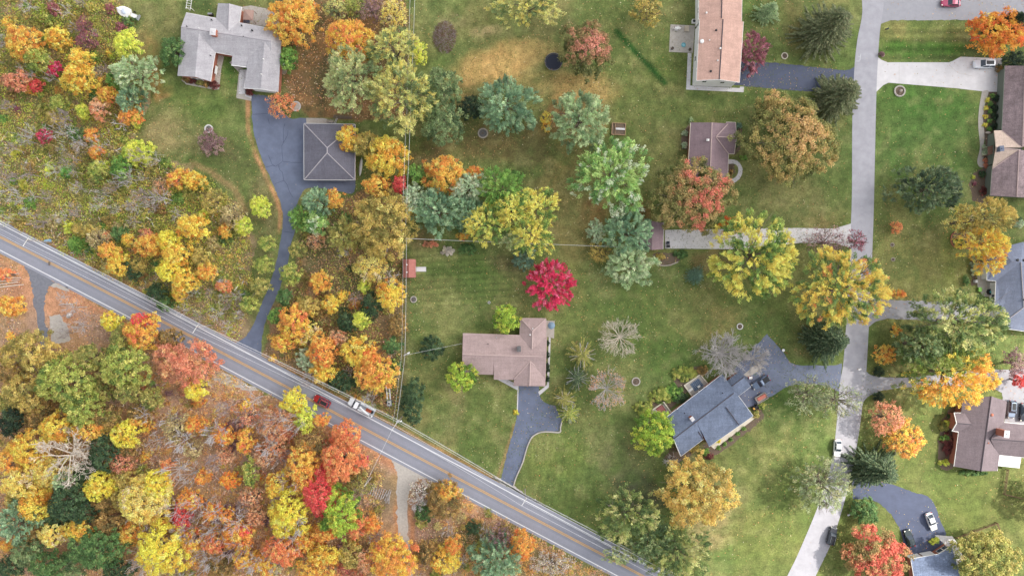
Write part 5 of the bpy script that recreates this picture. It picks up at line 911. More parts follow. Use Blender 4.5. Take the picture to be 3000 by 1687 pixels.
def cable(a, b, label, sag=.6, r=.028, n=14):
    c = MB(); pts = [a.lerp(b, i / n) - Vector((0, 0, sag * 4 * (i / n) * (1 - i / n))) for i in range(n + 1)]
    for p, q_ in zip(pts, pts[1:]): c.tube(p - pts[0], q_ - pts[0], r, n=5, cap=False)
    return tag(c.build("overhead_cable", M['wire'], loc=tuple(pts[0])), label, "cable", "overhead cables")
seq = [(far_a, pa, "west of the far left pole"), (pa, pb, "between the far left pole and the long drive's pole"), (pb, pc, "between the long drive's pole and the conifer's pole"), (pc, pe, "between the conifer's pole and the green lawn's pole"), (pe, far_e, "past the yellow-green roadside trees")]
for a, b, wh in seq:
    for k, nm in enumerate(("roadward", "middle", "lawnward")): cable(a[k], b[k], "%s pale overhead cable %s" % (nm, wh), .8)
V3 = lambda px, py, z: Vector(P(px, py, z))
for k, (dz, nm) in enumerate(((-1.6, "upper"), (-2.1, "lower"))):
    d = Vector((0, 0, dz))
    a_ = [far_a[2], pa[2], pb[2], pc[2], pe[2], far_e[2]]
    for i in range(5): cable(a_[i] + d, a_[i + 1] + d, "%s pale communication cable %s" % (nm, seq[i][2]), .9, .026)
cable(pc[0], pd[0], "single pale cable crossing the road to the pole among logs", .3)
for k, o in enumerate((-.5, .3)):
    nm = ("left", "right")[k]; v = Vector((o, 0, 0))
    cable(pc[1] + v, pf[0] + v, "thin cable from the conifer's pole up to the white lamp's pole, %s one" % nm, .4, .03 if k else .018); cable(pf[0] + v, pg[0] + v, "thin cable running up the west lawn's edge, %s one" % nm, .6, .03 if k else .018)
cable(pg[0], V3(1217, -60, 9.5), "thin cable from the olive tree up to the top edge", .8, .03); cable(pg[0] - Vector((.9, 0, 0)), V3(1203, -60, 9.5), "fainter thin cable left of the one reaching the top edge", .8, .025)
cable(pg[0], V3(1893, 726, 3.6), "long thin cable sweeping east from the olive tree to the small garage", .9, .035)
cable(pf[0], V3(1354, 1006, 3.2), "short service cable from the white lamp's pole to the mauve-roofed house", .4, .02)
# ------------------------------------------------------------------ trees
def tubes(segs, n=5):
    """segs: rows of x0 y0 z0 x1 y1 z1 r0 r1 -> verts, quads"""
    s = np.asarray(segs, float); a, b = s[:, :3], s[:, 3:6]; d = b - a; d /= np.linalg.norm(d, axis=1)[:, None] + 1e-9
    ref = np.where(np.abs(d[:, 2:3]) > .9, np.array([[1., 0, 0]]), np.array([[0, 0, 1.]])); u = np.cross(d, ref); u /= np.linalg.norm(u, axis=1)[:, None]; w = np.cross(d, u)
    th = np.arange(n) * 2 * np.pi / n; ring = u[:, None] * np.cos(th)[None, :, None] + w[:, None] * np.sin(th)[None, :, None]
    va = a[:, None] + ring * s[:, 6][:, None, None]; vb = b[:, None] + ring * s[:, 7][:, None, None]; v = np.concatenate([va, vb], 1).reshape(-1, 3)
    i = np.arange(n); q = np.stack([i, n + i, n + (i + 1) % n, (i + 1) % n], 1); f = (np.arange(len(s)) * 2 * n)[:, None, None] + q[None]
    return v, f.reshape(-1, 4)
def tube_mesh(name, segs, m, n=5):
    v, f = tubes(segs, n); return npmesh(name, v, f.ravel(), np.full(len(f), 4), m, smooth=True)
def unit(v): return v / (np.linalg.norm(v, axis=-1, keepdims=True) + 1e-9)
def leaf_mesh(name, pos, ax, nr, L, Wd, cols, m):
    ax = unit(ax); sd = unit(np.cross(ax, nr)); nr = np.cross(sd, ax); L = L[:, None]; Wd = Wd[:, None]
    v = np.stack([pos - ax * L * .5, pos + sd * Wd * .5 + nr * Wd * .16 - ax * L * .05, pos + ax * L * .5, pos - sd * Wd * .5 + nr * Wd * .16 - ax * L * .05], 1).reshape(-1, 3)
    return npmesh(name, v, np.arange(len(v)), np.full(len(pos), 4), m, cols)
LEAF_GAIN = 1.45
def pal_lin(p, g=1.0):
    c = alb(np.array([c for c, w in p]), LEAF_GAIN * g); l = c @ np.array([.3, .6, .1]); c = c * .88 + l[:, None] * .12
    return c, np.array([w for c, w in p], float) / sum(w for c, w in p)
PAL = {
 'gold': [((246, 196, 60), 4), ((236, 172, 44), 3), ((250, 212, 96), 1), ((214, 146, 40), 1)],
 'goldorange': [((244, 178, 60), 4), ((236, 150, 50), 3), ((246, 196, 84), 2), ((200, 128, 50), 1)],
 'yellow': [((246, 214, 50), 4), ((236, 196, 40), 3), ((250, 224, 96), 1), ((220, 176, 40), 1)],
 'palegold': [((240, 206, 110), 3), ((236, 190, 80), 3), ((226, 206, 90), 2), ((220, 196, 150), 1)],
 'orange': [((248, 160, 60), 4), ((246, 138, 52), 3), ((246, 184, 72), 2), ((214, 118, 52), 1)],
 'brightorange': [((248, 150, 34), 4), ((246, 128, 40), 3), ((244, 176, 44), 2), ((226, 104, 34), 1)],
 'orangegold': [((248, 156, 64), 3), ((246, 190, 62), 3), ((240, 170, 50), 2), ((244, 128, 72), 1)],
 'redorange': [((250, 146, 84), 4), ((246, 128, 78), 3), ((250, 168, 92), 2), ((222, 116, 76), 1)],
 'peach': [((238, 170, 120), 3), ((232, 150, 100), 3), ((224, 178, 140), 2), ((206, 138, 96), 1)],
 'coral': [((224, 148, 112), 4), ((214, 132, 98), 3), ((226, 164, 108), 2), ((180, 124, 92), 3)],
 'red': [((222, 86, 80), 4), ((212, 70, 72), 2), ((230, 108, 88), 2), ((186, 62, 64), 1)],
 'crimson': [((218, 56, 100), 4), ((204, 42, 84), 3), ((230, 100, 134), 2), ((180, 34, 66), 1)],
 'burgundy': [((156, 92, 104), 3), ((138, 78, 90), 3), ((176, 114, 124), 2), ((114, 66, 72), 1)],
 'maroon': [((124, 66, 62), 3), ((104, 56, 54), 3), ((140, 86, 76), 1)],
 'mauve': [((150, 116, 118), 3), ((130, 98, 100), 3), ((168, 138, 130), 2)],
 'lime': [((164, 188, 48), 4), ((140, 168, 44), 3), ((196, 196, 56), 2), ((96, 130, 42), 2)],
 'yellowlime': [((214, 216, 62), 4), ((192, 204, 60), 3), ((228, 224, 92), 1), ((150, 170, 54), 1)],
 'olive': [((166, 158, 76), 3), ((146, 146, 70), 3), ((186, 172, 90), 2), ((116, 124, 60), 2)],
 'olivelime': [((170, 174, 76), 3), ((146, 160, 66), 3), ((196, 190, 92), 2), ((108, 130, 58), 2)],
 'olivegold': [((196, 170, 80), 3), ((170, 152, 70), 3), ((206, 186, 100), 1), ((136, 128, 62), 2)],
 'brownolive': [((168, 134, 72), 3), ((146, 120, 66), 3), ((186, 150, 80), 1), ((112, 100, 58), 2)],
 'sage': [((178, 184, 122), 3), ((160, 172, 110), 3), ((198, 196, 134), 2), ((124, 142, 92), 3)],
 'sageyellow': [((206, 198, 112), 3), ((180, 182, 104), 3), ((218, 200, 96), 2), ((116, 134, 82), 3)],
 'darksage': [((126, 144, 92), 3), ((106, 128, 80), 3), ((146, 160, 104), 2), ((84, 106, 68), 2)],
 'green': [((96, 130, 70), 3), ((78, 112, 60), 3), ((116, 146, 80), 2), ((60, 90, 50), 1)],
 'brightgreen': [((118, 158, 66), 3), ((98, 140, 58), 3), ((146, 178, 76), 2), ((72, 112, 48), 1)],
 'darkgreen': [((70, 94, 60), 3), ((58, 80, 54), 3), ((88, 112, 72), 2)],
 'blackgreen': [((54, 72, 52), 3), ((46, 62, 48), 3), ((72, 92, 62), 2)],
 'pine': [((158, 178, 126), 3), ((140, 164, 114), 3), ((178, 194, 142), 2), ((112, 138, 96), 2)],
 'bluepine': [((136, 166, 124), 3), ((118, 150, 112), 3), ((160, 184, 140), 2), ((96, 128, 96), 2)],
 'palepine': [((172, 190, 140), 3), ((152, 176, 124), 3), ((190, 202, 156), 2), ((126, 150, 108), 1)],
 'silverpine': [((178, 194, 156), 3), ((160, 180, 142), 3), ((200, 206, 170), 2)],
 'teal': [((106, 136, 112), 3), ((90, 122, 102), 3), ((126, 152, 124), 1)],
 'spruce': [((96, 114, 80), 3), ((80, 100, 70), 3), ((124, 138, 96), 2), ((64, 82, 60), 2)],
 'sprucebrown': [((122, 128, 88), 3), ((102, 112, 78), 3), ((144, 146, 104), 2)],
 'mix_yg': [((232, 206, 80), 3), ((206, 200, 84), 3), ((150, 170, 76), 2), ((96, 128, 60), 2)],
 'mix_oyg': [((240, 190, 70), 3), ((220, 196, 80), 3), ((150, 164, 76), 2), ((100, 128, 66), 2), ((238, 150, 80), .4)],
 'softgold': [((226, 190, 92), 3), ((206, 170, 78), 3), ((230, 204, 116), 1.5), ((164, 146, 72), 2)],
 'mix_dark': [((196, 192, 122), 2), ((166, 170, 92), 3), ((122, 140, 74), 4), ((92, 114, 64), 4)],
 'mix_gsilver': [((170, 196, 110), 3), ((136, 176, 88), 3), ((196, 208, 170), 2), ((104, 146, 80), 2)],
 'salmon_top': [((206, 116, 92), 1.3), ((190, 132, 90), 1.5), ((164, 142, 84), 3), ((138, 132, 72), 5), ((108, 114, 60), 5)],
 'peach_top': [((204, 166, 104), 1.2), ((186, 156, 90), 2), ((164, 148, 80), 3), ((136, 134, 72), 5), ((108, 114, 62), 4)],
 'rose_top': [((200, 134, 110), 1.6), ((178, 130, 94), 2), ((150, 126, 80), 3), ((120, 120, 68), 4), ((98, 106, 58), 4)],
 'gold_green_low': [((236, 180, 52), 4), ((230, 156, 50), 3), ((214, 186, 60), 2), ((124, 140, 50), 3), ((82, 108, 44), 3)],
 'ash': [((196, 186, 172), 3), ((180, 170, 160), 3), ((208, 196, 170), 1)],
 'greygreen': [((150, 158, 116), 3), ((134, 144, 104), 3), ((170, 168, 122), 2), ((116, 128, 92), 2)],
 'redmaple': [((206, 104, 82), 4), ((190, 90, 74), 2), ((196, 136, 90), 3), ((150, 128, 76), 4)],
 'straw': [((196, 176, 120), 3), ((176, 156, 104), 3), ((206, 190, 136), 1), ((150, 136, 92), 1)],
}
def pick_cols(rg, pal, score, mode, n, xy=None):
    c, w = pal_lin(PAL[pal]); cw = np.cumsum(w)
    if mode == 'mix' and xy is not None: s = rg.random(2) * 900; q_ = fbm(xy[:, 0] + s[0], xy[:, 1] + s[1], 2.6, 33, 2) + rg.normal(0, .14, n); u = np.argsort(np.argsort(-q_)) / max(n, 1)
    else: u = rg.random(n) if mode == 'mix' else np.argsort(np.argsort(-(score + rg.normal(0, .22, n)))) / max(n, 1)
    return c[np.clip(np.searchsorted(cw, u), 0, len(c) - 1)]
def jitter(rg, c, amt=.16):
    n = len(c); b = np.exp(rg.normal(0, amt, (n, 1))); h = np.exp(rg.normal(0, amt * .35, (n, 3))); return np.clip(c * b * h, .003, .88)
def crown_leaves(rg, rx, ry, zb, zt, pal, mode='mix', spray=False, cov=3.0, ls=.5, rc=None, lobes=None, ragged=.1, gradang=None):
    """leaf tufts spread over a lumpy dome and through its inside; returns arrays for leaf_mesh"""
    R = math.sqrt(rx * ry); hz = zt - zb; nl = lobes or int(np.clip(R * 1.25, 3, 13)); rc = rc or float(np.clip(.055 * R + .27, .28, .8))
    ph = rg.random(6) * 6.28; am = rg.normal(0, ragged * .5, 6)
    out = lambda th: np.clip(1 + sum(am[k] * np.cos((k + 2) * th + ph[k]) for k in range(6)), .6, 1.3)
    li = np.arange(nl); th = li * 2.39996 + rg.random() * 6 + rg.normal(0, .2, nl); rho = np.sqrt((li + .35) / nl) * .72
    lx, ly = rho * np.cos(th) * rx * out(th), rho * np.sin(th) * ry * out(th); lz = zb + hz * (.25 + .4 * np.sqrt(1 - rho ** 2))
    n1 = max(7, int(1.55 * rx * ry / rc ** 2)); i = np.arange(n1); th1 = i * 2.39996 + rg.normal(0, .25, n1) + rg.random() * 6; r1 = np.sqrt((i + .5) / n1) * (1 + rg.normal(0, .05, n1))
    x, y = r1 * np.cos(th1) * rx * out(th1) * .94, r1 * np.sin(th1) * ry * out(th1) * .94; sx, sy = rg.random(2) * 500
    lump = fbm(x + sx, y + sy, max(1.5, (.5 if spray else .6) * R), 61, 2); dome = np.sqrt(np.clip(1 - .92 * np.clip(r1, 0, 1) ** 2, .02, 1))
    z = zb + hz * (.10 + .86 * dome) - (1 - lump) * hz * (.24 if spray else .32) + rg.normal(0, .22 * rc, n1); cut = rg.random(n1) > sstep(.27 - lump, .0, .10) * .5
    n2 = int(n1 * .6); k2 = rg.integers(0, n1, n2); x2, y2 = x[k2] * rg.uniform(.8, 1.04, n2), y[k2] * rg.uniform(.8, 1.04, n2); z2 = zb + (z[k2] - zb) * rg.uniform(.2, .75, n2)
    cp = np.concatenate([np.stack([x, y, z], 1)[cut], np.stack([x2, y2, z2], 1)]); nC = len(cp); lumps = np.concatenate([lump[cut], lump[k2] * .5])
    cp[:, 2] = np.maximum(cp[:, 2], zb * .6 + .1); od = cp.copy(); od[:, 2] = R * .7; od = unit(od)
    hn = (cp[:, 2] - zb) / hz
    score = hn + .9 * lumps if gradang is None else (cp[:, 0] * math.cos(gradang) + cp[:, 1] * math.sin(gradang)) / R + .5 * lumps
    cc = pick_cols(rg, pal, score / (np.std(score) + 1e-6) * .5, mode, nC, cp[:, :2]); cc = cc * np.exp(rg.normal(0, .13, (nC, 1)))
    la = ls * ls * .62 * .5; n = int(cov * math.pi * rx * ry / la); per = max(6, n // nC); idx = np.repeat(np.arange(nC), per); N = len(idx)
    g = rg.normal(0, 1, (N, 3)); g = unit(g) * (rg.random((N, 1)) ** .45); outd = cp.copy(); outd[:, 2] = .2 * R; outd = unit(outd)
    if spray:
        tw = outd + rg.normal(0, .35, (nC, 3)) * [1, 1, .2]; outd = unit(tw)
        lat = unit(np.cross(outd, [0, 0, 1.0])); off = outd[idx] * g[:, :1] * rc * 1.3 + lat[idx] * g[:, 1:2] * rc * .75 * (1.15 - .6 * g[:, :1]) + np.array([0, 0, 1.0]) * g[:, 2:3] * rc * .5
        off[:, 2] -= .12 * np.abs(g[:, 0]) * rc; ax = outd[idx] + lat[idx] * g[:, 1:2] * .7 + rg.normal(0, .3, (N, 3)); L = ls * rg.uniform(.9, 1.5, N); Wd = ls * rg.uniform(.34, .55, N); tip = 1 + .22 * g[:, :1]
    else:
        off = g * rc * 1.12; off[:, 2] *= .7; ax = rg.normal(0, 1, (N, 3)); ax[:, 2] *= .45; L = ls * rg.uniform(.75, 1.3, N); Wd = ls * rg.uniform(.5, .8, N); tip = 1 + .12 * g[:, 2:3]
    pos = cp[idx] + off; nr = np.array([0, 0, 1.0]) + unit(off) * .7 + rg.normal(0, .42, (N, 3)) + od[idx] * .35
    return pos, ax, nr, L, Wd, jitter(rg, cc[idx] * tip), np.stack([lx, ly, lz], 1), rc
def limb_segs(rg, h, lobes, r0, fork=.33, lean=(0, 0)):
    segs = []; zf = h * fork; mid = np.array([rg.normal(0, .15), rg.normal(0, .15), zf]); segs.append([0, 0, -.1, mid[0] * .5, mid[1] * .5, zf * .5, r0 * 1.25, r0]); segs.append([mid[0] * .5, mid[1] * .5, zf * .5, *mid, r0, r0 * .85])
    for p in lobes:
        st = mid + np.array([0, 0, rg.uniform(-.15, .15) * zf]); m1 = st * .5 + p * .5 + np.array([0, 0, rg.uniform(.0, .12) * h]) - (p - st) * .08
        segs.append([*st, *m1, r0 * .5, r0 * .32]); segs.append([*m1, *p, r0 * .32, r0 * .12])
        for _ in range(3):
            e = p + rg.normal(0, 1, 3) * np.array([1, 1, .45]) * np.linalg.norm(p[:2]) * .3 + np.array([0, 0, .2]); segs.append([*(m1 * .4 + p * .6), *e, r0 * .16, r0 * .05])
    return segs
def bare_segs(rg, h, R, r0=.2, n1=9, depth=3, fork=.28, up=.55, spread=.55, nch=3):
    segs = []
    def grow(p, d, l, r, k):
        m = p + d * l * .5; d2 = unit(d + rg.normal(0, .16, 3)); e = m + d2 * l * .5; segs.append([*p, *m, r, r * .8]); segs.append([*m, *e, r * .8, r * .55])
        if k <= 0: return
        for i in range(nch):
            t = rg.uniform(.35, 1); q_ = m + d2 * l * .5 * (2 * t - 1) if t > .5 else p + d * l * t; nd = unit(d2 + rg.normal(0, spread, 3) + np.array([0, 0, .12])); grow(q_, nd, l * rg.uniform(.5, .72), r * .5, k - 1)
    top = np.array([0, 0, h * fork]); segs.append([0, 0, -.1, *top, r0 * 1.2, r0])
    for i in range(n1):
        a = i * 2.4 + rg.normal(0, .2); u = up * rg.uniform(.4, 1.7); d = unit(np.array([math.cos(a), math.sin(a), u])); grow(top * rg.uniform(.75, 1.1), d, R * .5, r0 * .5, depth)
    s = np.array(segs); ext = np.percentile(np.hypot(s[:, 3], s[:, 4]), 97); zx = s[:, 5].max(); s[:, [0, 1, 3, 4]] *= R / ext; s[:, [2, 5]] *= h / zx; return s
def twigs_mesh(name, segs, m, thin=.0):
    s = np.array(segs); s[:, 6:] = np.maximum(s[:, 6:], thin); return tube_mesh(name, s, m, 4)
def conifer_leaves(rg, R, h, pal, style='spruce', ls=.7, rx=1.0, ry=1.0):
    pos, ax, nr, L, Wd, sc = [], [], [], [], [], []; z = h * .05
    step = .6 if style == 'spruce' else h * .24
    ph = rg.random(4) * 6.28; am = rg.normal(0, .09, 4)
    while z < h * .97:
        t = z / h; r = R * ((1 - t) ** .7 if style == 'spruce' else (1 - t ** 2.2) ** .7); nb = int(np.clip(8 + r * 2.0, 8, 20)) if style == 'spruce' else 11; a0 = rg.random() * 6
        for b in range(nb):
            a = a0 + 6.283 * b / nb + rg.normal(0, .13); l = r * rg.uniform(.7, 1.12) * (1 + sum(am[k] * math.cos((k + 2) * a + ph[k]) for k in range(4))); d = np.array([math.cos(a) * rx, math.sin(a) * ry, 0]); n = max(3, int(l / (.36 if style == 'spruce' else .34)))
            s = np.linspace(.15, 1, n); dz = -.30 * l * s ** 1.3 + .12 * l * s ** 3 if style == 'spruce' else -.34 * l * s ** 1.5
            p = d[None] * (l * s)[:, None]; p[:, 2] = z + dz; lat = np.array([-d[1], d[0], 0]); wid = ls * (1.15 - .75 * s) * (1 if style == 'spruce' else .55)
            if True:
                for sg in (-1, 1):
                    pos.append(p + lat * sg * (wid * .32)[:, None]); ax.append(np.tile(d, (n, 1)) * .9 + lat * sg * .75 + rg.normal(0, .15, (n, 3))); L.append(ls * rg.uniform(.8, 1.25, n) * (1.1 - .45 * s)); Wd.append(ls * .42 * rg.uniform(.8, 1.2, n)); nr.append(np.tile([0, 0, 1.], (n, 1)) + rg.normal(0, .25, (n, 3)) + lat * sg * .3); sc.append(s + rg.normal(0, .25, n))
                pos.append(p + [0, 0, .05]); ax.append(np.tile(d, (n, 1)) + rg.normal(0, .1, (n, 3))); L.append(np.full(n, ls)); Wd.append(np.full(n, ls * .36)); nr.append(np.tile([0, 0, 1.], (n, 1)) + rg.normal(0, .2, (n, 3))); sc.append(s + rg.normal(0, .25, n))
        z += step * (1 - .45 * t) * (max(.7, min(1.3, R / 5)) if style == 'spruce' else 1)
    pos, ax, nr, L, Wd, sc = [np.concatenate(v) for v in (pos, ax, nr, L, Wd, sc)]
    c, w = pal_lin(PAL[pal]); blk = pick_cols(rg, pal, sc, 'mix', len(pos)); return pos, ax, nr, L, Wd, jitter(rg, blk, .13)
_tn = [0]
def T(kind, ox, oy, r, h, pal, label, cat=None, group=None, **kw):
    """tree whose crown is centred at overview pixel (ox, oy), radius r (overview px)"""
    _tn[0] += 1; rg = np.random.default_rng(1000 + _tn[0]); px, py = ox * 3000 / 2576, oy * 3000 / 2576
    rp = (r, r) if not isinstance(r, tuple) else r; zc = h * .72; f = (HC - zc) / HC * K * 3000 / 2576; grow = {'dec': 1.07, 'spray': 1.09, 'pine': 1.08, 'spruce': 1.08}.get(kind, 1.0); rx, ry = rp[0] * f * grow, rp[1] * f * grow; R = math.sqrt(rx * ry)
    X, Y, _ = P(px, py, zc); lean = kw.pop('trunk_at', None)
    nm = {'dec': 'broadleaf_tree', 'spray': 'feathery_tree', 'pine': 'pine_tree', 'spruce': 'spruce_tree', 'bare': 'bare_tree', 'sparse': 'thinning_tree', 'shrub': 'shrub', 'willow': 'willow_tree', 'starry': 'weeping_conifer'}[kind]; nm = kw.pop('name', nm)
    root = thing(nm, (X, Y, 0), label, cat or ('shrub' if kind == 'shrub' else 'tree'), group); mode = kw.pop('mode', 'mix'); r0 = kw.pop('r0', .08 + .024 * h)
    bark = M[kw.pop('bark', 'bark')]; cov = kw.pop('cov', None); ls = kw.pop('ls', None); ga = kw.pop('gradang', None); ragged = kw.pop('ragged', .10)
    if kind in ('dec', 'spray', 'sparse', 'willow', 'shrub', 'pine'):
        base = {'dec': .30, 'spray': .30, 'sparse': .3, 'willow': .3, 'shrub': .06, 'pine': .12}[kind]; ls = ls or {'dec': .37, 'spray': .40, 'sparse': .33, 'willow': .36, 'shrub': .28, 'pine': .37}[kind] * (.8 if R < 2.5 else 1.0)
        cov = cov or {'dec': 3.0, 'spray': 2.7, 'sparse': .75, 'willow': .8, 'shrub': 3.6, 'pine': 3.4}[kind]
        pos, ax, nr, L, Wd, cols, lb, lr = crown_leaves(rg, rx, ry, h * base, h * .98, pal, mode, kind in ('spray', 'willow', 'pine'), cov, ls, gradang=ga, ragged=ragged, **kw)
        sg = limb_segs(rg, h, lb, r0, .28 if kind != 'shrub' else .08)
        if kind in ('sparse', 'willow'): sg = np.concatenate([np.array(sg), bare_segs(rg, h * .92, R * .92, r0, 8, 2)])
        link("trunk", twigs_mesh("trunk", sg, bark, .018 if kind in ('sparse', 'willow') else .01), root); link("crown", leaf_mesh("crown", pos, ax, nr, L, Wd, cols, M['leaf']), root)
    elif kind in ('spruce', 'starry'):
        pos, ax, nr, L, Wd, cols = conifer_leaves(rg, R, h, pal, kind, ls or .72 * (.62 if R < 3 else 1), rx / R, ry / R)
        if kind == 'starry': Wd = Wd * .75
        link("trunk", tube_mesh("trunk", [[0, 0, -.1, 0, 0, h * .96, r0, .03]], bark, 7), root); link("crown", leaf_mesh("crown", pos, ax, nr, L, Wd, cols, M['leaf']), root)
        if kind == 'starry': link("branches", twigs_mesh("branches", bare_segs(rg, h * .8, R * .8, r0 * .5, 14, 0, .5, .3), M['bark_grey'], .02), root)
    else:
        nb = kw.pop('n1', 13); s = bare_segs(rg, h, R, r0, nb, kw.pop('depth', 3), kw.pop('fork', .2), kw.pop('up', .6), kw.pop('spread', .5), kw.pop('nch', 3)); th = kw.pop('thin', .028)
        link("trunk", twigs_mesh("trunk", s, bark, th), root)
        if pal:
            n = int((cov or .25) * math.pi * R * R / .06); e = s[rg.integers(0, len(s), n)]; pos = e[:, 3:6] + rg.normal(0, .2, (n, 3)); link("leaves", leaf_mesh("leaves", pos, rg.normal(0, 1, (n, 3)), rg.normal(0, .4, (n, 3)) + [0, 0, 1], rg.uniform(.2, .4, n), rg.uniform(.12, .25, n), jitter(rg, pick_cols(rg, pal, rg.random(n), 'mix', n)), M['leaf']), root)
    return root
# ------------------------------------------------------------------ the trees, overview pixels (2576 wide)
# upper left wood and yards
T('dec', 732, 45, (68, 62), 9, 'goldorange', "orange-gold maple overhanging the ranch house's back patio", ls=.4)
T('dec', 48, 100, (52, 45), 11, 'goldorange', "broad orange and gold tree at the left edge, high in the wood"); T('dec', 82, 145, (36, 34), 9, 'olivelime', "olive-lime tree tucked under the broad orange one at the left edge")
T('dec', 136, 92, 30, 8, 'gold', "small clear gold tree between the broad orange tree and the tall gold one"); T('dec', 192, 148, (30, 34), 11, 'gold', "upper crown of gold leaves behind the brightest gold tree in the upper wood"); T('dec', 186, 190, (46, 38), 11, 'gold', "brightest gold tree of the upper left wood, beside a tiny crimson one")
T('pine', 325, 178, (62, 48), 12, 'palepine', "pale silvery-green pine leaning over the worn grass at the wood's edge"); T('pine', 318, 246, 36, 9, 'bluepine', "blue-green pine just below the pale silvery one at the wood's edge"); T('dec', 312, 108, (32, 42), 9, 'yellowlime', "yellow-lime tree above the pale silvery pine"); T('dec', 288, 198, 26, 7, 'brightgreen', "bright green bushy tree left of the pale silvery pine's trunk")
T('dec', 32, 200, (38, 26), 8, 'coral', "coral-red maple at the left edge of the upper wood"); T('dec', 86, 214, 17, 5, 'red', "small red sapling right of the coral-red maple"); T('dec', 132, 170, 18, 6, 'crimson', "tiny crimson tree touching the brightest gold tree"); T('sparse', 105, 340, 20, 5, 'crimson', "small lone dark-crimson sapling among the grey brush", cov=1.4); T('sparse', 205, 64, (20, 26), 7, 'burgundy', "dull wine-red sapling near the top of the wood", cov=1.2); T('sparse', 212, 100, (30, 24), 7, 'burgundy', "wine-red thin tree below the dull wine-red sapling", cov=.9)
T('dec', 264, 236, (30, 22), 7, 'orangegold', "orange-gold tree between the brightest gold tree and the blue-green pine"); T('dec', 240, 270, (22, 28), 7, 'peach', "peach-orange sapling below the orange-gold tree"); T('dec', 204, 278, 18, 6, 'yellowlime', "little lemon-green tree beside the peach-orange sapling"); T('dec', 320, 290, (32, 20), 7, 'orange', "flat orange tree on the wood's edge facing the lawn"); T('dec', 340, 305, 14, 4, 'yellowlime', "lemon-green shrubby tree under the flat orange one")
T('dec', 140, 260, 22, 6, 'olivelime', "dull lime sapling left of the little lemon-green tree"); T('dec', 225, 338, 18, 5, 'orange', "small orange sapling over the middle of the upper wood"); T('dec', 236, 382, 18, 5, 'orange', "small peach-orange sapling above the grey brush belt"); T('dec', 130, 298, 20, 5, 'olivegold', "mustard sapling between two grey saplings"); T('dec', 340, 380, (42, 30), 6, 'yellowlime', "wide lime bush near the wood's lower lawn edge")
T('dec', 484, 452, (26, 24), 7, 'gold', "gold tree with orange neighbour at the wood's lower lawn edge"); T('dec', 444, 448, (30, 26), 7, 'orangegold', "orange tree joined to the gold one at the wood's lower lawn edge"); T('sparse', 400, 470, 24, 6, 'peach', "pale peach thin tree left of the joined orange and gold pair"); T('dec', 240, 430, 26, 6, 'olivelime', "yellow-green tree standing in the grey brush belt"); T('dec', 300, 420, (26, 34), 6, 'brightgreen', "fresh green tall bush in the grey brush belt")
T('dec', 430, 125, (32, 38), 6, 'green', "leafy green bush against the ranch house's west wall", cat='shrub', name='shrub'); T('sparse', 527, 358, (36, 34), 4.5, 'mauve', "mauve-grey thinning shrub below the stone fire ring", cov=1.6); T('dec', 724, 145, (24, 32), 5, 'brightgreen', "bright green bush at the ranch house's east corner", ls=.36)
T('sparse', 704, 262, (40, 34), 6, 'redorange', "leaning red-orange maple over the drive, rooted in a white ring", cov=1.1); T('dec', 650, 518, 27, 6, 'yellowlime', "round lime tree alone on the grass left of the long drive", ls=.34); T('dec', 609, 568, 23, 6, 'yellowlime', "yellow-lime tree beside a small gold one at the wood's lower tip", ls=.34); T('dec', 564, 579, (17, 20), 5, 'goldorange', "small gold tree left of the yellow-lime tree at the wood's lower tip")
# golden group above the road
T('dec', 478, 570, (42, 34), 11, 'gold', "topmost crown of the golden grove above the road"); T('dec', 416, 604, 29, 10, 'yellow', "clear yellow tree on the golden grove's upper left"); T('dec', 366, 617, (36, 30), 9, 'goldorange', "orange-gold tree at the golden grove's left"); T('dec', 440, 640, (38, 28), 11, 'gold', "gold tree in the middle of the golden grove"); T('dec', 420, 680, (36, 32), 11, 'yellow', "large yellow crown low in the golden grove"); T('dec', 455, 706, (34, 32), 10, 'gold', "brightest yellow-gold crown at the golden grove's foot")
T('dec', 500, 645, 24, 8, 'olivegold', "dull gold tree at the golden grove's right side"); T('dec', 512, 684, (26, 24), 8, 'goldorange', "amber tree at the golden grove's lower right"); T('dec', 290, 664, 30, 8, 'gold', "round gold tree nearest the road, left of the golden grove"); T('dec', 266, 630, (26, 22), 8, 'orangegold', "peach-gold tree just above the round gold one nearest the road"); T('dec', 318, 602, 16, 6, 'gold', "small gold tree between the dark green bush and the golden grove"); T('dec', 447, 740, (16, 22), 6, 'gold', "narrow gold sapling hanging below the golden grove"); T('dec', 342, 668, (18, 20), 6, 'olivegold', "mustard tree between the round gold one and the grove")
T('spruce', 183, 612, 30, 5, 'brightgreen', "vivid green spiky bush beside the road in the upper left wood", cat='shrub', name='shrub'); T('dec', 327, 680, (22, 26), 6, 'darkgreen', "dark green bush under the golden grove's left edge"); T('dec', 296, 588, 20, 6, 'green', "deep green bush above the small gold tree"); T('dec', 390, 735, (28, 22), 5, 'darkgreen', "dark green low tree below the golden grove"); T('dec', 412, 764, 20, 4, 'green', "low green bush at the roadside under the narrow gold sapling")
T('dec', 205, 575, (32, 18), 7, 'olivegold', "mustard flat tree in the brown brush by the road"); T('sparse', 240, 600, 30, 7, 'straw', "straw-coloured thin tree in the brown brush by the road", cov=1.3); T('sparse', 530, 505, (30, 34), 8, 'olivegold', "thin mustard tree between the orange pair and the yellow-lime tree", cov=1.4); T('sparse', 580, 540, 34, 8, 'straw', "thin straw-gold tree above the yellow-lime tree", cov=1.3); T('dec', 560, 720, (24, 14), 5, 'redorange', "orange-red flat sapling near the long drive's lower wood")
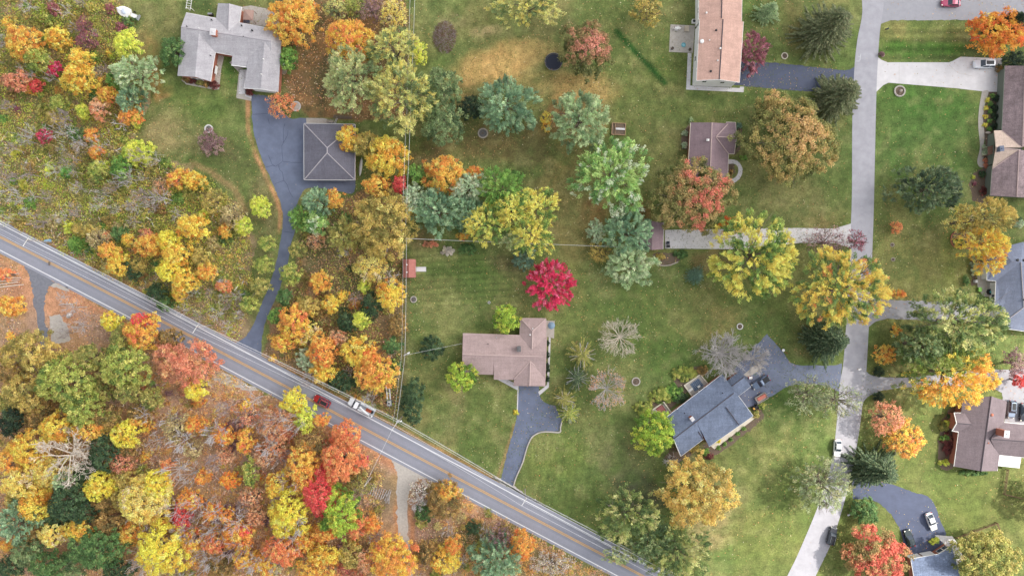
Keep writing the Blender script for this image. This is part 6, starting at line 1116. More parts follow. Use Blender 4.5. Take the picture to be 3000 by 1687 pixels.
# beside the long drive
for a in ((669, 612, 25, 'olivelime', "olive-lime ball tree, upper of three in a row left of the long drive"), (660, 665, 29, 'olivelime', "olive-lime ball tree, middle of three in a row left of the long drive"), (648, 722, 30, 'olive', "olive ball tree, lowest of three in a row left of the long drive"), (622, 764, 28, 'olivelime', "dull green tree below the row left of the long drive"), (744, 627, 25, 'olive', "olive tree right of the long drive, beside a peach sapling"), (727, 690, 33, 'olivelime', "large lime-olive ball tree right of the long drive"), (712, 748, 25, 'green', "dark olive-green ball tree below the large lime-olive one"), (690, 796, 24, 'brightgreen', "green ball tree lowest beside the long drive")):
    T('dec', a[0], a[1], a[2] * .84, 6, a[3], a[4], ls=.34, group='round trees lining the long drive')
T('pine', 750, 547, (30, 32), 7, 'brightgreen', "dark green conifer where the long drive narrows"); T('dec', 792, 560, 32, 7, 'mix_gsilver', "mottled green and orange tree right of the dark green conifer"); T('pine', 795, 505, 38, 9, 'bluepine', "blue-green pine at the foot of the garage forecourt"); T('dec', 838, 500, (22, 26), 7, 'goldorange', "golden orange tree beside the blue-green forecourt pine"); T('sparse', 793, 605, 25, 5, 'peach', "thin peach sapling between two olive trees"); T('dec', 803, 711, 28, 6, 'goldorange', "lone amber tree on the grass in the middle strip", ls=.36); T('dec', 831, 765, 23, 5, 'gold', "bright small gold tree below the lone amber one", ls=.34)
T('dec', 960, 562, (88, 82), 14, 'olivegold', "large olive-gold tree where the cables turn east", ls=.41); T('spray', 868, 590, (46, 48), 11, 'olive', "dull olive feathery tree touching the large olive-gold one"); T('sparse', 930, 672, (48, 40), 9, 'palegold', "thin pale gold tree below the large olive-gold one", cov=1.5); T('dec', 979, 740, (38, 40), 9, 'gold', "full gold tree on the middle strip beside the west lawn"); T('dec', 915, 720, 16, 5, 'yellowlime', "little lime tree left of the full gold one"); T('dec', 908, 804, 24, 6, 'yellowlime', "speckled lime and yellow bushy tree in the middle strip")
T('dec', 735, 815, (42, 46), 9, 'orangegold', "rich orange maple by the long drive's lowest bend"); T('dec', 708, 862, (32, 24), 7, 'orangegold', "amber lower neighbour of the rich orange maple"); T('sparse', 770, 840, 34, 7, 'palegold', "faded gold thin tree right of the rich orange maple", cov=1.5); T('dec', 806, 885, (38, 42), 9, 'orange', "tall bright orange maple in the middle strip near the road"); T('dec', 810, 938, (34, 26), 7, 'gold', "gold tree below the tall bright orange maple"); T('dec', 896, 885, (42, 38), 9, 'gold', "gold tree left of the big orange one near the bucket truck"); T('dec', 943, 945, (54, 46), 10, 'orangegold', "big orange and gold maple above the white trailer"); T('dec', 925, 900, (30, 26), 9, 'orange', "orange upper neighbour of the big orange and gold maple"); T('dec', 985, 870, 22, 6, 'green', "dark green bush at the middle strip's right edge"); T('dec', 873, 812, (28, 24), 5, 'darkgreen', "dark green bush between lime and orange trees in the middle strip"); T('dec', 932, 768, (28, 36), 6, 'darkgreen', "tall dark bush left of the full gold tree's foot"); T('dec', 860, 960, (40, 26), 5, 'darkgreen', "dark green bank of bush beside the road, behind the wires"); T('pine', 770, 905, (32, 26), 6, 'silverpine', "silvery green low conifer under the tall bright orange maple"); T('dec', 770, 770, (30, 26), 6, 'olivegold', "mustard tree between the green ball trees and the small gold one"); T('sparse', 846, 850, (26, 22), 6, 'peach', "thin peach tree between the tall orange maple and dark bushes", cov=1.3); T('dec', 1000, 820, (22, 34), 5, 'brownolive', "brown-olive bush along the cable line west of the lawn")
T('dec', 1037, 1012, (30, 58), 7, 'darkgreen', "tall dark green evergreen mass beside the branching cables", ls=.36, name='evergreen_shrub', cat='shrub'); T('dec', 1085, 876, 30, 4.5, 'darkgreen', "solitary dark round evergreen bush on the west lawn", ls=.34, cat='shrub', name='shrub', lobes=9, ragged=.03)
# top middle
T('dec', 870, 95, (62, 56), 13, 'orangegold', "orange maple at the upper left of the tall sage-green trees"); T('spray', 880, 190, (78, 80), 16, 'sage', "left crown of the tall sage-green maples", ls=.41); T('spray', 1005, 235, (88, 86), 17, 'sageyellow', "right-hand and largest crown of the tall sage-green maples", ls=.41); T('spray', 985, 118, (70, 58), 15, 'sageyellow', "top crown of the tall sage-green maples"); T('dec', 1108, 215, (52, 50), 12, 'darksage', "darker olive-green tree right of the sage-green maples, upper of two"); T('dec', 1112, 302, (54, 58), 12, 'darksage', "darker olive-green tree right of the sage-green maples, lower of two"); T('dec', 1050, 125, (22, 30), 8, 'yellowlime', "vivid lime bush by the thin cable at the top"); T('sparse', 840, 18, (34, 26), 8, 'sageyellow', "pale yellow-green thin tree at the top edge, left one", cov=1.4); T('sparse', 930, 18, (42, 34), 8, 'mauve', "grey-mauve thinning tree at the top edge", cov=.9); T('sparse', 985, 30, (38, 40), 8, 'palegold', "peach-gold thinning tree at the top edge beside the cable", cov=1.2); T('sparse', 890, 12, 30, 7, 'olivelime', "olive-lime thin tree at the top edge, between pale ones", cov=1.4)
T('dec', 873, 345, (30, 34), 8, 'gold', "golden tree reaching over the dark hipped garage roof"); T('dec', 912, 360, (36, 34), 8, 'olivegold', "mustard-olive tree between two gold ones by the garage"); T('dec', 972, 390, (56, 52), 10, 'gold', "big gold tree east of the dark hipped garage"); T('dec', 945, 466, (36, 26), 8, 'goldorange', "amber tree below the big gold tree east of the garage"); T('dec', 1004, 462, (17, 24), 8, 'red', "small coral-red tree at the amber tree's right edge"); T('dec', 1042, 436, 26, 7, 'brightgreen', "lime-green tree between the two big gold trees"); T('dec', 1115, 435, (56, 48), 10, 'goldorange', "gold tree left of the pale silvery pine, on the brown lawn"); T('dec', 1192, 432, (22, 16), 6, 'orange', "small orange tree above the pale silvery pine"); T('pine', 1178, 468, (46, 42), 11, 'silverpine', "pale silvery pine above the three-lobed yellow tree"); T('pine', 1095, 528, (70, 62), 13, 'bluepine', "big blue-green pine above the cable to the small garage"); T('pine', 1038, 500, (32, 40), 11, 'silverpine', "grey-green pine left of the big blue-green one"); T('pine', 1175, 530, (40, 50), 11, 'bluepine', "blue-green pine right of the biggest one, behind the three-lobed tree")
T('spray', 1262, 470, (58, 54), 14, 'brightgreen', "green top lobe of the three-lobed yellow-green tree", ls=.41); T('spray', 1225, 560, (56, 52), 14, 'mix_yg', "left yellow lobe of the three-lobed yellow-green tree", ls=.41); T('spray', 1355, 520, (54, 52), 14, 'mix_yg', "right lobe of the three-lobed yellow-green tree", ls=.41); T('spray', 1340, 595, (58, 46), 14, 'mix_yg', "lowest bright lemon lobe of the three-lobed yellow-green tree", ls=.41); T('spray', 1290, 525, (50, 50), 15, 'mix_yg', "central lobe of the three-lobed yellow-green tree", ls=.41)
T('dec', 1182, 270, (28, 32), 6, 'blackgreen', "small near-black evergreen left of the blue-green pine", ls=.36); T('pine', 1276, 256, (76, 70), 12, 'bluepine', "blue-green pine with a sage side above the brown lawn"); T('pine', 1462, 294, 76, 13, 'pine', "round pale pine with a bare forked leader, left of the raised bed", rc=.8, ragged=.03); T('sparse', 1374, 305, (14, 30), 3.5, 'gold', "thin yellow sapling between the two big pines", cov=1.6)
T('dec', 1478, 115, (66, 70), 11, 'rose_top', "pink-tipped olive maple beside the trampoline", mode='top', ls=.42); T('spray', 1325, 8, (85, 48), 14, 'sageyellow', "yellow-green feathery tree cut by the top edge"); T('sparse', 1632, 20, (40, 44), 8, 'olivegold', "thin olive-gold tree at the top edge above the wet strip", cov=1.6); T('spruce', 1942, 20, 32, 7, 'pine', "small blue-green cone spruce at the top edge", ls=.55); T('spray', 1898, 128, (38, 52), 6, 'burgundy', "dusky wine-red Japanese maple against the salmon house", ls=.36, name='broadleaf_tree')
T('spruce', 2108, 50, 76, 15, 'sprucebrown', "large olive spruce over the side road at the top"); T('spruce', 2135, 228, 68, 14, 'sprucebrown', "spruce over the side road at the dark drive's mouth"); T('dec', 2000, 345, (118, 112), 15, 'peach_top', "huge brown-gold oak with peach tips beside the side road", mode='top', ls=.41); T('dec', 1960, 260, (48, 40), 12, 'peach_top', "upper left bough tree of the huge brown-gold oak", mode='top')
T('dec', 2526, 74, (70, 58), 11, 'brightorange', "vivid orange maple at the top right corner", ls=.4); T('spruce', 2560, 50, 40, 11, 'blackgreen', "dark spruce behind the vivid orange maple"); T('dec', 2556, 150, (30, 22), 4, 'blackgreen', "dark evergreen bush below the vivid orange maple"); T('pine', 2350, 472, (88, 60), 10, 'spruce', "wide dark pine on the lawn right of the side road", ls=.55)
T('spray', 2500, 545, (70, 52), 13, 'olivegold', "top of the feathery golden locust, mustard-tinted", ls=.36); T('spray', 2490, 610, (64, 42), 13, 'gold', "middle crown of the feathery golden locust beside the slate roof", ls=.36); T('spray', 2500, 655, (36, 34), 11, 'gold', "lowest golden spray over the slate roof's corner", ls=.36); T('sparse', 2440, 555, (48, 44), 10, 'palegold', "thin straw side of the feathery golden locust", cov=.9)
T('spray', 1906, 642, (112, 106), 15, 'mix_yg', "great lemon-green maple overhanging the pale concrete drive", ls=.4, ragged=.05, cov=3.2); T('spray', 2130, 728, (122, 98), 16, 'mix_oyg', "great orange-tinged yellow maple over the side road", ls=.4, cov=3.1); T('sparse', 1840, 565, (26, 22), 5, 'brightorange', "small orange sapling between the salmon-topped maple and the drive", cov=2.2); T('sparse', 2085, 608, (60, 42), 7, 'mauve', "bare mauve thin tree over the pale drive's road end", cov=.22); T('sparse', 2160, 605, (26, 30), 6, 'burgundy', "thin reddish sapling overhanging the side road", cov=.28)
T('dec', 1745, 488, (104, 96), 13, 'salmon_top', "big salmon-topped olive maple covering half the plum roof", mode='top', ls=.38); T('spray', 1545, 440, (92, 96), 12, 'mix_gsilver', "green and silver poplar on the lawn left of the salmon-topped maple", ls=.41); T('pine', 1586, 582, (64, 60), 12, 'bluepine', "deep blue-green pine beside the small plum garage"); T('pine', 1590, 668, (62, 54), 11, 'palepine', "pale green pine below the cable by the small garage"); T('pine', 1500, 582, (22, 30), 5, 'silverpine', "little silver-green pine left of the deep blue-green one"); T('spruce', 1757, 693, 27, 6, 'teal', "little teal spruce alone on the grass below the pale drive", ls=.41); T('pine', 1318, 645, (28, 32), 5, 'teal', "teal pine sapling between the yellow tree and the crimson one"); T('sparse', 1512, 632, (34, 30), 4, 'olivegold', "mustard thin bush under the cable left of the pale green pine", cov=1.5)
T('spray', 1386, 716, 60, 8, 'crimson', "brilliant crimson maple in the middle of the lawn", ls=.44, name='broadleaf_tree', cov=3.8, ragged=.03); T('dec', 1273, 802, (34, 36), 7, 'lime', "bright lime tree above the mauve roof", ls=.36, ragged=.05); T('dec', 1160, 948, (40, 38), 7, 'lime', "bright lime tree at the mauve house's lower left corner", ls=.36, ragged=.05); T('dec', 1648, 1092, (54, 58), 8, 'lime', "large bright lime tree at the askew house's west end", ls=.36, ragged=.05)
T('spray', 1285, 600, (40, 26), 10, 'sage', "pale sage bough tree low on the three-lobed tree's left")
# around the middle lawn
T('starry', 1466, 893, (42, 44), 7, 'olive', "olive weeping conifer with starry branches, upper one right of the mauve house"); T('starry', 1452, 952, (36, 42), 6, 'spruce', "dark green weeping conifer just below the olive starry one"); T('starry', 1421, 1006, (34, 32), 6, 'olive', "palm-like weeping conifer by the drive's turning pad, upper of two"); T('starry', 1434, 1040, (34, 32), 6, 'olivelime', "palm-like weeping conifer by the drive's turning pad, lower of two")
T('bare', 1564, 850, (56, 52), 8, 'greygreen', "silvery leafless star-shaped tree on the middle lawn", bark='bark_white', n1=26, up=.3, depth=3, thin=.024, cov=.2, r0=.14, spread=.34); T('bare', 1530, 982, (50, 56), 8, 'peach', "silvery tree with a few orange leaves below the star-shaped one", bark='bark_grey', n1=28, up=.35, depth=3, thin=.026, cov=.6, r0=.13, spread=.34); T('bare', 1826, 893, (64, 58), 9, None, "round leafless grey tree with twig-fine crown by the askew house", bark='bark_grey', n1=24, depth=3, nch=4, thin=.026, up=.7); T('bare', 1905, 905, (42, 40), 8, None, "smaller leafless grey tree over the blue drive's corner", bark='bark_grey', n1=16, depth=3, nch=4, thin=.026)
T('dec', 1762, 1245, (98, 86), 12, 'softgold', "broad soft-gold tree on the lawn below the askew house", ls=.38, ragged=.15); T('spray', 1582, 1306, (82, 66), 12, 'mix_dark', "mixed green tree above the lower end of the two-lane road", ls=.41); T('spray', 1712, 1402, (88, 70), 12, 'mix_dark', "yellow-green tree at the bottom edge beside the cables", ls=.41); T('spray', 1640, 1370, (60, 56), 11, 'darksage', "dark green tree between the mixed green and yellow-green ones", ls=.41); T('spray', 1560, 1400, (40, 22), 8, 'sage', "low sage boughs reaching over the road's edge under the cables")
T('willow', 2040, 995, (62, 50), 9, 'greygreen', "grey-green sparse willow over the side road, upper left part"); T('willow', 2115, 1010, (70, 48), 9, 'greygreen', "grey-green sparse willow over the side road, right part", cov=.6); T('willow', 2078, 1225, (80, 68), 10, 'greygreen', "grey-green sparse willow over the side road's sunlit stretch", cov=1.7); T('sparse', 2240, 1055, (48, 48), 8, 'coral', "coral-orange thinning maple on the lawn right of the side road", cov=1.3); T('sparse', 2285, 1108, (54, 50), 8, 'orangegold', "orange-gold thinning maple beside the coral one", cov=1.9); T('spruce', 2228, 1190, (74, 62), 12, 'spruce', "dark spruce at the mouth of the sunlit curved drive"); T('dec', 2181, 1288, (34, 33), 4, 'green', "round clipped green shrub in the sunlit drive's crook", ls=.34, cat='shrub', name='shrub', lobes=9); T('dec', 2217, 1400, (80, 72), 9, 'redmaple', "red-leaved maple at the bottom, beside the dark sedan", ls=.42); T('dec', 2500, 1408, (92, 62), 11, 'olive', "dull olive tree at the bottom right corner", ls=.4); T('dec', 2660, 1262, (50, 46), 9, 'olivegold', "olive tree beyond the right edge whose shade falls on the sunny lawn")
T('spray', 2430, 812, (125, 84), 15, 'mix_dark', "big pale yellow-green maple covering the slate house's drive", ls=.41); T('spray', 2330, 870, (60, 50), 13, 'darksage', "sage-green western bough tree of the big pale maple"); T('spray', 2405, 945, (116, 84), 14, 'gold_green_low', "big gold and orange maple above the taupe roof", ls=.43, mode='top', gradang=-1.2); T('spruce', 2106, 862, (58, 64), 14, 'spruce', "tall dark spruce over the side road, below the orange-tinged maple"); T('sparse', 2562, 915, (26, 44), 7, 'mauve', "mauve-red thin tree at the right edge above the parked cars", cov=1.4); T('dec', 2572, 958, (16, 20), 6, 'red', "red-leaved tree at the right edge above the parked cars")
T('sparse', 2258, 572, (16, 17), 3.5, 'redorange', "tiny orange maple beside a pale mailbox on the right lawn", cov=2.2); T('dec', 2258, 831, 14, 3, 'goldorange', "tiny gold maple right of the black and white mailbox", ls=.3); T('sparse', 2230, 893, (30, 27), 4, 'goldorange', "young amber maple above the dark round shrub", cov=2.4); T('dec', 2264, 740, (22, 10), 5, 'orange', "small orange sapling at the right fringe of the orange-tinged maple")
for a in ((2213, 935, 13, 'blackgreen', "dark round shrub at the road corner, upper of two"), (2212, 998, 13, 'blackgreen', "dark round shrub at the road corner, lower of two")): T('dec', a[0], a[1], a[2], 2, a[3], a[4], ls=.22, lobes=6, ragged=.02, cat='shrub', name='shrub', group='dark round shrubs at the road corner')
# lower left forest
T('dec', 346, 835, (46, 46), 11, 'orangegold', "orange maple overhanging the road with a red top"); T('dec', 348, 805, (24, 16), 11, 'red', "red-topped crown at the orange maple's upper side"); T('dec', 272, 808, (24, 26), 8, 'yellow', "small gold maple left of the orange one overhanging the road"); T('dec', 300, 850, (28, 34), 9, 'olive', "olive tree under the orange maple overhanging the road"); T('dec', 420, 850, (30, 22), 8, 'brownolive', "brown-olive tree right of the orange maple at the road"); T('dec', 454, 915, (76, 62), 12, 'coral', "broad coral maple at the road's lower edge", ls=.38); T('dec', 486, 980, (28, 30), 9, 'yellow', "yellow tree below the broad coral maple")
T('dec', 60, 890, (76, 56), 13, 'olivegold', "olive-gold oak at the left edge below the old gravel drive"); T('dec', 150, 960, (80, 62), 14, 'olivelime', "large olive-lime oak in the middle of the left forest"); T('dec', 300, 922, (68, 60), 13, 'olivelime', "large olive-lime oak right of centre in the left forest"); T('dec', 50, 985, (58, 54), 12, 'olivegold', "mustard oak at the left edge, below the olive-gold one"); T('dec', 196, 1028, (54, 50), 12, 'olivelime', "rounded olive oak above the dead white-branched tree"); T('dec', 373, 1004, (28, 30), 9, 'olive', "small round olive oak near the grey clearing"); T('dec', 318, 990, (36, 26), 9, 'olive', "olive oak left of the small round one"); T('dec', 215, 900, (42, 34), 12, 'olive', "olive crown between the two large olive-lime oaks"); T('dec', 22, 940, (36, 32), 10, 'brownolive', "brown-tinged oak on the left edge")
T('dec', 20, 770, (34, 28), 8, 'goldorange', "gold-brown tree at the left edge by the long pale logs"); T('dec', 6, 690, (14, 18), 6, 'redorange', "red-orange sapling on the left edge just below the road")
T('dec', 135, 1078, (46, 40), 11, 'gold', "gold tree behind the dead white branches, upper one"); T('dec', 55, 1135, (54, 46), 11, 'gold', "gold tree left of the dead white branches"); T('dec', 215, 1085, (40, 28), 10, 'goldorange', "amber tree right of the dead white branches' top"); T('dec', 40, 1215, (52, 44), 10, 'palegold', "pale orange-gold tree at the left edge"); T('dec', 115, 1190, (52, 40), 9, 'palegold', "pale gold tree under the dead white branches"); T('dec', 20, 1160, (40, 36), 10, 'goldorange', "amber tree cut by the left edge below the mustard oak"); T('bare', 160, 1150, (80, 72), 14, None, "dead white-branched tree standing over the gold trees", bark='bark_white', n1=13, depth=4, thin=.032, r0=.3, fork=.45, up=.5, spread=.6)
T('dec', 308, 1095, (34, 38), 10, 'yellow', "pure yellow tree on the grey clearing's left side"); T('dec', 340, 1062, (16, 12), 8, 'goldorange', "small amber crown touching the pure yellow tree"); T('dec', 237, 1228, (36, 38), 10, 'yellow', "bright yellow tree beside the deep green one"); T('dec', 276, 1222, 18, 8, 'yellow', "small yellow tree joined to the bright yellow one"); T('dec', 352, 1264, (66, 62), 12, 'palegold', "pale yellow starburst-shaped tree in the lower forest"); T('dec', 385, 1225, (34, 40), 11, 'yellow', "yellow crown behind the pale starburst tree"); T('dec', 395, 1390, (70, 66), 12, 'yellow', "largest bright yellow tree near the bottom edge"); T('dec', 160, 1265, (52, 52), 12, 'darkgreen', "deep green tree right of the amber-gold one"); T('pine', 158, 1212, (36, 28), 11, 'pine', "deep green conifer top above the deep green tree"); T('dec', 78, 1278, (42, 46), 10, 'gold', "amber-gold tree left of the deep green one"); T('pine', 30, 1322, (54, 56), 12, 'bluepine', "blue-green pine at the lower left edge")
T('dec', 228, 1388, (70, 56), 12, 'green', "large green tree at the bottom of the left forest"); T('dec', 58, 1395, (42, 36), 10, 'darksage', "grey-green tree below the blue-green pine"); T('dec', 112, 1430, (52, 34), 10, 'green', "green tree cut by the bottom edge, left one"); T('dec', 123, 1348, (36, 30), 9, 'palegold', "peach-gold tree above the green trees at the bottom left"); T('dec', 190, 1338, (40, 30), 9, 'gold', "gold tree between the deep green and the large green one"); T('dec', 265, 1318, (42, 30), 8, 'brownolive', "brown-gold tree above the large green one"); T('dec', 15, 1372, (22, 16), 6, 'goldorange', "small amber tree at the lower left edge"); T('dec', 290, 1440, (40, 26), 8, 'darkgreen', "dark green tree at the bottom edge left of the largest yellow one"); T('dec', 256, 1142, (42, 50), 10, 'darkgreen', "dark green tree right of the dead white branches"); T('sparse', 298, 1165, (32, 34), 8, 'coral', "coral-brown thin tree beside the dark green one", cov=1.6); T('dec', 250, 1050, (40, 32), 8, 'brownolive', "brown-olive tree between oak and pure yellow tree"); T('dec', 20, 1060, (34, 44), 8, 'blackgreen', "dark shaded evergreen at the left edge"); T('dec', 300, 1205, (36, 30), 7, 'olivegold', "mustard low tree between yellow trees"); T('dec', 200, 1290, (34, 34), 9, 'darkgreen', "dark green lower neighbour of the deep green tree"); T('dec', 20, 1430, (36, 30), 8, 'darkgreen', "dark green tree in the lower left corner")
O = "on the grey-brown clearing"
for a in ((485, 1071, (30, 22), 'orange', "orange maple high "+O), (557, 1096, (28, 27), 'orange', "orange maple with bright centre "+O), (612, 1112, (22, 34), 'orangegold', "tall amber sapling at the right "+O), (415, 1170, (14, 14), 'redorange', "tiny coral sapling "+O), (505, 1202, (20, 20), 'orange', "small pale orange sapling "+O), (574, 1212, (24, 22), 'brightorange', "small vivid orange sapling "+O), (470, 1262, (34, 26), 'orange', "orange maple right of the pale starburst tree"), (452, 1310, (24, 46), 'red', "tall red maple between yellow and orange trees"), (530, 1290, (24, 20), 'orange', "flat orange sapling among fallen grey branches"), (478, 1366, (30, 30), 'orangegold', "amber maple right of the largest yellow tree"), (535, 1372, (34, 26), 'redorange', "red-orange maple near the bottom edge"), (592, 1352, (42, 38), 'orange', "orange maple with red heart near the bottom edge"), (610, 1340, (18, 14), 'red', "red crown within the red-hearted orange maple"), (608, 1405, (28, 32), 'goldorange', "amber-brown tree at the bottom beside the red-hearted maple"), (620, 1050, (28, 24), 'coral', "dusty coral maple near the road shoulder"), (440, 1080, (44, 40), 'straw', "straw-coloured thin wood patch tree "+O), (625, 1190, (18, 40), 'olivelime', "narrow lime-olive tree at the right "+O), (565, 1300, (18, 16), 'orange', "little peach-orange sapling beside the flat one"), (640, 1250, (20, 18), 'peach', "peach sapling left of the yellow pair near the red maple")):
    T('sparse' if a[3] in ('straw', 'coral', 'peach') else 'dec', a[0], a[1], a[2], 8, a[3], a[4], ls=.42, **({'cov': 1.5} if a[3] in ('straw', 'coral', 'peach') else {}))
T('dec', 733, 1010, (31, 31), 9, 'yellow', "yellow maple over the road's edge below the red crossover"); T('dec', 764, 1056, (26, 38), 9, 'yellowlime', "yellow-lime tree below the yellow maple at the road"); T('dec', 806, 1058, (20, 16), 8, 'orange', "orange maple right of the yellow-lime tree at the road"); T('sparse', 690, 1070, (52, 50), 8, 'peach', "large peach thinning maple left of the yellow-lime tree", cov=1.8); T('dec', 868, 1095, (38, 34), 10, 'redorange', "red-orange maple where it hides the road's edge line"); T('dec', 855, 1165, (58, 56), 11, 'redorange', "broad red-orange maple below the one at the road"); T('sparse', 780, 1115, (46, 36), 8, 'brownolive', "brown-gold thinning tree between peach and red-orange maples", cov=1.6); T('dec', 755, 1180, (38, 66), 11, 'goldorange', "tall amber maple left of the broad red-orange one"); T('dec', 800, 1248, (46, 60), 11, 'red', "scarlet maple in the lower forest"); T('dec', 848, 1295, (54, 62), 12, 'lime', "lime-green tree at the scarlet maple's right", mode='mix'); T('dec', 720, 1300, (58, 58), 11, 'yellow', "yellow-gold maple left of the scarlet one"); T('dec', 690, 1222, (28, 34), 9, 'gold', "gold maple above the yellow-gold one"); T('dec', 892, 1325, (28, 34), 8, 'redorange', "red-orange tree showing right of the lime-green one"); T('dec', 934, 1322, (20, 26), 6, 'orange', "small orange sapling left of the gravel track"); T('dec', 706, 1388, (52, 40), 9, 'redorange', "red-orange maple below the yellow-gold one"); T('dec', 815, 1402, (44, 26), 8, 'gold', "gold low tree at the bottom, right of the red-orange maple"); T('sparse', 790, 1435, (56, 34), 8, 'goldorange', "amber thinning tree cut by the bottom edge", cov=1.8); T('dec', 985, 1410, (66, 60), 10, 'orangegold', "big orange and gold maple across the gravel track's lower end"); T('dec', 818, 1340, (40, 24), 8, 'orange', "orange tree under the lime-green one"); T('dec', 918, 1160, (8, 14), 3, 'crimson', "tiny crimson shrub near the gravel track's mouth", ls=.25); T('sparse', 900, 1220, (40, 30), 5, 'olive', "olive brushy thin tree beside the logs", cov=.9)
T('dec', 1115, 1262, (48, 50), 8, 'brownolive', "rounded amber-brown tree right of the gravel track"); T('dec', 1125, 1240, (32, 26), 8, 'goldorange', "amber crown on the rounded amber-brown tree's top"); T('dec', 1311, 1378, (34, 40), 9, 'orange', "vivid orange maple beside the road near the bottom"); T('sparse', 1258, 1362, (36, 44), 8, 'mauve', "grey-pink bare thin tree left of the vivid orange maple", cov=.5); T('pine', 1250, 1412, (68, 54), 11, 'bluepine', "dark blue-green pine at the bottom, left of the vivid orange maple"); T('dec', 1118, 1414, (40, 34), 8, 'gold', "gold tree at the bottom right of the gravel track"); T('dec', 1140, 1375, (20, 26), 8, 'orange', "orange crown above the gold tree at the bottom"); T('sparse', 1060, 1240, (34, 40), 6, 'ash', "grey brushy tree on the gravel track's right", cov=.6); T('dec', 1070, 1290, (28, 22), 4, 'green', "low green bush right of the gravel track"); T('dec', 1190, 1330, (18, 18), 4, 'darkgreen', "small dark green bush below the rounded amber-brown tree"); T('sparse', 1390, 1420, (60, 30), 5, 'ash', "grey bare brush by the lower end of the road", cov=.3); T('dec', 1075, 1395, (36, 32), 6, 'brownolive', "brown-olive bush between the orange maple and the gold tree")
for x, y, r, p, w in ((105, 1000, 34, 'brownolive', 'brown-olive'), (12, 1012, 30, 'olive', 'olive'), (246, 985, 34, 'olive', 'olive'), (345, 1042, 30, 'brownolive', 'brown-olive'), (268, 1062, 30, 'olivegold', 'mustard'), (92, 1245, 34, 'goldorange', 'amber'), (212, 1195, 34, 'darkgreen', 'dark green'), (134, 1305, 32, 'darkgreen', 'dark green'), (76, 1342, 30, 'brownolive', 'brown-olive'), (255, 1268, 30, 'brownolive', 'brown-olive'), (300, 1255, 30, 'olivegold', 'mustard'), (170, 1428, 38, 'darksage', 'grey-green'), (322, 1345, 34, 'goldorange', 'amber'), (34, 1258, 32, 'olivegold', 'mustard'), (318, 1130, 26, 'brownolive', 'brown-olive'), (400, 1310, 30, 'goldorange', 'amber'), (90, 1050, 34, 'brownolive', 'brown-olive'), (165, 1090, 28, 'olivegold', 'mustard'), (660, 1150, 30, 'peach', 'peach'), (640, 1300, 30, 'peach', 'peach'), (690, 1130, 30, 'peach', 'peach'), (660, 1420, 34, 'goldorange', 'amber'), (550, 1430, 36, 'brownolive', 'brown-olive'), (760, 1360, 34, 'goldorange', 'amber'), (920, 1410, 34, 'peach', 'peach'), (880, 1400, 34, 'olivegold', 'mustard'), (620, 1250, 26, 'peach', 'peach'), (560, 1150, 24, 'peach', 'peach'), (480, 1130, 26, 'straw', 'straw-coloured'), (700, 1100, 26, 'coral', 'dull coral')):
    T('sparse' if p in ('peach', 'straw', 'coral') else 'dec', x, y, r, 6.5, p, "lower %s tree filling a gap between the bigger crowns of the lower left forest" % w, group="%s gap-filling trees of the lower left forest" % w, **({'cov': 1.5} if p in ('peach', 'straw', 'coral') else {}))
# clipped shrubs and beds
def shrub(px, py, r, pal, label, h=None, group=None, ls=.2, **kw): return T('shrub', px * 2576 / 3000, py * 2576 / 3000, (r if isinstance(r, tuple) else (r, r)), h or 1.2, pal, label, ls=ls, lobes=kw.pop('lobes', 5), ragged=.03, group=group, **kw)
for i, (x, y) in enumerate(((2895, 292), (2890, 316), (2889, 342), (2888, 366))): shrub(x, y, 5.2, 'yellow', "yellow chrysanthemum mound, %s of four along the front walk" % ("topmost", "second from the top", "second from the bottom", "lowest")[i], .7, 'yellow mounds along the front walk', .16, name='flower_mound', cat='flowers')
for i, (x, y) in enumerate(((2911, 281), (2904, 304), (2902, 326), (2901, 354), (2900, 378))): shrub(x, y, 5.8, 'brightgreen', "small bright green bush, %s of five behind the yellow mounds" % ("topmost", "second from the top", "middle", "fourth from the top", "lowest")[i], .8, 'green bushes along the front walk', .16)
for i, (x, y) in enumerate(((2922, 287), (2918, 316), (2918, 341), (2917, 368))): shrub(x, y, 9.5, 'blackgreen', "dark grey-green clipped yew, %s of four against the long brown house" % ("topmost", "second from the top", "third from the top", "lowest")[i], 1.3, 'clipped yews by the long brown house', .18)
shrub(2886, 442, (7, 16), 'silverpine', "white-green variegated plant beside the front walk", .7); shrub(2888, 470, 6, 'coral', "rust-brown chrysanthemum left of the pumpkin", .6); shrub(2889, 486, 6, 'coral', "rust-red chrysanthemum below the pumpkin", .6); shrub(2853, 519, 4, 'yellowlime', "pale yellow plant in the bare mulch bed", .5); shrub(2856, 537, 5, 'burgundy', "wine-red plant in the bare mulch bed", .5); shrub(2880, 510, 9, 'darkgreen', "dark shrub on the mulch bed's upper end", .9); shrub(2886, 560, 12, 'maroon', "brown-red shrub against the long house's lower wall", 1.0)
shrub(625, 249, 12, 'maroon', "round dark-red barberry at the ranch house's west wing corner", 1.4); shrub(728, 268, 10, 'maroon', "round dark-red barberry beside the ranch house's garage door", 1.4)
for i, x in enumerate((545, 565, 585, 603)): shrub(x, 232 + i * 4, (11, 8), ('brownolive', 'maroon', 'olive', 'brownolive')[i], "low %s shrub, %s along the ranch house's west wing" % (("russet", "red-brown", "olive", "tawny")[i], ("first", "second", "third", "fourth")[i]), 1.0)
for i, y in enumerate((1004, 1040, 1072, 1084, 1112)): shrub(1605, y, (4.5, 9), 'blackgreen', "dark clipped shrub between house and white walk, %s from the top" % ("first", "second", "third", "fourth", "last")[i], 1.0, 'dark shrubs along the white walk', .16)
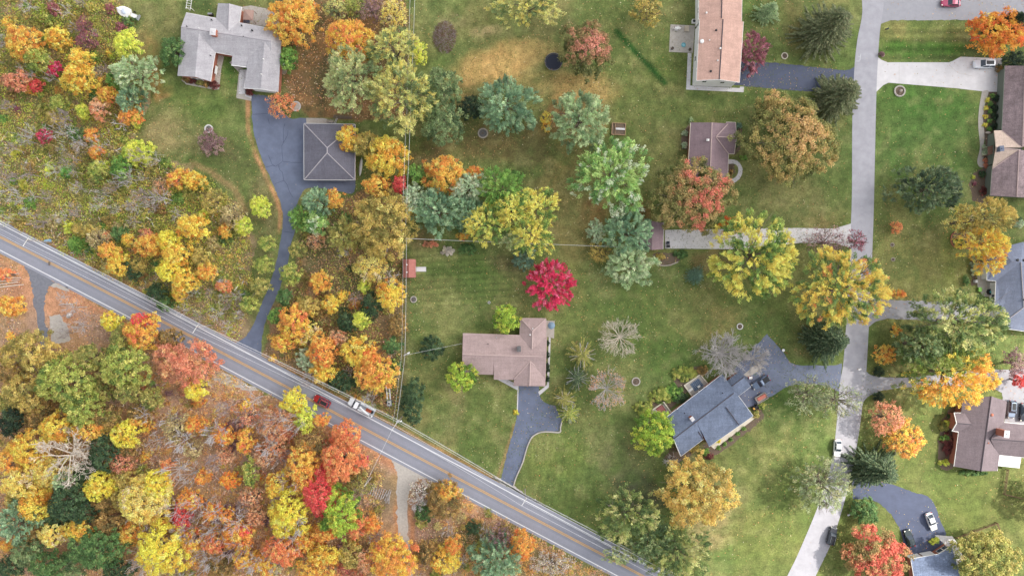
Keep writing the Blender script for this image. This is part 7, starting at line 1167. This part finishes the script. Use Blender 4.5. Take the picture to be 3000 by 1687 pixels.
for i, (x, y) in enumerate(((2180, 1256), (2162, 1270), (2142, 1287), (2124, 1301), (2106, 1312))): shrub(x, y, 5, 'brightgreen', "small green ball, %s in the row along the cream walk" % ("uppermost", "second", "middle", "fourth", "lowest")[i], .7, 'green balls along the cream walk', .15)
shrub(2216, 1214, 10, 'olive', "round olive clipped bush at the blue drive's lower corner", 1.3); shrub(2232, 1190, (11, 9), 'olivelime', "bushy olive-lime shrub below the loaded trailer", 1.2); shrub(2098, 1290, (14, 7), 'yellow', "yellow flowering plants along the askew house's front wall", .7)
for a in ((1886, 1194, (26, 18), 'olivelime', "olive-lime juniper left of the red-rug terrace"), (1938, 1160, (30, 22), 'olivelime', "wide green juniper above the red-rug terrace"), (2006, 1096, (34, 20), 'olivelime', "mounded green juniper above the blue-rug terrace"), (1976, 1150, (28, 22), 'brightgreen', "fresh green perennials between the two terraces"), (1996, 1166, (24, 14), 'darkgreen', "dark low shrubs against the askew house between terraces"), (2060, 1085, (14, 14), 'brownolive', "brownish shrub right of the blue-rug terrace"), (2065, 1325, (14, 9), 'brightgreen', "lime perennials at the askew house's lower front"), (2080, 1336, (12, 9), 'maroon', "dark red perennials at the askew house's lower front"), (2035, 1315, (16, 10), 'olivegold', "mustard perennials under the askew house's lower eave")): shrub(a[0], a[1], a[2], a[3], a[4], 1.2)
T('bare', 1692, 1162, (30, 18), 2.5, None, "leafless grey shrub at the askew house's lower corner", bark='bark_grey', n1=18, depth=2, fork=.06, thin=.02, name='bare_shrub', cat='shrub')
for a in ((2180, 462, (9, 7), 'brightgreen', "bright green plants by the plum house's east step"), (2143, 505, (5, 9), 'brownolive', "brown ornamental bed plant within the curved walk"), (2166, 368, 8, 'teal', "teal shrub at the plum house's upper right corner"), (2025, 352, 6, 'pine', "grey-green shrub at the plum house's upper left corner"), (2008, 390, (8, 7), 'silverpine', "silvery plant left of the plum roof, upper one"), (2006, 425, (8, 8), 'silverpine', "silvery plant left of the plum roof, lower one"), (2155, 420, (8, 14), 'darkgreen', "dark shrub along the plum house's east gable"), (1995, 745, (20, 11), 'green', "low green hedge mound below the pale drive"), (1935, 752, (14, 8), 'olivegold', "yellowing low mound beside the curved stone edging")): shrub(a[0], a[1], a[2], a[3], a[4], 1.0)
for a in ((2858, 755, (9, 12), 'silverpine', "variegated shrub by the slate house, upper of two"), (2860, 785, (11, 20), 'silverpine', "variegated shrub by the slate house, lower and larger"), (2833, 822, (7, 16), 'green', "upright green arborvitae beside the slate house's bed"), (2815, 708, (14, 8), 'green', "low green plants in the bed beneath the golden locust"), (2985, 655, (20, 12), 'silverpine', "pale green hedge plant north of the slate house"), (2980, 640, (16, 8), 'darkgreen', "dark shrub behind the pale hedge plant at the right edge")): shrub(a[0], a[1], a[2], a[3], a[4], 1.4)
for a in ((2780, 1300, (16, 30), 'maroon', "dark red shrub bank along the taupe house's west side"), (2768, 1250, (14, 14), 'olive', "olive shrub above the dark red bank"), (2782, 1240, (10, 10), 'yellowlime', "yellow-lime shrub at the taupe house's small gable"), (2772, 1285, (12, 10), 'brightgreen', "green shrub in the dark red bank's upper end"), (2768, 1355, (14, 9), 'yellowlime', "yellow shrub at the taupe house's lower corner"), (2788, 1222, (10, 8), 'darkgreen', "dark shrub near the taupe house's upper corner"), (2745, 1584, (10, 8), 'yellowlime', "gold-green shrub by the brick-fronted house's entry"), (2734, 1588, (7, 7), 'yellowlime', "smaller gold-green shrub by the brick-fronted house's entry"), (2657, 1618, 8, 'brightgreen', "round green shrub left of the white garage doors"), (2585, 158, 7, 'mauve', "greyish rose bush at the concrete drive's mouth"), (2928, 200, 10, 'brownolive', "brown ornamental grass at the white off-roader's tail")): shrub(a[0], a[1], a[2], a[3], a[4], 1.2)
shrub(2855, 1385, (40, 7), 'green', "low green planting along the taupe house's lower wall", .8); shrub(1512, 1208, (8, 6), 'yellow', "yellow flowers beside the mauve house's drive", .5); shrub(1355, 560 + 130, (16, 12), 'goldorange', "amber brush beneath the cable, below the blue-green pines", 2); shrub(1310, 735, (18, 12), 'ash', "grey dry bush under the cable", 1.5); shrub(1370, 730, (26, 14), 'green', "green fern-like bush under the cable beside the teal pine", 1.5); shrub(1260, 715, (22, 8), 'coral', "rusty low plants along the west lawn's top edge", .9)
# brush pile
X, Y, _ = P(1303, 110); t = thing("brush_pile", (X, Y, 0), "oval brown pile of cut brush on the top lawn", "brush pile"); rg = np.random.default_rng(5); n = 900; a = rg.random(n) * 6.283; rr = np.sqrt(rg.random(n)); p = np.stack([rr * np.cos(a) * 2.9, rr * np.sin(a) * 4.1, .15 + (1 - rr ** 2) * 1.3 * rg.random(n)], 1); d = unit(np.stack([np.cos(a) + rg.normal(0, .8, n), np.sin(a) + rg.normal(0, .8, n), rg.normal(.1, .25, n)], 1)); l = rg.uniform(.4, 1.3, (n, 1)); s = np.concatenate([p - d * l / 2, p + d * l / 2, np.full((n, 1), .035), np.full((n, 1), .015)], 1)
k_ = rg.random(n) < .6; link("branches", tube_mesh("branches", s[k_], M['wood_dark'], 4), t); link("twigs", tube_mesh("twigs", s[~k_], M['bark_mauve'], 4), t)
# bare leader on the round pale pine
# ------------------------------------------------------------------ filler saplings and brush of the woods
rgw = np.random.default_rng(99)
def in_wood(x, y): return [inpoly(np.array([x]), np.array([y]), w)[0] for w in (WOOD1, WOOD2, WOOD3)]
saps = []
for k in range(6):
    rg = np.random.default_rng(300 + k); t = thing("bare_sapling", (0, 0, -50), "leafless grey sapling in the wood", "tree"); s = bare_segs(rg, 1.0 * 8, 2.6, .09, 8, 2 if k < 4 else 3, .35 if k % 2 else .15, .9 if k % 2 else .5, .55, 3); link("trunk", twigs_mesh("trunk", s, M[('bark_grey', 'bark_mauve', 'bark_grey')[k % 3]], .026), t); saps.append(t)
def spots(poly, n, box, dmin, seed):
    rg = np.random.default_rng(seed); out = []; tries = 0
    while len(out) < n and tries < 8000:
        tries += 1; x, y = rg.uniform(box[0], box[2]), rg.uniform(box[1], box[3])
        if inpoly(np.array([x]), np.array([y]), poly)[0] and all((x - a) ** 2 + (y - b) ** 2 > dmin ** 2 for a, b in out): out.append((x, y))
    return out
used = set()
def put(proto, px, py, sc, label, group, rz):
    o = proto if proto not in used else copy_tree(proto); used.add(proto); X, Y, _ = P(px, py); o.location = (X, Y, 0); o.scale = sc; o.rotation_euler = (0, 0, rz); o["label"] = label; o["group"] = group; return o
areas = [(WOOD3, 54, (420, 1130, 900, 1700), 26, 1, "leafless grey sapling on the grey-brown clearing of the lower forest", "leafless saplings on the lower clearing", 1.15),
         (WOOD1, 46, (0, 420, 560, 660), 24, 2, "leafless grey sapling in the grey brush belt above the road", "leafless saplings in the grey brush belt", .8),
         (WOOD1, 22, (0, 0, 400, 420), 40, 3, "leafless grey sapling among the colourful saplings of the top left wood", "leafless saplings in the top left wood", .8),
         (WOOD1, 14, (540, 830, 720, 970), 22, 4, "leafless mauve sapling in the wood's tip by the long drive's mouth", "leafless saplings by the long drive's mouth", .7),
         (WOOD3, 12, (80, 840, 330, 980), 24, 5, "leafless sapling on the orange leaf litter beside the old gravel drive", "leafless saplings by the old gravel drive", .8),
         (WOOD3, 16, (1030, 1400, 1480, 1690), 30, 6, "leafless sapling in the brush right of the gravel track", "leafless saplings right of the gravel track", .7),
         (WOOD2, 12, (860, 640, 1170, 1180), 40, 7, "leafless grey sapling in the middle strip between drive and west lawn", "leafless saplings in the middle strip", .7)]
i = 0
for poly, n, box, dm, sd_, lb, gr, sc in areas:
    for x, y in spots(poly, n, box, dm, sd_ + 40):
        if sd_ == 5 and 85 < x < 200 and 780 < y < 1010: continue
        if sd_ in (1, 6) and 1130 < x < 1215: continue
        s_ = sc * rgw.uniform(.7, 1.25); put(saps[i % 6], x, y, (s_, s_, s_ * rgw.uniform(.8, 1.2)), lb, gr, rgw.uniform(0, 6.28)); i += 1
# low leafy bushes, several kinds shared by copies
bpal = ['peach', 'mauve', 'olivelime', 'olive', 'brightgreen', 'brownolive', 'yellowlime', 'goldorange', 'coral', 'darkgreen', 'straw', 'burgundy', 'orange', 'green']
bword = dict(peach='peach', mauve='grey-mauve', olivelime="olive-lime", olive="olive", brightgreen="fresh green", brownolive="brown-olive", yellowlime="yellow-lime", goldorange="amber", coral="coral", darkgreen="dark green", straw="straw-coloured", burgundy="wine-red", orange="orange", green="mid-green")
bush = {}
for k, p in enumerate(bpal):
    rg = np.random.default_rng(500 + k); pos, ax, nr, L, Wd, cols, lb, lr = crown_leaves(rg, 1.9, 1.7, .1, 2.2, p, 'mix', k % 3 == 0, 2.2, .34, ragged=.2); t = thing("bush", (0, 0, -50), "bush", "shrub")
    link("stems", tube_mesh("stems", limb_segs(rg, 1.6, lb, .05, .1), M['bark'], 4), t); link("foliage", leaf_mesh("foliage", pos, ax, nr, L, Wd, cols, M['leaf_var']), t); bush[p] = t
bareas = [(WOOD1, 46, (0, 0, 400, 420), 24, 1, "in the top left wood", ('olivelime', 'olive', 'brightgreen', 'brownolive', 'olive', 'goldorange', 'olivelime', 'burgundy', 'green')),
          (WOOD1, 56, (0, 400, 730, 680), 25, 2, "in the brush belt between golden grove and top left wood", ('olivelime', 'olive', 'brightgreen', 'straw', 'olive', 'yellowlime', 'brownolive')),
          (WOOD1, 24, (200, 680, 730, 980), 25, 3, "in the wood below the golden grove", ('olive', 'brownolive', 'green', 'coral', 'straw')),
          (WOOD2, 34, (800, 600, 1170, 1200), 30, 4, "in the middle strip beside the west lawn", ('olive', 'brownolive', 'darkgreen', 'goldorange', 'green', 'straw')),
          (WOOD3, 96, (420, 1090, 1060, 1690), 24, 5, "on the lower forest's brown floor", ('peach', 'coral', 'mauve', 'straw', 'peach', 'orange', 'mauve', 'olive', 'goldorange')),
          (WOOD3, 28, (1000, 1380, 1500, 1690), 28, 6, "right of the gravel track", ('olive', 'brownolive', 'straw', 'green', 'olivelime')),
          (WOOD3, 16, (0, 960, 420, 1690), 34, 7, "under the oaks of the left forest", ('brownolive', 'darkgreen', 'olive', 'goldorange'))]
i = 0
for poly, n, box, dm, sd_, wh, pals in bareas:
    for x, y in spots(poly, n, box, dm, sd_ + 70):
        if 1125 < x < 1225 and y > 1330: continue
        if 60 < x < 220 and 770 < y < 1010: continue
        p = pals[i % len(pals)]; i += 1; s_ = rgw.uniform(.5, 1.15); put(bush[p], x, y, (s_ * rgw.uniform(.8, 1.25), s_, s_ * rgw.uniform(.7, 1.2)), "low %s bush %s" % (bword[p], wh), "low %s bushes %s" % (bword[p], wh), rgw.uniform(0, 6.28))
for t in list(saps) + list(bush.values()):
    if t not in used:
        for c in list(t.children): bpy.data.objects.remove(c)
        bpy.data.objects.remove(t)
# ------------------------------------------------------------------ leaf litter and dry undergrowth
def scatter(name, n, poly_fn, pals, zr, lr, seed, mt='litter', gain=1.15, up=.5, aspect=(.35, .7)):
    rg = np.random.default_rng(seed); x = rg.uniform(-140, 140, n * 3); y = rg.uniform(-80, 80, n * 3); px, py = x / K + 1500, 843.5 - y / K
    k = poly_fn(px, py, x, y, rg); x, y = x[k][:n], y[k][:n]; n = len(x); c = alb(np.array(pals, float), gain)[rg.integers(0, len(pals), n)]; c = jitter(rg, c, .2)
    L = rg.uniform(*lr, n); ax = rg.normal(0, 1, (n, 3)); ax[:, 2] *= .3; o = link(name, leaf_mesh(name, np.stack([x, y, rg.uniform(*zr, n)], 1), ax, rg.normal(0, up, (n, 3)) + [0, 0, 1], L, L * rg.uniform(*aspect, n), c, M[mt])); return o
pave = [[(700, 280), (1040, 340), (1040, 565), (880, 560), (860, 760), (770, 1040), (690, 1010), (800, 800), (825, 640), (740, 400)], [(2480, -50), (2600, -50), (2560, 700), (2500, 1400), (2390, 1700), (2280, 1700), (2470, 1100), (2490, 600)]]
def off_road(px, py):
    k = np.abs(py - road_y(px)) > 52
    for p in pave: k &= ~inpoly(px, py, p)
    k &= ~((px > 1120) & (px < 1225) & (py > 1330)); k &= ~((px > 70) & (px < 205) & (py > 780) & (py < 1010)); return k
wood = lambda px, py: inpoly(px, py, WOOD1) | inpoly(px, py, WOOD2) | inpoly(px, py, WOOD3) | inpoly(px, py, WOOD4)
tag(scatter("leaf_litter", 70000, lambda px, py, x, y, rg: wood(px, py) & off_road(px, py), [(196, 138, 96), (176, 128, 92), (148, 112, 88), (206, 156, 100), (128, 104, 84), (160, 140, 100), (120, 112, 74), (186, 160, 140)], (.03, .25), (.2, .5), 61, gain=1.8), kind='stuff')
tag(scatter("undergrowth", 72000, lambda px, py, x, y, rg: (inpoly(px, py, WOOD1) | inpoly(px, py, WOOD2)) & off_road(px, py) & (fbm(x, y, 6, 91) > .44), [(138, 142, 74), (160, 156, 84), (114, 128, 66), (180, 166, 94), (106, 110, 66), (160, 132, 104), (150, 164, 74)], (.2, 1.5), (.3, .7), 62, 'leaf', 1.9, .7, (.3, .6)), kind='stuff')
tag(scatter("dry_brush", 26000, lambda px, py, x, y, rg: (inpoly(px, py, WOOD3)) & off_road(px, py) & (fbm(x, y, 6, 95) > .45), [(186, 164, 150), (168, 140, 128), (150, 122, 112), (190, 150, 112), (160, 132, 96), (140, 126, 88)], (.2, 1.2), (.4, .9), 63, 'litter', 2.0, .6, (.08, .2)), kind='stuff')
tag(scatter("grey_twigs", 9000, lambda px, py, x, y, rg: (inpoly(px, py, WOOD1) & (py > 380) | inpoly(px, py, WOOD3) & (px > 400) & (px < 950)) & off_road(px, py) & (fbm(x, y, 7, 97) > .5), [(206, 200, 196), (190, 182, 180), (180, 170, 170), (216, 206, 196)], (.3, 1.6), (1.0, 2.6), 64, 'litter', 1.3, .4, (.03, .05)), kind='stuff')
def scatter_tufts(name, nt, per, fn, pals, seed, mt, gain, rr=(.6, 1.6), hh=(.4, 1.6), lr=(.25, .5), aspect=(.3, .6)):
    rg = np.random.default_rng(seed); x = rg.uniform(-140, 140, nt * 8); y = rg.uniform(-80, 80, nt * 8); k = fn(x / K + 1500, 843.5 - y / K, x, y); x, y = x[k][:nt], y[k][:nt]; nt = len(x)
    r = rg.uniform(*rr, nt); h = rg.uniform(*hh, nt); c = alb(np.array(pals, float), gain)[rg.integers(0, len(pals), nt)]; idx = np.repeat(np.arange(nt), per); n = len(idx); g = unit(rg.normal(0, 1, (n, 3))) * rg.random((n, 1)) ** .4
    pos = np.stack([x[idx] + g[:, 0] * r[idx], y[idx] + g[:, 1] * r[idx], np.abs(g[:, 2]) * h[idx] + .05], 1); ax = g + rg.normal(0, .5, (n, 3)); ax[:, 2] *= .5; L = rg.uniform(*lr, n)
    return link(name, leaf_mesh(name, pos, ax, g * .7 + rg.normal(0, .35, (n, 3)) + [0, 0, 1], L, L * rg.uniform(*aspect, n), jitter(rg, c[idx], .18), M[mt]))
tag(scatter_tufts("green_brush", 4000, 34, lambda px, py, x, y: inpoly(px, py, WOOD1) & off_road(px, py), [(150, 160, 76), (176, 170, 86), (128, 142, 72), (196, 180, 96), (150, 140, 84), (110, 122, 66), (172, 186, 74), (196, 160, 92), (120, 130, 70)], 71, 'leaf', 1.9, (.6, 1.8), (.5, 2.2)), kind='stuff')
tag(scatter_tufts("mixed_brush", 700, 34, lambda px, py, x, y: inpoly(px, py, WOOD2) & off_road(px, py), [(150, 140, 84), (120, 128, 70), (196, 160, 92), (168, 150, 96), (110, 118, 66), (190, 146, 100)], 72, 'leaf', 1.75), kind='stuff')
tag(scatter_tufts("peach_brush", 3600, 34, lambda px, py, x, y: inpoly(px, py, WOOD3) & off_road(px, py) & ((px > 380) | (py > 1250)) & (fbm(x, y, 9, 81) > .4), [(226, 160, 104), (210, 146, 98), (196, 164, 136), (178, 150, 130), (234, 172, 100), (194, 160, 104), (168, 140, 116), (222, 146, 92), (182, 166, 98)], 73, 'leaf', 2.0, (.5, 1.5), (.3, 1.3), (.3, .7), (.12, .35)), kind='stuff')
tree_xy = np.array([(o.location.x, o.location.y) for o in S.objects if o.get("category") == 'tree' and o.location.z > -10])
def near_tree(x, y, rg):
    d = np.full(len(x), 1e9)
    for a, b in tree_xy: d = np.minimum(d, np.hypot(x - a, y - b))
    return rg.random(len(x)) < .07 + .8 * np.exp(-d / 7)
tag(scatter("fallen_leaves", 42000, lambda px, py, x, y, rg: ~wood(px, py) & off_road(px, py) & near_tree(x, y, rg) & (fbm(x, y, 8, 93) > .40), [(190, 160, 104), (206, 180, 124), (176, 140, 92), (206, 150, 100), (214, 200, 160), (150, 124, 84)], (.03, .08), (.16, .36), 65, 'litter', 1.08, .25), kind='stuff')
tag(scatter("fallen_leaves", 1300, lambda px, py, x, y, rg: ~off_road(px, py) & (np.abs(py - road_y(px)) > 60) & (fbm(x, y, 5, 93) > .45) & ~((px > 2560) & (py < 900)), [(206, 190, 150), (190, 160, 110), (206, 160, 110)], (.04, .06), (.14, .3), 75, 'litter', 1.0, .15), kind='stuff')
tag(scatter("grass_tufts", 60000, lambda px, py, x, y, rg: ~wood(px, py) & off_road(px, py) & (px < 2560) & (fbm(x, y, 5, 98) > .42), [(104, 124, 62), (84, 108, 52), (132, 134, 78), (118, 120, 70)], (.01, .06), (.25, .6), 66, 'litter', .95, .3, (.12, .3)), kind='stuff')
# ------------------------------------------------------------------ the cloud whose shade lies over most of the neighbourhood
CZ = 2000.0; sh = SUN_DIR[:2] / SUN_DIR[2] * CZ
outline = [(-1500, -1500), (4300, -1500), (4300, 300), (3500, 640), (3020, 810), (2760, 910), (2520, 1040), (2300, 1230), (2130, 1440), (1990, 1620), (1860, 1800), (1500, 2300), (900, 2900), (-1500, 2900)]
ol = smooth(outline + [outline[0]], 10)[:-1]; pts = np.array([P(x, y)[:2] for x, y in ol]); c0 = pts.mean(0); rg = np.random.default_rng(8); V = []; F = []; n = len(pts); rings = [(1.0, 0), (.985, -2), (.93, -6), (.6, -10), (.0, -12)]; ringsT = [(.985, 4), (.93, 14), (.6, 40), (0, 55)]
for f, dz in rings + ringsT:
    for p in pts: q_ = c0 + (p - c0) * f; V.append((q_[0] + sh[0], q_[1] + sh[1], CZ + dz + (rg.normal(0, 2) if 0 < f < .95 else 0)))
for a, b, fl in [(0, 1, 0), (1, 2, 0), (2, 3, 0), (3, 4, 0), (0, 5, 1), (5, 6, 1), (6, 7, 1), (7, 8, 1)]:
    for j in range(n): q_ = (a * n + j, b * n + j, b * n + (j + 1) % n, a * n + (j + 1) % n); F.append(q_ if not fl else q_[::-1])
mb = MB(); mb.v, mb.f = V, F; tag(mb.build("cloud", mat("cloud_white", (.9, .9, .9), 1.0, var=0.02), smooth=True), kind='stuff')
